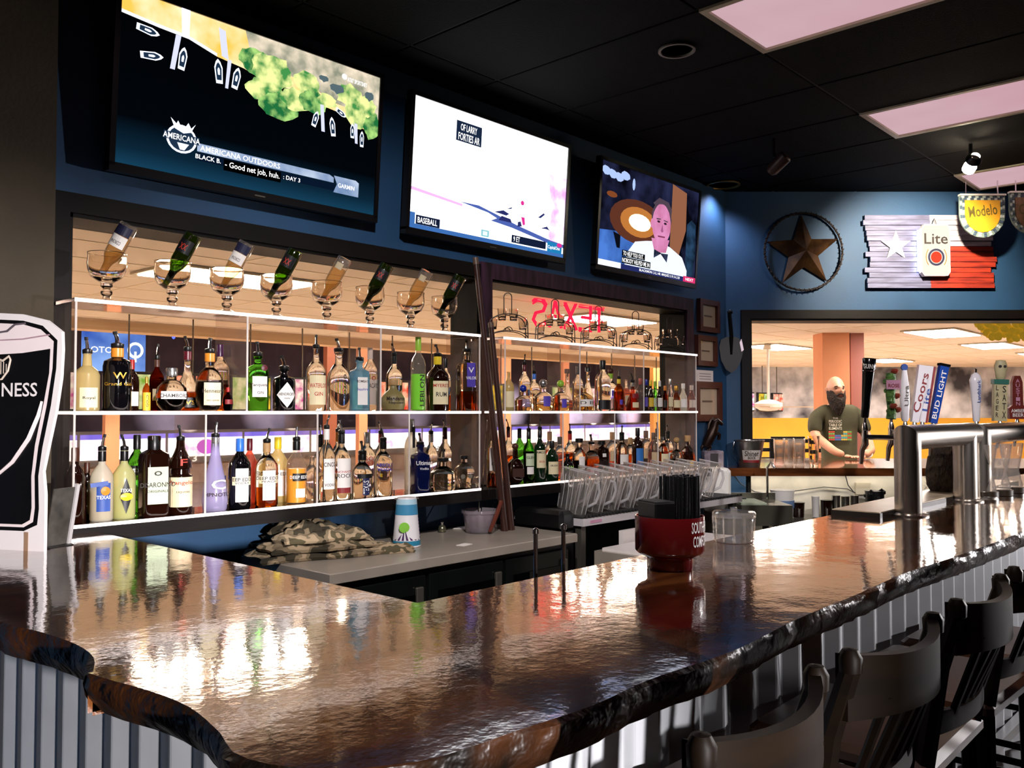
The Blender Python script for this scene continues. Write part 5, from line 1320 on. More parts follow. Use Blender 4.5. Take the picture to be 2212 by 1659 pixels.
# ---- glass racks right of the back counter
p0 = onY(1222, 1128, 2.95)
o = thing('drain_shelf', 'white-edged drain shelf carrying the clear pitchers', 'shelf', T(3.72, 2.9, 0))
MB().box(0, 1.75, 0, .5, .885, .925).build('shelf_edge', mat('white aluminium edge', '#e9e2e4', .3, .3), o)
MB().box(.0, 1.75, .01, .5, .925, .932).build('black_mat', mat('black ribbed bar mat', '#0c0c0c', .6, bump=.5, bscale=80), o)
for k in range(56): MB().box(.02 + k * .031, .035 + k * .031, -.004, .006, .926, .940).build('mat_rib', mat('black ribbed bar mat', '#0c0c0c'), o)
for x in (.04, 1.7):
    for y in (.05, .45): MB().box(x - .02, x + .02, y - .02, y + .02, 0, .885).build('leg', GRY, o)
MB().box(.06, .16, -.003, .0, .897, .912).build('price_tag', PNK_L, o)
PIT = glass('clear pitcher plastic', '#faf7f4', 1.0, .05, haze=.10, hazecol='#fbf8f4', ior=1.5, edge=2.0)
PITR = glass('moulded rib plastic', '#f4f1f6', 1.0, .05, haze=.5, hazecol='#ffffff', ior=1.5, edge=2.0)
pit_me = MB().shell([(.055, 0), (.057, .004), (.062, .12), (.072, .20), (.075, .235)], 20).lathe([(.0, .002), (.055, .003)], 20).mesh('pitcher_body', PIT, True)
rib_me = MB()
for k in range(10):
    a = 2 * math.pi * k / 10
    rib_me.tube([(.058 * math.cos(a), .058 * math.sin(a), .01), (.064 * math.cos(a), .064 * math.sin(a), .12), (.074 * math.cos(a), .074 * math.sin(a), .2)], .0022, 4)
rib_me.tube([(.0745 * math.cos(k * math.pi / 10), .0745 * math.sin(k * math.pi / 10), .235) for k in range(20)], .003, 5, closed=True)
rib_me = rib_me.mesh('moulded_ribs', PITR, True)
han_me = MB().tube([(.066, 0, .19), (.10, 0, .185), (.115, 0, .14), (.105, 0, .08), (.062, 0, .05)], [.008] * 5, 8).mesh('handle', PITR, True)
ORD = ['first', 'second', 'third', 'fourth', 'fifth', 'sixth', 'seventh', 'eighth', 'ninth', 'tenth']
for row, (Yp, n, x0) in enumerate(((3.02, 10, 3.80), (3.2, 9, 3.95))):
    for i in range(n):
        M = T(x0 + i * .152, Yp, .936) @ Matrix.Rotation(.20, 4, VH) @ RZ(-.6)
        o = thing('clear_pitcher', ORD[i] + ' clear ribbed pitcher from the window post end, ' + ('front' if row == 0 else 'rear') + ' row of the drain shelf', 'pitcher', M, 'clear pitchers front row' if row == 0 else 'clear pitchers rear row')
        obj('pitcher_body', pit_me, o); obj('moulded_ribs', rib_me, o); obj('handle', han_me, o)
# black bag of glass mats at the left of the shelf
o = MB().box(3.60, 3.72, 2.95, 3.3, .86, .97, ch=.02).build('black_caddy', BLK); tag(o, 'black plastic caddy in shadow between the counter and the pitchers', 'caddy')
MB().box(3.61, 3.71, 2.96, 3.29, 0, .86).build('caddy_stand', BLK, o)
# ice bin in front
o = thing('ice_bin', 'open stainless ice bin with white liner and red-lit rim below the pitchers', 'ice bin', T(3.75, 2.35, 0))
MB().box(0, .95, 0, .5, .0, .76).build('bin_body', STT, o)
MB().box(.03, .92, .03, .47, .76, .775).build('white_liner', mat('white bin liner', '#efe6e2', .4, var=.05), o)
MB().box(-.01, .96, -.02, .0, .70, .775).build('bin_rim', mat('pink-lit steel rim', '#c07a80', .25, .7), o)  # pink light on the rim is painted into its colour
MB().box(.25, .96, .49, .52, .76, .84).build('open_lid', mat('white bin liner', '#efe6e2', .4), o)
for x in (.1, .17): MB().tube([(x, .2, .77), (x, .2, .81), (x + .03, .2, .83), (x + .05, .2, .80), (x + .05, .2, .77)], .004, 6).build('wire_hook', CHROME, o, True)

# ================================================================== ON THE BAR
# pint-shaped board
p = onZ(60, 1187, ZB)
PW = mat('white board edge', '#ebe4e4', .5, var=.04); PBK = mat('black board print', '#0d0c0d', .3, var=.2, scale=20)
PCR = mat('cream head print', '#eedfe0', .45, var=.05); 
kp = m_per_px(p)
M = frame(onD(-8, 1187, (p - EYE).dot(VH)), (RT * .97 + VH * -.24), (0, 0, 1))
M.translation.z = ZB
o = thing('pint_sign', 'cut-out board of a pint of dark stout with white border standing on the bar', 'sign', M)
def half_outline(pts): return [(x, y) for x, y in pts] + [(-x, y) for x, y in reversed(pts)]
H_ = 513 * kp; s_ = kp
outer = half_outline([(122 * s_, 0), (122 * s_, 120 * s_), (116 * s_, 170 * s_), (126 * s_, 215 * s_), (146 * s_, 300 * s_), (157 * s_, 370 * s_), (160 * s_, 430 * s_), (158 * s_, 468 * s_), (120 * s_, 494 * s_), (60 * s_, 508 * s_), (1 * s_, 512 * s_)])
MB().prism(outer, -.012, 0, None).build('board', PW, o)
mid = half_outline([(70 * s_, 42 * s_), (104 * s_, 56 * s_), (108 * s_, 90 * s_), (105 * s_, 160 * s_), (114 * s_, 220 * s_), (134 * s_, 310 * s_), (146 * s_, 390 * s_), (148 * s_, 450 * s_), (110 * s_, 482 * s_), (60 * s_, 494 * s_), (1 * s_, 498 * s_)])
MB().flat(mid, .0006, None).build('rim_print', PBK, o)
mid2 = half_outline([(70 * s_, 50 * s_), (94 * s_, 62 * s_), (98 * s_, 92 * s_), (96 * s_, 160 * s_), (104 * s_, 222 * s_), (124 * s_, 312 * s_), (137 * s_, 390 * s_), (139 * s_, 448 * s_), (106 * s_, 474 * s_), (60 * s_, 486 * s_), (1 * s_, 490 * s_)])
MB().flat(mid2, .0012, None).build('glass_line_print', PCR, o)
inn = half_outline([(66 * s_, 56 * s_), (86 * s_, 66 * s_), (90 * s_, 92 * s_), (88 * s_, 160 * s_), (96 * s_, 226 * s_), (116 * s_, 314 * s_), (129 * s_, 380 * s_), (131 * s_, 432 * s_), (60 * s_, 424 * s_), (1 * s_, 422 * s_)])
MB().flat(inn, .0018, None).build('stout_print', PBK, o)
MB().tube([(q[0] * s_, q[1] * s_, .0018) for q in ((-100, 458), (-40, 452), (60, 454), (128, 462))], .0028, 4).build('head_line_print', mat('mauve head line', '#a88a94', .5), o)
MB().tube([(q[0] * s_, q[1] * s_, .0018) for q in ((-20, 468), (20, 472), (40, 486), (66, 488))], .004, 4).build('swirl_print', mat('grey swirl print', '#5a5058', .5), o)
text('GUINNESS', 200 * s_, 30 * s_, PW, o, T(0, 345 * s_, .0026), name='lettering')
MB().tube([(q[0] * s_, q[1] * s_, .0024) for q in ((112, 320), (104, 290), (80, 240), (40, 190), (0, 160), (-20, 150))], [.004, .007, .008, .007, .005, .003], 6).build('gleam_print', PCR, o, True)
hp = MB()
hp.tube([(q[0] * s_, q[1] * s_, .0024) for q in ((-22, 372), (-26, 400), (-10, 414), (10, 408), (26, 418), (30, 410), (24, 386), (8, 368), (-10, 366), (-22, 372))], .0035, 6)
for k in range(6): hp.tube([((-16 + 7 * k) * s_, (374 + 1.5 * k) * s_, .0024), ((-16 + 7 * k) * s_, (410 - (k - 2) ** 2) * s_, .0024)], .0013, 4)
hp.build('harp_print', mat('gold harp print', '#d8c8b8', .4), o)
MB().add([(-.05, .02, -.012), (.05, .02, -.012), (.05, .0, -.14), (-.05, .0, -.14), (0, .35, -.012)], [(0, 1, 2, 3), (0, 4, 3), (1, 2, 4), (2, 3, 4)]).build('easel_strut', PW, o)
MB().box(72 * s_, 82 * s_, 0, 40 * s_, .0006, .002).build('crease_print', mat('tan crease', '#9a7a62', .6), o)
# leaning menu holder behind it
a_ = onZ(128, 1186, ZB)
M = frame((a_.x + .0, a_.y + .05, ZB), RT * .35 + VH * .93, Vector((.30, -.08, 1)))
o = thing('menu_holder', 'clear leaning menu holder with dark card behind the pint sign', 'menu holder', M)
MB().box(-.03, .05, 0, .19, -.004, 0).build('menu_card', mat('dark menu card', '#1a1816', .4, col2='#4a4640', scale=14), o)
MB().box(.05, .062, 0, .2, -.006, .007).build('side_rail', mat('pale acrylic rail', '#b8b4b4', .2), o)
MB().box(-.03, .062, 0, .006, -.06, .02).build('foot', BLK, o)
# red caddy
p = onZ(1447, 1228, ZB)
RED = mat('dark red glossy plastic', '#6e1418', .16, var=.12, scale=6, coat=.5)
o = thing('bar_caddy', 'round dark red bar caddy with white lettering holding straws and napkins', 'caddy', T(p.x, p.y, ZB) @ RZ(-TH * .55))
MB().lathe([(.060, 0), (.062, .003), (.062, .030), (.068, .036), (.088, .045), (.094, .052), (.094, .145), (.090, .145), (.088, .060), (0, .058)], 32).build('caddy_body', RED, o, True)
RB = mat('black caddy insert', '#0b0b0c', .4, var=.2)
MB().box(-.074, -.01, -.044, .046, .06, .185, ch=.004).build('napkin_bay', RB, o)
MB().box(-.072, -.012, -.042, .044, .17, .187).build('black_napkins', mat('black paper', '#121214', .8, bump=.3, bscale=50), o)
s1 = text('SOUTHERN', .085, .030, WINK, o, RZ(.50) @ T(0, 0, .120), bend=.0952); s2 = text('COMFORT', .075, .030, WINK, o, RZ(.50) @ T(0, 0, .083), bend=.0952)
for k, (r0, a) in enumerate([(.0, 0)] ): pass
rs = random.Random(9)
for i in range(8):
    for j in range(6):
        x = -.002 + i * .0112; y = -.044 + j * .0165
        if math.hypot(x, y) > .088: continue
        st = MB().tube([(0, 0, .062), (rs.uniform(-.002, .002), rs.uniform(-.002, .002), .252 + rs.uniform(-.003, .003))], .0046, 6).build('straw', RB, None, True, T(p.x, p.y, ZB) @ RZ(-TH * .55) @ T(x, y, 0))
        tag(st, 'thin black drinking straw packed in the red caddy', 'straw', 'black straws in the red caddy')
# clear round container beside it
p = onZ(1568, 1168, ZB)
o = thing('clear_canister', 'clear round plastic canister on the bar right of the red caddy', 'canister', T(p.x, p.y - .03, ZB))
MB().shell([(.060, 0), (.064, .004), (.068, .085), (.066, .088)], 24).lathe([(0, .003), (.06, .002)], 24).build('canister_wall', PIT, o, True)
MB().lathe([(.070, .082), (.071, .095), (.066, .100), (.010, .102), (.012, .112), (0, .114)], 24).build('canister_lid', PIT, o, True)
for k in range(12):
    a = k * math.pi / 6
    MB().tube([(.065 * math.cos(a), .065 * math.sin(a), .006), (.0685 * math.cos(a), .0685 * math.sin(a), .083)], .002, 4).build('rib', PIT, o, True)
# ---- beer tap tower
p1 = onZ(1960, 1113, ZB); p2 = onZ(2088, 1082, ZB)
YT = (p1.y + p2.y) / 2
BRS = mat('brushed stainless tube', '#cfc6bc', .26, 1.0, var=.06, scale=30, stretch=(1, 1, 30))
rt_ = .053
def tower(xa, xb, xc, top, lbl):
    o = thing('beer_tap_tower', lbl, 'tap tower', T(xa, YT, ZB), 'beer tap towers')
    L = xb - xa
    MB().lathe([(rt_ * 1.5, 0), (rt_ * 1.5, .006), (rt_ * 1.05, .010), (rt_, .012), (rt_, top - rt_ * 2.2)], 28).build('column', BRS, o, True)
    MB().lathe([(rt_ * 1.5, 0), (rt_ * 1.5, .006), (rt_ * 1.05, .010), (rt_, .012), (rt_, top - rt_)], 28, c=(xc - xa, 0, 0)).build('column', BRS, o, True)
    # elbow and cross tube
    zc_ = top - rt_; n_ = 28; vs = []
    for ring in range(3):
        for k in range(n_):
            c_, s_ = rt_ * math.cos(2 * math.pi * k / n_), rt_ * math.sin(2 * math.pi * k / n_)
            vs.append(((c_, s_, zc_ - rt_ * 1.2), (c_, s_, zc_ - c_), (L, s_, zc_ - c_))[ring])
    e = MB(); e.add(vs, [(r * n_ + k, r * n_ + (k + 1) % n_, (r + 1) * n_ + (k + 1) % n_, (r + 1) * n_ + k) for r in range(2) for k in range(n_)] + [tuple(range(2 * n_, 3 * n_))])
    e.build('cross_tube', BRS, o, True)
    return o
top1 = onD(1955, 918, (p1 - EYE).dot(VH)).z - ZB
tower(p1.x, p2.x + .12, p2.x, top1, 'stainless tube tap tower with six handles, nearer the camera'.replace(',', ''))
tower(p2.x + .25, p2.x + 1.9, p2.x + 1.75, top1 - .005, 'second stainless tap tower running out at the picture edge')
ZTAP = ZB + top1 - rt_
BLKG = mat('black glossy tap handle', '#0b0a0b', .15, var=.2); WHG = mat('white glossy tap handle', '#e9e4ea', .2, var=.05)
def faucet(o):
    MB().tube([(0, -.122, 0), (0, .0, 0)], .011, 10).build('shank', CHROME, o, True)
    MB().tube([(0, .0, .028), (0, 0, -.03), (0, .012, -.055), (0, .018, -.115)], [.013, .015, .011, .008], 10).build('spout', CHROME, o, True)
    MB().lathe([(.010, .025), (.014, .03), (.012, .045), (.008, .06)], 12).build('collar', CHROME, o, True)
def tap(px, y0, y1, label, kind, Yt=None, lean=0.0):
    Yt = Yt or YT + .17
    pb = onY(px, y1, Yt); pt = onY(px, y0, Yt); h = pt.z - pb.z
    z0 = ZTAP
    o = thing('beer_tap', label, 'beer tap', T(pb.x, Yt, z0), 'beer taps')
    faucet(o)
    hb = pb.z - z0
    return o, max(hb, .05), h, pb
FACE = RZ(-TH * 1.12)      # handles' printed fronts turn to the customers
def slabh(o, hb, outline, m, th=.028, lean=0.0, name='handle', dx=0):
    M = T(dx, 0, hb) @ RZ(-TH * 1.15) @ Matrix.Rotation(lean, 4, 'Y')
    ob = MB().prism(outline, -th / 2, th / 2, M @ frame((0, 0, 0), (1, 0, 0), (0, 0, 1))).build(name, m, o)
    return ob, M
def rod(o, hb): MB().tube([(0, 0, .03), (0, 0, hb + .01)], .007, 8).build('ferrule', CHROME, o, True)
# black stout tap
o, hb, h, pb = tap(1868, 774, 903, 'tall black tapering tap handle with a silver ring and white lettering', 'black')
rod(o, hb)
hd = MB().lathe([(.013, 0), (.016, .006), (.018, h * .3), (.026, h * .85), (.029, h * .98), (.026, h), (0, h + .001)], 20).build('handle', BLKG, o, True, T(0, 0, hb) @ Matrix.Rotation(-.09, 4, RT.cross(Vector((0, 0, 1)))))
MB().lathe([(.0275, h * .78), (.0285, h * .785), (.028, h * .79)], 20).build('ring', CHROME, hd, True)
text('GUINNESS', .07, .020, WINK, hd, RZ(-TH * 1.0) @ T(.0, 0, h * .86), bend=.0285)
# cider tree tap
o, hb, h, pb = tap(1925, 795, 905, 'green tree-shaped tap handle with red apples and a pink sign', 'tree')
rod(o, hb)
TG = mat('leafy green resin', '#5a8a34', .6, col2='#2c4a1c', scale=40, bump=.6, bscale=60)
hd = MB().tube([(0, 0, 0), (.006, 0, h * .2), (-.006, 0, h * .45), (.004, 0, h * .7), (0, 0, h * .9)], [.022, .018, .02, .024, .02], 10).build('handle', TG, o, True, T(0, 0, hb))
rr = random.Random(2)
for k in range(9):
    MB().lathe([(0, -.012), (.012, -.006), (.014, .004), (.008, .012), (0, .013)], 8).build('leaf_cluster', TG, hd, True, T(rr.uniform(-.028, .028), rr.uniform(-.02, .02), h * rr.uniform(.1, .95)))
for k, (x, z) in enumerate(((0, .93), (-.02, .25), (.02, .45), (.03, .18))):
    MB().lathe([(0, -.014), (.014, -.008), (.018, .002), (.012, .012), (0, .008)], 12).build('apple', mat('dull red apple', '#8a3420', .4, var=.3), hd, True, T(x, -.018, h * z))
s = MB().box(-.032, .032, -.032, -.026, h * .58, h * .76, RZ(-TH * 1.1)).build('name_board', PNK_L, hd)
text('ROSE', .05, h * .07, RED_L, s, RZ(-TH * 1.1) @ WALLM(0, -.0335, h * .65))
# white ceramic tap with round badge
o, hb, h, pb = tap(1955, 800, 910, 'white bulging ceramic tap handle with a small round badge on top', 'white')
rod(o, hb)
hd = MB().lathe([(.012, 0), (.017, .01), (.022, h * .4), (.020, h * .7), (.013, h * .9), (.010, h), (0, h)], 16).build('handle', WHG, o, True, T(0, 0, hb))
MB().lathe([(0, -.004), (.016, -.004), (.016, .004), (0, .004)], 16).build('badge', BLU_L, hd, True, T(0, 0, h + .014) @ RZ(-TH) @ Matrix.Rotation(math.pi / 2, 4, 'X'))
text('Ultra', h * .4, .02, GRY, hd, RZ(-TH * 1.1) @ T(0, 0, h * .5) @ T(0, -.0225, 0) @ frame((0, 0, 0), (0, 0, 1), (-1, 0, 0)))
# silver light beer tap
o, hb, h, pb = tap(1975, 788, 912, 'white slab tap handle with tall red script', 'coors'); rod(o, hb)
sl, M = slabh(o, hb, [(-.016, 0), (.016, 0), (.028, h), (-.022, h)], WHG, .026, .16)
text('Coors', h * .7, .034, RED_L, sl, M @ frame((.004, -.0145, h * .52), (.1, 0, 1), (-1, 0, .1)))
o, hb, h, pb = tap(1992, 790, 912, 'white and red slab tap handle between the script handle and the blue one', 'lite'); rod(o, hb)
sl, M = slabh(o, hb, [(-.018, 0), (.018, 0), (.022, h), (-.020, h)], WHG, .026, .16)
text('Lite', h * .4, .028, BLU_L, sl, M @ frame((.0, -.0145, h * .4), (0, 0, 1), (-1, 0, 0)))
MB().box(.010, .0205, -.0145, .0135, 0, h, M).build('red_stripe', RED_L, sl)
o, hb, h, pb = tap(2016, 790, 915, 'blue slab tap handle with tall white capitals', 'bud'); rod(o, hb)
sl, M = slabh(o, hb, [(-.020, 0), (.014, 0), (.020, h), (-.024, h)], mat('glossy blue tap handle', '#1f4aa8', .2, var=.15), .03, .20)
text('BUD LIGHT', h * .85, .024, WINK, sl, M @ frame((-.004, -.0165, h * .5), (.03, 0, 1), (-1, 0, .03)))
MB().box(-.028, .024, -.018, .018, h, h + .012, M).build('black_cap', BLKG, sl)
# second tower
o, hb, h, pb = tap(2109, 806, 912, 'plain white teardrop tap handle with faint blue lettering', 'white2'); rod(o, hb)
hd = MB().lathe([(.014, 0), (.020, .006), (.022, h * .2), (.034, h * .75), (.036, h * .85), (.024, h * .96), (.008, h), (0, h)], 16, sy=.6).build('handle', WHG, o, True, T(0, 0, hb) @ RZ(-TH))
text('Landshark', h * .45, .02, BLU_L, hd, T(.006, -.0215, h * .62) @ frame((0, 0, 0), (0, 0, 1), (-1, 0, 0)))
MB().lathe([(.006, h), (.008, h + .02), (0, h + .024)], 8).build('finial', CHROME, hd, True)
o, hb, h, pb = tap(2160, 785, 917, 'cream tap handle with a painted skull on top and vertical capitals', 'satx'); rod(o, hb)
CRM2 = mat('cream resin tap', '#cbbf94', .5, var=.2, scale=20)
sl, M = slabh(o, hb, [(-.042, 0), (.036, 0), (.036, h * .62), (-.042, h * .62)], CRM2, .03, .03)
for k, ch in enumerate('SATX'): text(ch, .022, h * .11, INK, sl, M @ WALLM(.016, -.0165, h * (.52 - .14 * k)))
for k, ch in enumerate('LAGER'): text(ch, .016, h * .08, INK, sl, M @ WALLM(-.026, -.0165, h * (.54 - .11 * k)))
MB().box(-.048, .042, -.02, .02, h * .60, h * .68, M).build('green_collar', mat('teal collar', '#2a6a5c', .4), sl)
MB().lathe([(.01, h * .66), (.028, h * .70), (.034, h * .80), (.040, h * .9), (.028, h * .99), (0, h)], 14, sy=.6).build('skull_top', CRM2, sl, True, M)
for x in (-.014, .014): MB().lathe([(0, -.003), (.009, -.002), (.009, .003), (0, .004)], 10).build('eye_print', INK, sl, True, M @ T(x, -.022, h * .89) @ Matrix.Rotation(math.pi / 2, 4, 'X'))
o, hb, h, pb = tap(2197, 812, 905, 'maroon paddle tap handle with vertical pale capitals', 'austin'); rod(o, hb)
sl, M = slabh(o, hb, [(-.052, 0), (.052, 0), (.056, h * .25), (.034, h * .32), (.032, h * .85), (.018, h), (-.018, h), (-.032, h * .85), (-.034, h * .32), (-.056, h * .25)], mat('maroon tap paddle', '#7a2a22', .35, var=.2), .028, 0)
for k, ch in enumerate('AUSTIN'): text(ch, .026, h * .085, PNK_L, sl, M @ WALLM(0, -.0155, h * (.88 - .105 * k)))
text('AMBER', .09, h * .08, WINK, sl, M @ WALLM(0, -.0155, h * .19)); text('BEER', .07, h * .08, WINK, sl, M @ WALLM(0, -.0155, h * .09))
# board behind the taps, on the rear edge of the bar
pb = onZ(1813, 1105, ZB + .005)
o = thing('drip_tray', 'pale topped drip tray lying on the bar under the tap spouts', 'tray', T(3.60, 1.305, ZB))
MB().box(0, 2.2, 0, .20, 0, .02).build('board_side', mat('dark board side', '#221a12', .5, var=.2), o)
MB().box(.004, 2.196, .004, .196, .02, .024).build('board_top', mat('pale laminate', '#cdb89a', .35, var=.15, scale=4), o)
# clear carafe stack at the picture edge
for i, (px, py, s) in enumerate(((2128, 1074, 1.0), (2160, 1070, 1.05), (2186, 1064, 1.0))):
    p = onZ(px, py, ZB)
    o = thing('glass_carafe', ['ribbed clear carafe nearest the tower leg', 'ribbed clear carafe in the middle of the trio by the taps', 'ribbed clear carafe outermost by the taps'][i], 'carafe', T(p.x, p.y, ZB), 'clear carafes by the taps')
    MB().lathe([(.05, 0), (.052, .005), (.05, .05), (.035, .12), (.05, .20), (.058, .26), (.056, .262), (.046, .2), (.032, .12), (.046, .05), (.046, .01), (0, .008)], 20).build('carafe_glass', PIT, o, True)
    MB().lathe([(.056, .0), (.062, .002), (.062, .03), (.056, .032)], 20).build('dark_base', mat('dark carafe base', '#2a2118', .3), o, True)
# furry dark thing between the tower legs
p = onZ(2030, 1072, ZB)
FUR = mat('dark brown fur', '#1a120c', .8, col2='#4a3826', scale=20, bump=1.0, bscale=40)
o = thing('fur_hat', 'dark fur hat seen between the tower legs on the drip tray', 'hat', T(4.80, 1.405, ZB + .024) @ RZ(.3) @ Matrix.Diagonal((.55, .55, .95, 1)))
hm = MB().lathe([(.14, 0), (.17, .03), (.18, .10), (.16, .18), (.10, .235), (0, .25)], 28).build('hat_body', FUR, o, True)
rr = random.Random(5)
tf = MB()
for _ in range(260):
    a = rr.uniform(0, 6.28); z = rr.uniform(.01, .24); r_ = .18 * math.sqrt(max(.05, 1 - (z / .27) ** 2))
    c_ = Vector((r_ * math.cos(a), r_ * math.sin(a), z)); d_ = Vector((math.cos(a), math.sin(a), rr.uniform(-.8, .6))).normalized() * rr.uniform(.02, .045)
    sd = Vector((-math.sin(a), math.cos(a), 0)) * .006
    tf.add([c_ - sd, c_ + sd, c_ + d_], [(0, 1, 2)])
tag(tf.build('fur_tufts', FUR, o), kind='stuff')

# ================================================================== ON THE ANGLED WALL
def W2p(px, py, off=0.0):
    q = w2(px, py, off); return q.x, q.y
PX2 = (D2) / FPX
# barn star in a ring
sx_, sy_ = W2p(1733, 545)
M = W2 @ T(sx_, sy_, .0)
o = thing('metal_star', 'rusty five-point barn star in a dark wire ring on the blue wall', 'wall star', M)
RUST = mat('rusty brown metal', '#5a3c1c', .45, .5, col2='#2c1a0c', scale=9)
R_ = 84 * PX2
vs = [(0, 0, .10)]
for k in range(10):
    a = math.pi / 2 + k * math.pi / 5 + .04
    r = R_ * .97 if k % 2 == 0 else R_ * .40
    vs.append((r * math.cos(a), r * math.sin(a), .02))
vs += [(v[0], v[1], .012) for v in vs[1:]]
MB().add(vs, [(0, 1 + k, 1 + (k + 1) % 10) for k in range(10)] + [(1 + k, 11 + k, 11 + (k + 1) % 10, 1 + (k + 1) % 10) for k in range(10)] + [tuple(reversed(range(11, 21)))]).build('star', RUST, o)
MB().tube([(R_ * math.cos(a), R_ * math.sin(a), .03) for a in [k * math.pi / 24 for k in range(48)]], .008, 8, closed=True).build('ring', mat('dark twisted wire', '#241a18', .5, .5, bump=.6, bscale=60), o, True)
tw = MB()
for k in range(48):
    a = k * math.pi / 24
    tw.tube([((R_ - .012) * math.cos(a), (R_ - .012) * math.sin(a), .036), ((R_ + .012) * math.cos(a + .07), (R_ + .012) * math.sin(a + .07), .036)], .004, 5)
tw.build('ring_twist', mat('dark twisted wire', '#241a18'), o, True)
# slatted flag sign
x0, y1 = W2p(1875, 466); x1, y0 = W2p(2135, 624)
M = W2 @ T(x0, y0, .0)
o = thing('slat_flag_sign', 'ragged wooden slat flag with a white star, red and white bands', 'sign', M)
FWd, FH = x1 - x0, y1 - y0
rr = random.Random(11); N = 14
SLB = mat('weathered blue-grey slat', '#75789a', .6, col2='#51506a', scale=5, stretch=(1, 8, 1)); SLW = mat('weathered white slat', '#d8d2d6', .6, col2='#a09aa4', scale=5, stretch=(1, 8, 1))
SLR = mat('weathered red slat', '#b83418', .55, col2='#7a1c10', scale=5, stretch=(1, 8, 1))
sh = FH / N
for k in range(N):
    l = -rr.uniform(0, .055); r = FWd + rr.uniform(0, .05); z = .03 + rr.uniform(0, .012)
    xm = FWd * .50
    MB().box(l, xm, k * sh + .002, (k + 1) * sh - .002, .012, z).build('slat', SLB, o)
    MB().box(xm, r, k * sh + .002, (k + 1) * sh - .002, .012, z).build('slat', SLR if k < N * .55 else SLW, o)
for x in (.1, FWd * .6, FWd - .1): MB().box(x - .02, x + .02, .01, FH - .01, 0, .012).build('batten', BLK, o)
def star(cx, cy, r, z0, z1, rot=0): return [(cx + (r if k % 2 == 0 else r * .4) * math.cos(math.pi / 2 + k * math.pi / 5 + rot), cy + (r if k % 2 == 0 else r * .4) * math.sin(math.pi / 2 + k * math.pi / 5 + rot)) for k in range(10)]
stx, sty = W2p(1930, 533)
MB().prism(star(stx - x0, sty - y0, 33 * PX2, 0, 0), .040, .046).build('white_star', mat('cream painted star', '#efe4d6', .5, var=.08), o)
# lit can-shaped sign on it
a0, b1_ = W2p(1978, 490); a1, b0_ = W2p(2040, 600)
M = W2 @ T((a0 + a1) / 2, (b0_ + b1_) / 2, .05)
o = thing('lit_beer_sign', 'glowing white can-shaped beer sign hung on the slat flag', 'lit sign', M)
cw, chh = (a1 - a0) / 2, (b1_ - b0_) / 2
can = [(-cw * .82, -chh), (cw * .82, -chh), (cw, -chh * .86), (cw, chh * .84), (cw * .8, chh), (-cw * .8, chh), (-cw, chh * .84), (-cw, -chh * .86)]
MB().prism(can, .0, .05).build('sign_case', mat('white sign case', '#efe6da', .4), o)
MB().flat([(x * .97, y * .97) for x, y in can], .0515).build('lit_face', glow('warm white sign face', '#fff0dc', .62), o)
text('Lite', cw * 1.66, chh * .42, INK, o, T(0, chh * .44, .053))
ell = lambda r, n=26: [(r * math.cos(2 * math.pi * k / n), r * math.sin(2 * math.pi * k / n) * 1.05) for k in range(n)]
MB().flat([(x, y - chh * .28) for x, y in ell(cw * .58)], .0525).build('roundel', mat('navy roundel', '#1a1838', .5), o)
MB().flat([(x, y - chh * .28) for x, y in ell(cw * .44)], .0530).build('roundel', glow('warm white sign face', '#fff0dc'), o)
MB().flat([(x, y - chh * .28) for x, y in ell(cw * .39)], .0535).build('roundel', glow('red roundel', '#d8402a', .9), o)
for s in (-1, 1): MB().tube([(s * cw * .72 * math.cos(a), -chh * .28 + cw * .85 * math.sin(a), .053) for a in [-.7 + k * .2 for k in range(8)]], .003, 5).build('gold_arc', GINK, o)
MB().tube([(-.02, chh, .025), (0, chh + .05, .025), (.02, chh, .025)], .004, 6).build('hanging_ring', CHROME, o, True)
NB = glow('blue-white halo tube', '#cfdcff', 11.0)
MB().tube([(-cw - .012, -chh * .8, .012), (-cw - .012, chh * .8, .012)], .007, 8).build('halo_tube', NB, o, True)
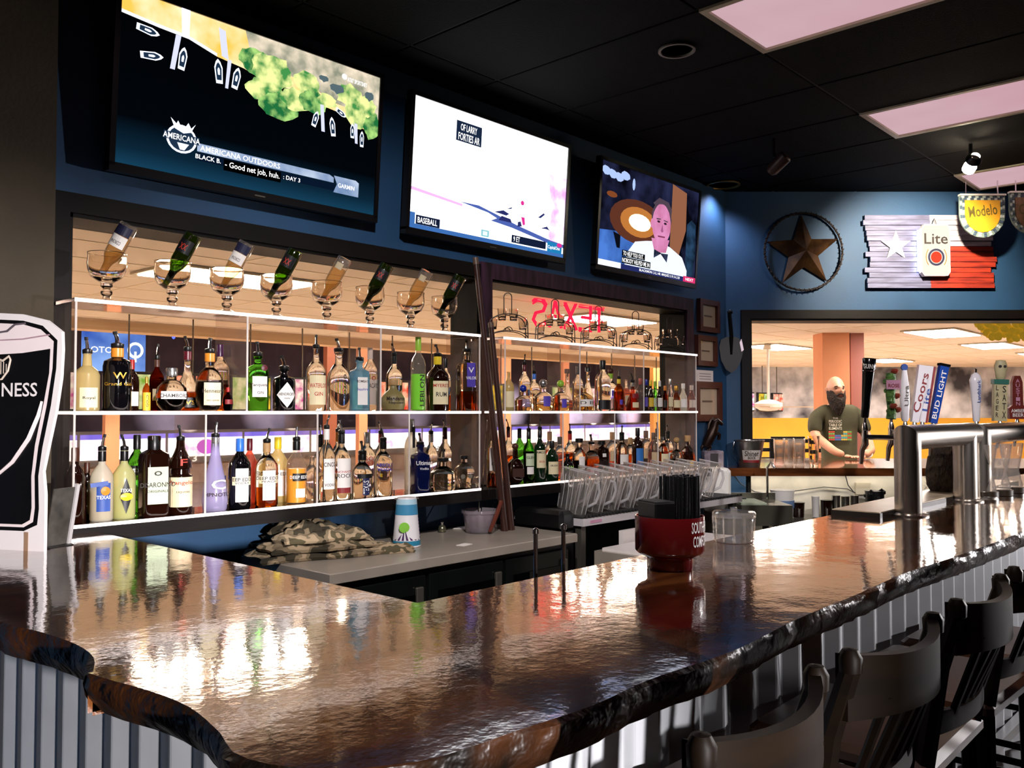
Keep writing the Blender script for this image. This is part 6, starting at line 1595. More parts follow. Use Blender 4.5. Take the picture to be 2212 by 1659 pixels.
# hanging half-round mosaic signs
for i, (px, py, wd, word) in enumerate(((2122, 466, 50, 'Modelo'), (2232, 460, 52, 'Corona'))):
    q = W2p(px, py, .35)
    sc = (D2 - .35) / FPX
    M = W2 @ T(q[0], q[1], .35)
    o = thing('mosaic_pub_sign', ['half-round mosaic-edged yellow sign with slanted lettering hanging before the flag', 'half-round mosaic-edged sign cut by the picture edge'][i], 'hanging sign', M, 'mosaic pub signs')
    Wd = wd * sc; Hh = 48 * sc
    def half(f): return [(-Wd * f, Hh * f * .92), (Wd * f, Hh * f * .92)] + [(Wd * f * math.cos(a), Hh * f * .1 - Hh * f * 1.1 * math.sin(a)) for a in [k * math.pi / 12 for k in range(13)]]
    MB().prism(half(1.0), -.012, 0).build('sign_back', mat('grey-green grout', '#6a7a74', .6), o)
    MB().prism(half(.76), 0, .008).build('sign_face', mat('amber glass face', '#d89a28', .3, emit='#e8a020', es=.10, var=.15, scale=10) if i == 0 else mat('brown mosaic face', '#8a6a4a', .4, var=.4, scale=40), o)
    til = MB().box(-.011, .011, -.008, .008, 0, .006, ch=.002).mesh('mosaic_tile', mat('pale mosaic tile', '#c8d4d0', .25, var=.2, scale=40))
    til2 = MB().box(-.011, .011, -.008, .008, 0, .006, ch=.002).mesh('mosaic_tile', mat('slate mosaic tile', '#48586a', .25, var=.2, scale=40))
    n = 0
    for f in (.82, .93):
        path = half(f); tot = []
        pts = path + [path[0]]
        for (xa, ya), (xb, yb) in zip(pts, pts[1:]):
            L = math.hypot(xb - xa, yb - ya); k = max(1, int(L / .026))
            for j in range(k):
                t = (j + .5) / k
                obj('mosaic_tile', til if n % 2 else til2, o, T(xa + (xb - xa) * t, ya + (yb - ya) * t, .0) @ RZ(math.atan2(yb - ya, xb - xa))); n += 1
    text(word, Wd * 1.25, Hh * .5, mat('olive print', '#5a5020', .5), o, T(0, Hh * .22, .009) @ RZ(.12))
    for s in (-1, 1):
        MB().tube([(s * Wd * .7, Hh * .9, -.006), (s * Wd * .7, ZC - (M.translation.z), -.006)], .005, 6).build('hanging_rod', CHROME, o, True)
    MB().box(-Wd, Wd, Hh * .9, Hh * .98, -.02, .02).build('top_bar', mat('white top bar', '#e8e2d8', .4), o)

# ================================================================== ON THE BACK WALL BY THE CORNER
FRM = mat('reddish brown picture frame', '#5a2e24', .4, var=.25, scale=12); PAP = mat('pale certificate paper', '#fff4f2', .6, var=.03)
FL = [(1510, 1552, 652, 715, 'topmost small brown framed certificate by the wall corner', True), (1505, 1547, 728, 789, 'second small brown framed certificate by the wall corner', True),
      (1509, 1544, 801, 827, 'loose white card pinned between the framed certificates', False), (1502, 1557, 826, 910, 'largest brown framed certificate at the bottom of the column', True)]
for a, b, c, d, lb, fr in FL:
    A = onY(a, d, YW - .02); C = onY(b, c, YW - .02)
    o = thing('framed_certificate' if fr else 'pinned_card', lb, 'picture frame' if fr else 'card', T((A.x + C.x) / 2, YW, (A.z + C.z) / 2), 'certificates by the corner' if fr else None)
    W_, H_ = (C.x - A.x) / 2, (C.z - A.z) / 2
    if fr:
        bw = W_ * .26
        f = MB().box(-W_, W_, -.035, 0, H_ - bw, H_).box(-W_, W_, -.035, 0, -H_, -H_ + bw).box(-W_, -W_ + bw, -.035, 0, -H_ + bw, H_ - bw).box(W_ - bw, W_, -.035, 0, -H_ + bw, H_ - bw)
        f.build('frame', FRM, o)
        MB().box(-W_ + bw, W_ - bw, -.012, 0, -H_ + bw, H_ - bw).build('paper', PAP, o)
        MB().box(-W_ + bw, W_ - bw, -.016, -.014, -H_ + bw, H_ - bw).build('glazing', PANE, o)
        MB().box(-W_ * .4, W_ * .4, -.0135, -.0125, -H_ * .05, H_ * .05).build('print_line', mat('grey print', '#9a8a8c', .6), o)
    else:
        MB().box(-W_, W_, -.006, 0, -H_, H_).build('card', PAP, o)
        for k in range(3): MB().box(-W_ * .7, W_ * .7, -.0068, -.006, H_ * (.4 - .4 * k), H_ * (.5 - .4 * k)).build('print_line', mat('grey print', '#9a8a8c'), o)
# short spade
q0 = onD(1577, 676, D2 - .08); k_ = (D2 - .08) / FPX
M = frame((q0.x, q0.y, 0), RT, (0, 0, 1))
M.translation.z = onD(1577, 806, D2 - .1).z
M = T(*(VH * -.02)) @ M
o = thing('short_spade', 'black short-handled spade hanging blade down in the wall corner', 'spade', M)
SPD = mat('black spade steel', '#121012', .35, .5, var=.2)
bl = [(0, 0), (-12, 8), (-22, 28), (-26, 55), (-22, 72), (-10, 78), (10, 78), (24, 70), (26, 48), (20, 24), (10, 7)]
vs = []; 
MB().prism([(x * k_, y * k_) for x, y in bl], 0, .010).build('blade', SPD, o)
MB().tube([(0, 40 * k_, .012), (0, 80 * k_, .018), (-4 * k_, 128 * k_, .018)], [.008, .016, .016], 8).build('shaft', SPD, o, True)
MB().tube([(-8 * k_, 130 * k_, .018), (2 * k_, 132 * k_, .018)], .014, 8).build('grip', SPD, o, True)
MB().prism([(22 * k_, 74 * k_), (27 * k_, 50 * k_), (22 * k_, 46 * k_), (18 * k_, 66 * k_)], .010, .0115).build('sheen_patch', mat('pale steel sheen', '#b8a8b4', .3, .6), o)  # sheen on the blade painted as a pale patch
MB().tube([(-3 * k_, 132 * k_, .0), (-3 * k_, 136 * k_, .02)], .004, 6).build('nail', GRY, o)

# ================================================================== PASS-THROUGH COUNTER
DC = D2 - .24
a_ = onD(1513, 1007, DC)
CW = mat('varnished pass-through wood', '#7a4422', .14, col2='#42220f', scale=3, stretch=(1, 6, 6), coat=.8)
inv = W2.inverted()
l0 = (inv @ a_).x
o = thing('pass_through_counter', 'varnished wooden pass-through counter under the angled window', 'counter', W2)
M_ = frame((0, 0, 0), (1, 0, 0), (0, 0, -1))
MB().prism([(-.30, .0), (-.30 - .03, -.36), (S3[1] - .02, -.36), (S3[1] - .02, -.02), (.02, -.02), (-.012, -.03), (-.315, -.35)][1:6] + [(-.30, -.35)], ZB - .06, ZB, M_).box(S3[0] + .005, S3[1] - .02, ZB - .04, ZB, -1.0, .02).build('counter_top', CW, o)
MB().tube([(.12, ZB - .06, .18), (.12, .0, .18)], .02, 10).build('leg', BLK, o, True)
MB().tube([(2.6, ZB - .06, .18), (2.6, .0, .18)], .02, 10).build('leg', BLK, o, True)
MB().box(1.0, 1.06, 0, ZB - .04, -.95, -.9).build('leg', BLK, o); MB().box(2.8, 2.86, 0, ZB - .04, -.95, -.9).build('leg', BLK, o)
def C2(px, off): # a spot on the pass-through counter, off metres in front of the wall plane
    q = inv @ onD(px, 900, D2 - off); return W2 @ Vector((q.x, ZB, off))
# bucket
p = C2(1618, .17)
BKT = mat('galvanised bucket', '#a8a4a0', .25, .9, var=.15, scale=20)
o = thing('metal_bucket', 'shiny metal beer bucket with a printed label on the pass-through counter', 'bucket', T(*p) @ RZ(-TH - 0.15 + math.pi * 0))
kb = (D2 - .1) / FPX
MB().lathe([(.078, 0), (.080, .004), (.112, .195), (.117, .198), (.117, .206), (.109, .206), (.076, .012), (0, .010)], 26).build('bucket_wall', BKT, o, True)
s = strip(.0965, .055, .13, .75, 12); 
s.v = [(x * (1 + (z - .09) * 1.7), y * (1 + (z - .09) * 1.7) - .002, z) for x, y, z in s.v]
lb_ = s.build('label', mat('red and cream bucket label', '#d8cfc8', .4, var=.15), o)
text('Shiner', .11, .04, INK, lb_, T(0, 0, .105), bend=.104); text('BOCK', .06, .02, INK, lb_, T(0, 0, .072), bend=.101)
band_ = strip(.0935, .035, .055, .7, 12).build('label_band', RED_L, o)
MB().tube([(-.115, 0, .19), (-.13, -.01, .12), (-.08, -.07, .05)], .003, 6).build('bail_handle', CHROME, o, True)
# stacks of cups: each stack is nested cups
def cup_stack(px, off, n, lb, grp, r=.045, pitch=.012, h=.145):
    p = C2(px, off)
    me = MB().shell([(r * .78, 0), (r * .8, .003), (r, h), (r * 1.04, h + .003)], 18).mesh('cup_wall', PIT, True)
    for k in range(n):
        g = obj('clear_cup', me, None, T(p.x, p.y, ZB + .001 + k * pitch))
        tag(g, ['topmost', 'second', 'third', 'fourth', 'fifth', 'lowest'][n - 1 - k] + ' ' + lb, 'cup', grp)
cup_stack(1683, -.05, 6, 'clear cup nested in the stack next to the metal bucket', 'cup stack by the bucket')
cup_stack(1703, -.16, 6, 'clear cup nested in the rear stack behind the bucket stack', 'rear cup stack')
cup_stack(1726, -.05, 6, 'clear cup nested in the stack next to the tall glass', 'cup stack by the tall glass')
p = C2(1757, .02)
o = thing('pint_glass', 'tall empty pint glass on the counter before the bearded man', 'glass', T(*p))
MB().lathe([(.032, 0), (.034, .006), (.035, .02), (.044, .20), (.046, .232), (.043, .232), (.032, .022), (0, .020)], 20).build('glass_wall', GOB, o, True)
# horse figurine on its block
p = C2(1537, .30); p.z = ZB
o = thing('horse_figurine', 'dark bronze rearing horse figurine on a square block by the corner', 'figurine', T(*p) @ RZ(-TH - .0))
BRZ = mat('dark bronze', '#2c1a10', .35, .6, var=.3)
MB().box(-.075, .075, -.06, .06, 0, .13, ch=.006).build('block', mat('pale block', '#b8a8b0', .5, col2='#5a4a58', scale=9), o)
MB().box(-.03, .03, -.0625, -.06, .01, .11).build('block_print', mat('dark block print', '#2a2024', .5), o)
sk = MB()
sk.tube([(-.05, 0, .16), (-.03, 0, .20), (0, 0, .26), (.02, 0, .31), (.03, 0, .345)], [.028, .038, .042, .034, .026], 12)
sk.tube([(.02, 0, .34), (.045, 0, .355), (.075, 0, .335), (.085, 0, .325)], [.024, .024, .015, .011], 10)
sk.tube([(.015, -.012, .355), (.012, -.014, .385)], [.007, .003], 6); sk.tube([(.015, .012, .355), (.012, .014, .385)], [.007, .003], 6)
for s in (-.018, .018):
    sk.tube([(.02, s, .27), (.06, s, .25), (.055, s, .21)], [.016, .010, .008], 8)
    sk.tube([(-.045, s, .18), (-.015, s, .15), (-.03, s, .13)], [.02, .012, .011], 8)
sk.tube([(-.06, 0, .18), (-.08, 0, .15), (-.075, 0, .13)], [.012, .01, .006], 6)
sk.tube([(.0, 0, .37), (-.02, 0, .33), (-.03, 0, .27)], [.008, .012, .008], 6)
sk.build('horse', BRZ, o, True)
# white box and under-counter things
Du = D2 - .62
def U(px, py, D=None): return onD(px, py, D or Du)
a = U(1516, 1075); b = U(1580, 1012)
o = thing('dispenser_box', 'bright white plastic dispenser box under the pass-through counter', 'dispenser', frame((a.x, a.y, 0), RT, (0, 0, 1)))
Wd = (b - a).dot(RT); WB = mat('bright white plastic', '#f4efe9', .35, var=.03)
MB().box(0, Wd, a.z, b.z, -.22, 0, ch=.02).build('box_body', WB, o)
MB().box(-.02, Wd + .1, a.z - .02, a.z, -.25, .02).build('box_tray', BLK, o)
MB().box(.02, Wd - .02, 0, a.z - .02, -.2, -.02).build('box_stand', GRY, o)
# added hidden strip light to brighten the space under the pass-through counter
o = thing('fill_strip', 'added slim fill strip hidden under the pass-through counter', 'strip light', W2)
MB().box(-.05, 1.9, ZB - .064, ZB - .0605, .07, .12).build('light_housing', TFR, o)
MB().box(-.04, 1.89, ZB - .066, ZB - .064, .075, .115).build('lens', glow('white strip lens', '#fff2e0', 7.0), o)
# sinks
SINK = mat('dull stainless sink', '#6d6a5e', .3, .8, var=.2, scale=4)
M = frame((0, 0, 0), RT, (0, 0, 1))
ax = lambda px, D: (px - IW / 2) / FPX * D
Ds = D2 - .95
o = thing('bar_sink', 'low stainless bar sink with pale drainboard below the pass-through counter', 'sink', T(*(VH * Ds)) @ M)
zs_ = onD(1600, 1092, Ds).z
MB().box(ax(1600, Ds), ax(1710, Ds), zs_ - .14, zs_, -.42, 0).build('sink_body', SINK, o)
MB().box(ax(1604, Ds), ax(1660, Ds), zs_, zs_ + .012, -.38, -.06).build('drainboard', mat('pale green board', '#a8b49a', .5, var=.15), o)
MB().box(ax(1600, Ds), ax(1710, Ds), zs_, zs_ + .05, -.42, -.40).build('splash', SINK, o)
for px in (1612, 1700): MB().box(ax(px, Ds) - .02, ax(px, Ds) + .02, 0, zs_ - .14, -.3, -.26).build('leg', GRY, o)
xf = ax(1683, Ds)
MB().tube([(xf, zs_, -.3), (xf, zs_ + .24, -.3), (xf + .03, zs_ + .28, -.3), (xf + .05, zs_ + .24, -.28)], .009, 8).build('faucet', CHROME, o, True)
# white bucket, cups, black mixer, dark jars
Dk = D2 - .3
def under(px, ytop, ybot, wpx, lb, nm, m, cat, kind='cyl', m2=None):
    c = onD(px, ybot, Dk); t = onD(px, ytop, Dk); k = Dk / FPX; r = wpx / 2 * k; h = t.z - c.z
    o = thing(nm, lb, cat, T(c.x, c.y, c.z))
    MB().lathe([(r * .86, 0), (r * .9, .004), (r, h - .006), (r * 1.05, h - .004), (r * 1.05, h), (0, h)], 18).build('body', m, o, True)
    if m2: MB().lathe([(r * .93, h * .35), (r * 1.0, h * .36), (r * 1.02, h * .62), (r * .94, h * .63)], 18).build('band', m2, o, True)
    return o
shelf_z = onD(1750, 1118, Dk).z
o = thing('work_shelf', 'dark steel work shelf under the pass-through counter', 'shelf', T(*(VH * Dk)) @ M)
MB().box(ax(1640, Dk), ax(1960, Dk), shelf_z - .03, shelf_z, -.2, .25).build('shelf_top', SINK, o)
for px in (1650, 1950): MB().box(ax(px, Dk) - .02, ax(px, Dk) + .02, 0, shelf_z - .03, 0, .04).build('leg', GRY, o)
under(1690, 1058, 1117, 50, 'white plastic pail with a blue band under the counter', 'plastic_pail', WB, 'pail', m2=mat('steel blue band', '#6a86b0', .5))
under(1762, 1072, 1117, 16, 'slim white cylinder bottle under the counter', 'squeeze_bottle', WB, 'bottle')
under(1725, 1085, 1117, 26, 'dark jar next to the slim white cylinder', 'jar', DKB, 'jar')
under(1785, 1080, 1117, 24, 'dark brown jug under the counter left of the steel shakers', 'jug', DKB, 'jug')
under(1806, 1070, 1117, 18, 'steel shaker nearest the dark jug', 'steel_shaker', CHROME, 'shaker'); under(1826, 1072, 1117, 18, 'steel shaker in the middle under the counter', 'steel_shaker', CHROME, 'shaker')
under(1846, 1070, 1117, 18, 'steel shaker nearest the black scrub ball', 'steel_shaker', CHROME, 'shaker')
o = under(1890, 1060, 1117, 40, 'black lumpy scrub brush holder under the counter', 'scrub_brush', BLK, 'brush')
for k in range(7): MB().lathe([(0, -.03), (.03, -.01), (.03, .01), (0, .03)], 8).build('bristle_lump', BLK, o, True, T(.05 * math.cos(k), .05 * math.sin(k), .17 + .03 * math.sin(3 * k)))
# loose cable on the lower wall
def wp(px, py): q = inv @ onD(px, py, D2 - .02); return W2 @ Vector((q.x, q.y, .02))
cb = MB().tube([wp(1585, 1026), wp(1600, 1045), wp(1630, 1062), wp(1670, 1068), wp(1720, 1060), wp(1780, 1052), wp(1830, 1056), wp(1850, 1066)], .004, 6)
cb.tube([wp(1826, 1026), wp(1832, 1048), wp(1845, 1064)], .004, 6)
tag(cb.build('power_cable', BLK, None, True), 'thin black cable sagging across the pale lower wall', 'cable')
bx = W2p(1862, 1055)
o = MB().box(-.06, .06, -.05, .05, 0, .03, W2 @ T(bx[0], bx[1], 0), ch=.004).build('outlet_box', mat('cream outlet plastic', '#b8b09c', .5)); tag(o, 'cream outlet box on the pale lower wall', 'outlet')
# yellow paper garland at the top of the angled window
YEL = mat('yellow crepe paper', '#e8c040', .7, emit='#e8b830', es=.15, var=.25, scale=20)  # faint emission put in to brighten the paper
o = thing('paper_garland', 'yellow crepe paper flowers hanging in the top of the angled window', 'garland', W2)
rr = random.Random(8)
for k in range(9):
    g = W2p(2122 + k * 13, 700 + (k % 3) * 9 + k * 1.2, -.45)
    b_ = MB()
    for j in range(6):
        a = j * math.pi / 3 + rr.uniform(-.2, .2)
        b_.lathe([(0, -.006), (.035, -.002), (.038, .004), (0, .012)], 8, M=T(.035 * math.cos(a), .035 * math.sin(a), rr.uniform(-.02, .02)) @ Matrix.Rotation(rr.uniform(-.5, .5), 4, 'X'))
    b_.build('paper_flower', YEL, o, True, T(g[0], g[1], -.45))
MB().tube([(W2p(2110, 693, -.45)[0], ZA, -.45), (W2p(2250, 693, -.45)[0], ZA, -.45)], .004, 6).build('string', YEL, o)
MB().box(W2p(2160, 693, -.45)[0] - .003, W2p(2160, 693, -.45)[0] + .003, 2.17, ZA, -.452, -.448).build('string_drop', YEL, o)

# ================================================================== THE BEARDED MAN
def skin_mesh(name, verts, edges, radii, mt, parent, sub=2, root=0, M=None):
    me = bpy.data.meshes.new(name); me.from_pydata([Vector(v) for v in verts], edges, [])
    ob = bpy.data.objects.new(name, me); COL.objects.link(ob)
    md = ob.modifiers.new('skin', 'SKIN'); md.use_smooth_shade = True
    sv = me.skin_vertices[0].data
    for i, r in enumerate(radii):
        sv[i].radius = (r, r) if not isinstance(r, (tuple, list)) else r
        sv[i].use_root = (i == root)
    sb = ob.modifiers.new('sub', 'SUBSURF'); sb.levels = sub; sb.render_levels = sub
    dg = bpy.context.evaluated_depsgraph_get()
    ev = ob.evaluated_get(dg)
    nm = bpy.data.meshes.new_from_object(ev)
    ob.modifiers.clear(); old = ob.data; ob.data = nm; bpy.data.meshes.remove(old)
    nm.materials.clear(); nm.materials.append(mt)
    nm.polygons.foreach_set('use_smooth', [True] * len(nm.polygons))
    ob.name = name
    if parent is not None: ob.parent = parent
    if M is not None: ob.matrix_local = M
    return ob
Dm = D2 + 1.28
hc = onD(1800, 845, Dm)               # middle of the head
base_ = Vector((hc.x, hc.y, 0))
# local frame: x to the picture's right, y away from the camera, z up
MM = Matrix(((RT.x, VH.x, 0, base_.x), (RT.y, VH.y, 0, base_.y), (0, 0, 1, 0), (0, 0, 0, 1)))
man = thing('person', 'bald man with long dark beard and olive printed t-shirt leaning on the counter', 'person', MM)
SKN = mat('ruddy skin', '#d69a7c', .5, var=.12, scale=12); BRD = mat('dark brown beard', '#38261a', .85, col2='#171008', scale=30, bump=.9, bscale=60)
SHT = mat('olive t-shirt cloth', '#4f4c34', .9, var=.12, scale=20); JEAN = mat('dark blue jeans', '#20283a', .9)
zt = ZB + .035                       # wrists rest on the counter
zh = hc.z
V = [(0.06, .02, .95), (0.06, .03, 1.12), (0.05, .02, 1.30), (0.04, 0, 1.46), (0.02, -.03, 1.565), (0.01, -.05, 1.62),           # pelvis..neck
     (-.10, .0, 1.47), (-.17, .0, 1.44), (-.20, -.06, 1.27), (-.10, -.28, zt + .03), (-.04, -.36, zt + .0),                      # his right arm (left in the picture)
     (.18, .0, 1.47), (.245, .0, 1.44), (.29, -.04, 1.27), (.24, -.28, zt + .03), (.15, -.37, zt + .0),                        # other arm
     (-.02, .03, .90), (-.03, .03, .50), (-.03, .05, .08), (-.03, -.06, .04), (.14, .03, .90), (.15, .03, .50), (.15, .05, .08), (.15, -.06, .04)]
E = [(0, 1), (1, 2), (2, 3), (3, 4), (4, 5), (3, 6), (6, 7), (7, 8), (8, 9), (9, 10), (3, 11), (11, 12), (12, 13), (13, 14), (14, 15), (0, 16), (16, 17), (17, 18), (18, 19), (0, 20), (20, 21), (21, 22), (22, 23)]
RR = [(.15, .11), (.155, .115), (.165, .115), (.13, .09), .060, .056, .075, .062, .048, .040, .030, .075, .062, .048, .040, .030, .085, .06, .045, .03, .085, .06, .045, .03]
ACC = MB()
def take(ob, M=None):
    """fold a built piece into the one body surface"""
    ACC.add([tuple(v.co) for v in ob.data.vertices], [tuple(p.vertices) for p in ob.data.polygons], M)
    me = ob.data; bpy.data.objects.remove(ob); bpy.data.meshes.remove(me)
take(skin_mesh('body', V, E, RR, SKN, None))
# head as one shaped surface with brow, nose, ears
def head():
    b = MB(); nu, nv = 28, 20; vs = []
    for j in range(nv + 1):
        ph = -math.pi / 2 + math.pi * j / nv
        for i in range(nu):
            a = 2 * math.pi * i / nu
            x = .078 * math.cos(ph) * math.cos(a); y = .098 * math.cos(ph) * math.sin(a); z = .125 * math.sin(ph)
            fy = -math.sin(a) * math.cos(ph)
            if z < -.03: x *= 1 - .25 * min(1, (-z - .03) / .09); 
            if fy > .6:
                d = (x / .016) ** 2 + ((z + .012) / .03) ** 2
                y -= .024 * math.exp(-d)                                   # nose
                y -= .008 * math.exp(-((z - .022) / .010) ** 2) * math.exp(-(x / .05) ** 2)   # brow
                for ex in (-.032, .032): y += .012 * math.exp(-((x - ex) / .015) ** 2 - ((z - .004) / .010) ** 2)
            vs.append((x, y, z))
    fs = []
    for j in range(nv):
        for i in range(nu):
            l = (i + 1) % nu
            fs.append((j * nu + i, j * nu + l, (j + 1) * nu + l, (j + 1) * nu + i))
    return b.add(vs, fs)
HM = T(0, -.055, zh + .012) @ Matrix.Rotation(.10, 4, 'Z') @ Matrix.Rotation(-.06, 4, 'X')
take(head().build('head', SKN), HM)
hd = man
for s in (-1, 1):
    EAR = MB().lathe([(0, -.034), (.012, -.022), (.016, .0), (.013, .022), (0, .03)], 10, sy=.55, M=HM @ T(s * .080, .012, -.006) @ Matrix.Rotation(s * .2, 4, 'Y')).build('ear', SKN); take(EAR)
    MB().lathe([(0, -.006), (.011, -.003), (.013, .0), (.011, .003), (0, .006)], 10, sy=.6).build('eye', mat('dark eye', '#20140e', .3), hd, True, HM @ T(s * .031, -.083, .004))
    MB().tube([(s * .014, -.093, .020), (s * .032, -.093, .026), (s * .05, -.080, .020)], [.004, .005, .003], 6).build('eyebrow', BRD, hd, True, HM)
MB().box(-.022, .022, -.101, -.086, -.066, -.060).build('mouth', mat('lip', '#8a4a40', .5), hd, M=HM)
# beard wraps jaw and hangs to the chest
def beard():
    b = MB(); vs = []; n = 18; rows = [(-.02, .083, .098), (-.05, .083, .104), (-.08, .082, .110), (-.11, .076, .116), (-.15, .066, .112), (-.19, .052, .102), (-.225, .030, .088), (-.24, .008, .078)]
    rr = random.Random(6)
    for z, rx, ry in rows:
        for i in range(n + 1):
            a = math.pi + math.pi * i / n
            q = 1 + rr.uniform(-.05, .05)
            fr = math.exp(-((math.cos(a)) / .55) ** 4)
            dip = (-.062 * fr if z > -.03 else -.036 * fr if z > -.06 else -.012 * fr if z > -.09 else 0)
            vs.append((rx * math.cos(a) * q, ry * math.sin(a) * q * 1.02 + (.012 if z > -.03 and abs(math.cos(a)) > .9 else 0), z + dip + rr.uniform(-.004, .004) + (.012 * abs(math.cos(a)) ** 3 if z > -.03 else 0)))
    fs = []
    for j in range(len(rows) - 1):
        for i in range(n):
            fs.append((j * (n + 1) + i, j * (n + 1) + i + 1, (j + 1) * (n + 1) + i + 1, (j + 1) * (n + 1) + i))
    fs.append(tuple(j * (n + 1) for j in range(len(rows))) + tuple(j * (n + 1) + n for j in reversed(range(len(rows)))))
    return b.add(vs, fs)
beard().build('beard', BRD, hd, True, HM)
MB().tube([(-.040, -.082, -.072), (-.02, -.102, -.050), (0, -.108, -.046), (.02, -.102, -.050), (.040, -.082, -.072)], [.006, .009, .008, .009, .006], 8).build('moustache', BRD, hd, True, HM)
# t-shirt: torso and short sleeves, one surface a little larger than the body
V2 = [(0.06, .02, .90), (0.06, .03, 1.10), (0.05, .02, 1.30), (0.04, .0, 1.45), (.025, -.02, 1.545), (-.10, 0, 1.475), (-.172, 0, 1.44), (-.20, -.055, 1.285), (.18, 0, 1.475), (.247, 0, 1.44), (.287, -.04, 1.285)]
E2 = [(0, 1), (1, 2), (2, 3), (3, 4), (3, 5), (5, 6), (6, 7), (3, 8), (8, 9), (9, 10)]
R2 = [(.175, .130), (.180, .132), (.185, .132), (.148, .105), .072, .088, .078, .068, .088, .078, .068]
sh_ = skin_mesh('t_shirt', V2, E2, R2, SHT, man)
V3 = [(0.06, .02, .96), (-.02, .03, .88), (-.03, .03, .50), (-.03, .05, .10), (.14, .03, .88), (.15, .03, .50), (.15, .05, .10)]
skin_mesh('jeans', V3, [(0, 1), (1, 2), (2, 3), (0, 4), (4, 5), (5, 6)], [.155, .105, .078, .06, .105, .078, .06], JEAN, man)
# chest print
pr = [('THE', .05, .014, 1.435), ('PERIODIC', .12, .026, 1.405), ('TABLE OF', .12, .026, 1.372), ('ELEMENTS', .12, .024, 1.34)]
for s, w_, h_, z in pr: text(s, w_, h_, mat('pale shirt print', '#d8d0b8', .8), sh_, WALLM(-.04, -.155, z))
cols = ['#b04030', '#3a6aa8', '#c0a040', '#6a9a4a', '#8a4a8a', '#4a9a9a']
for r in range(5):
    for c in range(11):
        if r < 2 and 2 < c < 7: continue
        MB().box(0, .017, -.1575, -.154, 0, .015).build('print_cell', mat('print cell ' + str((r * 3 + c // 3) % 6), cols[(r * 3 + c // 3) % 6], .8), sh_, M=T(-.105 + c * .0195, 0, 1.30 - r * .0175))
# hands: palm with five fingers lying on the counter
def hand(c, yaw, flip):
    Mh = T(*c) @ RZ(yaw)
    take(skin_mesh('palm', [(0, .05, .012), (0, .0, .012), (0, -.045, .008)], [(0, 1), (1, 2)], [.022, (.036, .016), (.036, .014)], SKN, None, 1), Mh)
    for k, (x, ln) in enumerate(((-.030, .050), (-.011, .062), (.009, .058), (.027, .045))):
        x *= flip
        take(skin_mesh('finger', [(x * .8, -.04, .010), (x, -.045 - ln * .45, .020), (x * 1.08, -.045 - ln * .85, .008), (x * 1.1, -.045 - ln, .000)], [(0, 1), (1, 2), (2, 3)], [.010, .0085, .008, .007], SKN, None, 1), Mh)
    x = -.036 * flip
    take(skin_mesh('thumb', [(x * .7, .012, .008), (x * 1.3, -.012, .010), (x * 1.5, -.045, .004)], [(0, 1), (1, 2)], [.013, .011, .009], SKN, None, 1), Mh)
hand((-.02, -.42, ZB + .012), .25, -1); hand((.10, -.42, ZB + .012), -.55, 1)
bt = ACC.build('body', SKN)
rm = bt.modifiers.new('remesh', 'REMESH'); rm.mode = 'VOXEL'; rm.voxel_size = .0048
sm = bt.modifiers.new('smooth', 'SMOOTH'); sm.factor = .5; sm.iterations = 2
nm_ = bpy.data.meshes.new_from_object(bt.evaluated_get(bpy.context.evaluated_depsgraph_get()))
bt.modifiers.clear(); bt.data = nm_; nm_.materials.clear(); nm_.materials.append(SKN)
nm_.polygons.foreach_set('use_smooth', [True] * len(nm_.polygons)); bt.parent = man
MB().lathe([(.040, -.008), (.043, 0), (.040, .008)], 14).build('wristband', mat('white wristband', '#e0d8cc', .6), man, True, T(.185, -.335, zt + .01) @ Matrix.Rotation(1.2, 4, 'X') @ Matrix.Rotation(.4, 4, 'Z'))

# things beyond the angled window
YLW = mat('mustard painted wall', '#e6a92c', .7, var=.1, scale=1.5)
a = onD(1600, 905, 20.0); b = onD(1790, 905, 20.0)
M = frame((a.x, a.y, 0), RT, (0, 0, 1))
o = struct('wall_mustard', MB().box(-.4, (b - a).dot(RT) + 5.5, -.4, onD(1700, 903, 20).z, -.2, 0, M), YLW)
CLD = mat('cloudy black-lit wall', '#f0f2f8', .8, col2='#3a3a42', scale=1.2)  # cloudy glow of a black-lit wall painted into its colour
struct('wall_cloudy', MB().box(-.4, (b - a).dot(RT) + 5.5, onD(1700, 903, 20).z, onD(1700, 798, 20).z + .6, -.2, -.02, M), CLD)
# dark chairs beyond the counter
for i, (px, D) in enumerate(((1640, 9.4), (1712, 10.2), (1755, 9.2))):
    q = onD(px, 900, D)
    o = thing('concourse_chair', ['dark chair behind the metal bucket', 'dark chair behind the cup stacks', 'dark chair behind the tall pint glass'][i], 'chair', frame((q.x, q.y, 0), RT, VH), 'dark concourse chairs')
    for x in (-.18, .18):
        MB().box(x - .018, x + .018, .17, .2, 0, 1.2).build('back_post', BLK, o); MB().box(x - .018, x + .018, -.2, -.17, 0, .68).build('leg', BLK, o)
    MB().box(-.2, .2, -.21, .21, .68, .72).build('seat', BLK, o)
    for z in (1.16, 1.06, .96): MB().box(-.18, .18, .175, .195, z, z + .04).build('back_slat', BLK, o)

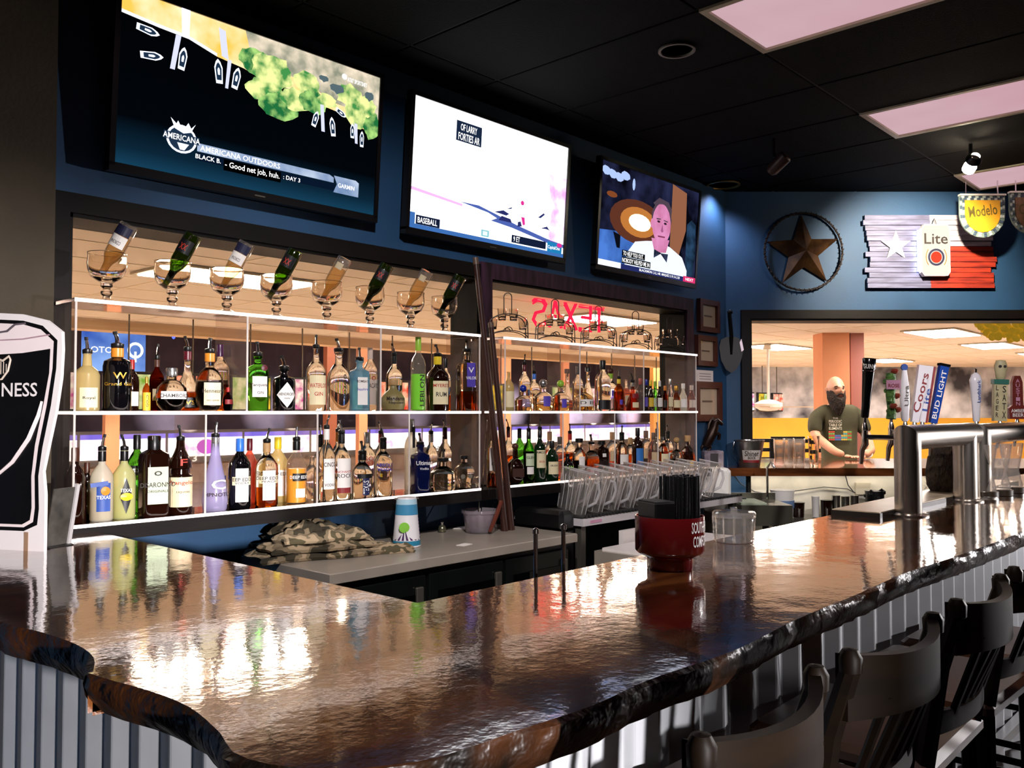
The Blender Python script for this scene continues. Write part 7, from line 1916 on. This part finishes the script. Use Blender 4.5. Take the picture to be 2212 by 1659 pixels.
# ================================================================== CEILING FITTINGS OF THE BAR
def ring_fit(px, py, lb, m, r=.09):
    p = onZ(px, py, ZC)
    o = thing('recessed_fitting', lb, 'ceiling fitting', T(p.x, p.y, ZC), 'recessed ceiling rings')
    MB().lathe([(r, -.004), (r, -.012), (r * .86, -.012), (r * .84, -.002)], 28, close=True).build('trim_ring', m, o, True)
    MB().lathe([(0, -.003), (r * .85, -.003)], 24).build('dark_cone', CAPS['black'], o, True)
ring_fit(1462, 106, 'small dark recessed ceiling ring left of the pink lenses', mat('grey trim ring', '#6a6258', .4))
pr_ = onZ(1562, 398, ZC)
ld = bpy.data.lights.new('corner_can', 'SPOT'); ld.energy = 18; ld.color = (.86, .84, 1.0); ld.spot_size = 2.2; ld.spot_blend = .8; ld.shadow_soft_size = .06  # light added in the ceiling ring to brighten the wall corner
lo = bpy.data.objects.new('corner_can', ld); COL.objects.link(lo); lo.location = (pr_.x, pr_.y, ZC - .03)
ring_fit(1562, 398, 'brass-coloured recessed ceiling ring by the wall corner', mat('brass trim ring', '#8a6a28', .4, .5), .13)
p = onZ(1672, 300, ZC)
o = thing('track_head', 'unlit dark spotlight head on the black ceiling', 'spotlight', T(p.x, p.y, ZC))
MB().tube([(0, 0, 0), (0, 0, -.12)], .012, 8).build('stem', CAPS['black'], o, True)
MB().lathe([(.025, -.08), (.04, -.06), (.045, .06), (.035, .07)], 16).build('lamp_can', mat('dusky brown lamp can', '#3a2622', .4, .3), o, True, T(.02, -.02, -.16) @ Matrix.Rotation(.9, 4, 'X'))
# bright spot lamp
sp = onD(2097, 357, 5.75)
o = thing('spot_lamp', 'blazing warm spot lamp hanging from the dark ceiling', 'spotlight', T(*sp), None)
MB().tube([(0, 0, .05), (0, 0, ZC - sp.z)], .012, 8).build('stem', CAPS['black'], o, True)
aim = ((W2 @ Vector((1.45, 2.5, 0))) - sp).normalized()
Mq = aim.to_track_quat('Z', 'Y').to_matrix().to_4x4()
MB().shell([(.03, -.09), (.045, -.07), (.05, -.045)], 18).build('lamp_can', CAPS['black'], o, True, Mq)
MB().lathe([(0, -.05), (.03, -.04), (.042, -.01), (.04, .025), (0, .04)], 16).build('bulb', glow('spot bulb', '#fff0d0', 60.0), o, True, Mq @ T(0, 0, .02))
ld = bpy.data.lights.new('spot_lamp_light', 'SPOT'); ld.energy = 135; ld.color = (1, .86, .66); ld.spot_size = 1.5; ld.spot_blend = .7; ld.shadow_soft_size = .03
lo = bpy.data.objects.new('spot_lamp_light', ld); COL.objects.link(lo); lo.location = sp + aim * .11
lo.rotation_euler = aim.to_track_quat('-Z', 'Y').to_euler()
# added lamps, out of view, to light the bar front, bottles, taps and caddy
for x, y, z, e, aim_, sz in ((-.05, -3.5, 1.45, 1500, (.80, 2.2, .85), .5), (8.2, -1.7, 1.5, 620, (2.4, 1.0, .75), .8), (.95, .7, ZC - .05, 190, (3.1, 3.3, 1.0), 1.15), (2.4, -1.6, ZC - .05, 260, (5.2, 1.45, 1.62), .52), (1.3, .35, ZC - .05, 75, (3.0, 1.35, 1.2), 1.2)):
    ld = bpy.data.lights.new('fill_lamp', 'SPOT'); ld.spot_size = sz; ld.spot_blend = .7; ld.shadow_soft_size = .06; ld.energy = e; ld.color = (1, .95, .95)
    lo = bpy.data.objects.new('fill_lamp', ld); COL.objects.link(lo); lo.location = (x, y, z)
    lo.rotation_euler = (Vector(aim_) - lo.location).to_track_quat('-Z', 'Y').to_euler()
    if z < 2 and y > -2:
        o = thing('fill_floor_lamp', 'added unseen floor lamp lighting the bar front from the customer side', 'floor lamp', T(x, y, 0))
        MB().lathe([(.14, 0), (.14, .015), (.012, .03), (.010, 1.42)], 16).build('pole', BLK, o, True)
        MB().shell([(.10, 1.44), (.06, 1.62)], 16).build('lamp_shade', TFR, o, True, T(.12, 0, 0))
        MB().tube([(0, 0, 1.4), (.12, 0, 1.6)], .008, 6).build('arm', BLK, o, True)
    elif z < 2:
        o = thing('fill_sconce', 'added unseen sconce behind the viewer lighting the bar arm', 'wall lamp', T(x, -3.6, z), 'added fill sconces')
        MB().box(-.05, .05, 0, .02, -.08, .08, ch=.004).build('back_plate', TFR, o)
        MB().lathe([(.035, -.12), (.05, -.09), (.05, .06), (.035, .09)], 16).build('shade', TFR, o, True, T(0, .045, -.14))
    else:
        o = thing('fill_downlight', 'added unseen round ceiling downlight brightening the bar', 'ceiling light', T(x, y, ZC), 'added fill downlights')
        MB().lathe([(.1, -.002), (.1, -.02), (.08, -.02), (.08, -.002)], 24, close=True).build('trim_ring', TFR, o, True)
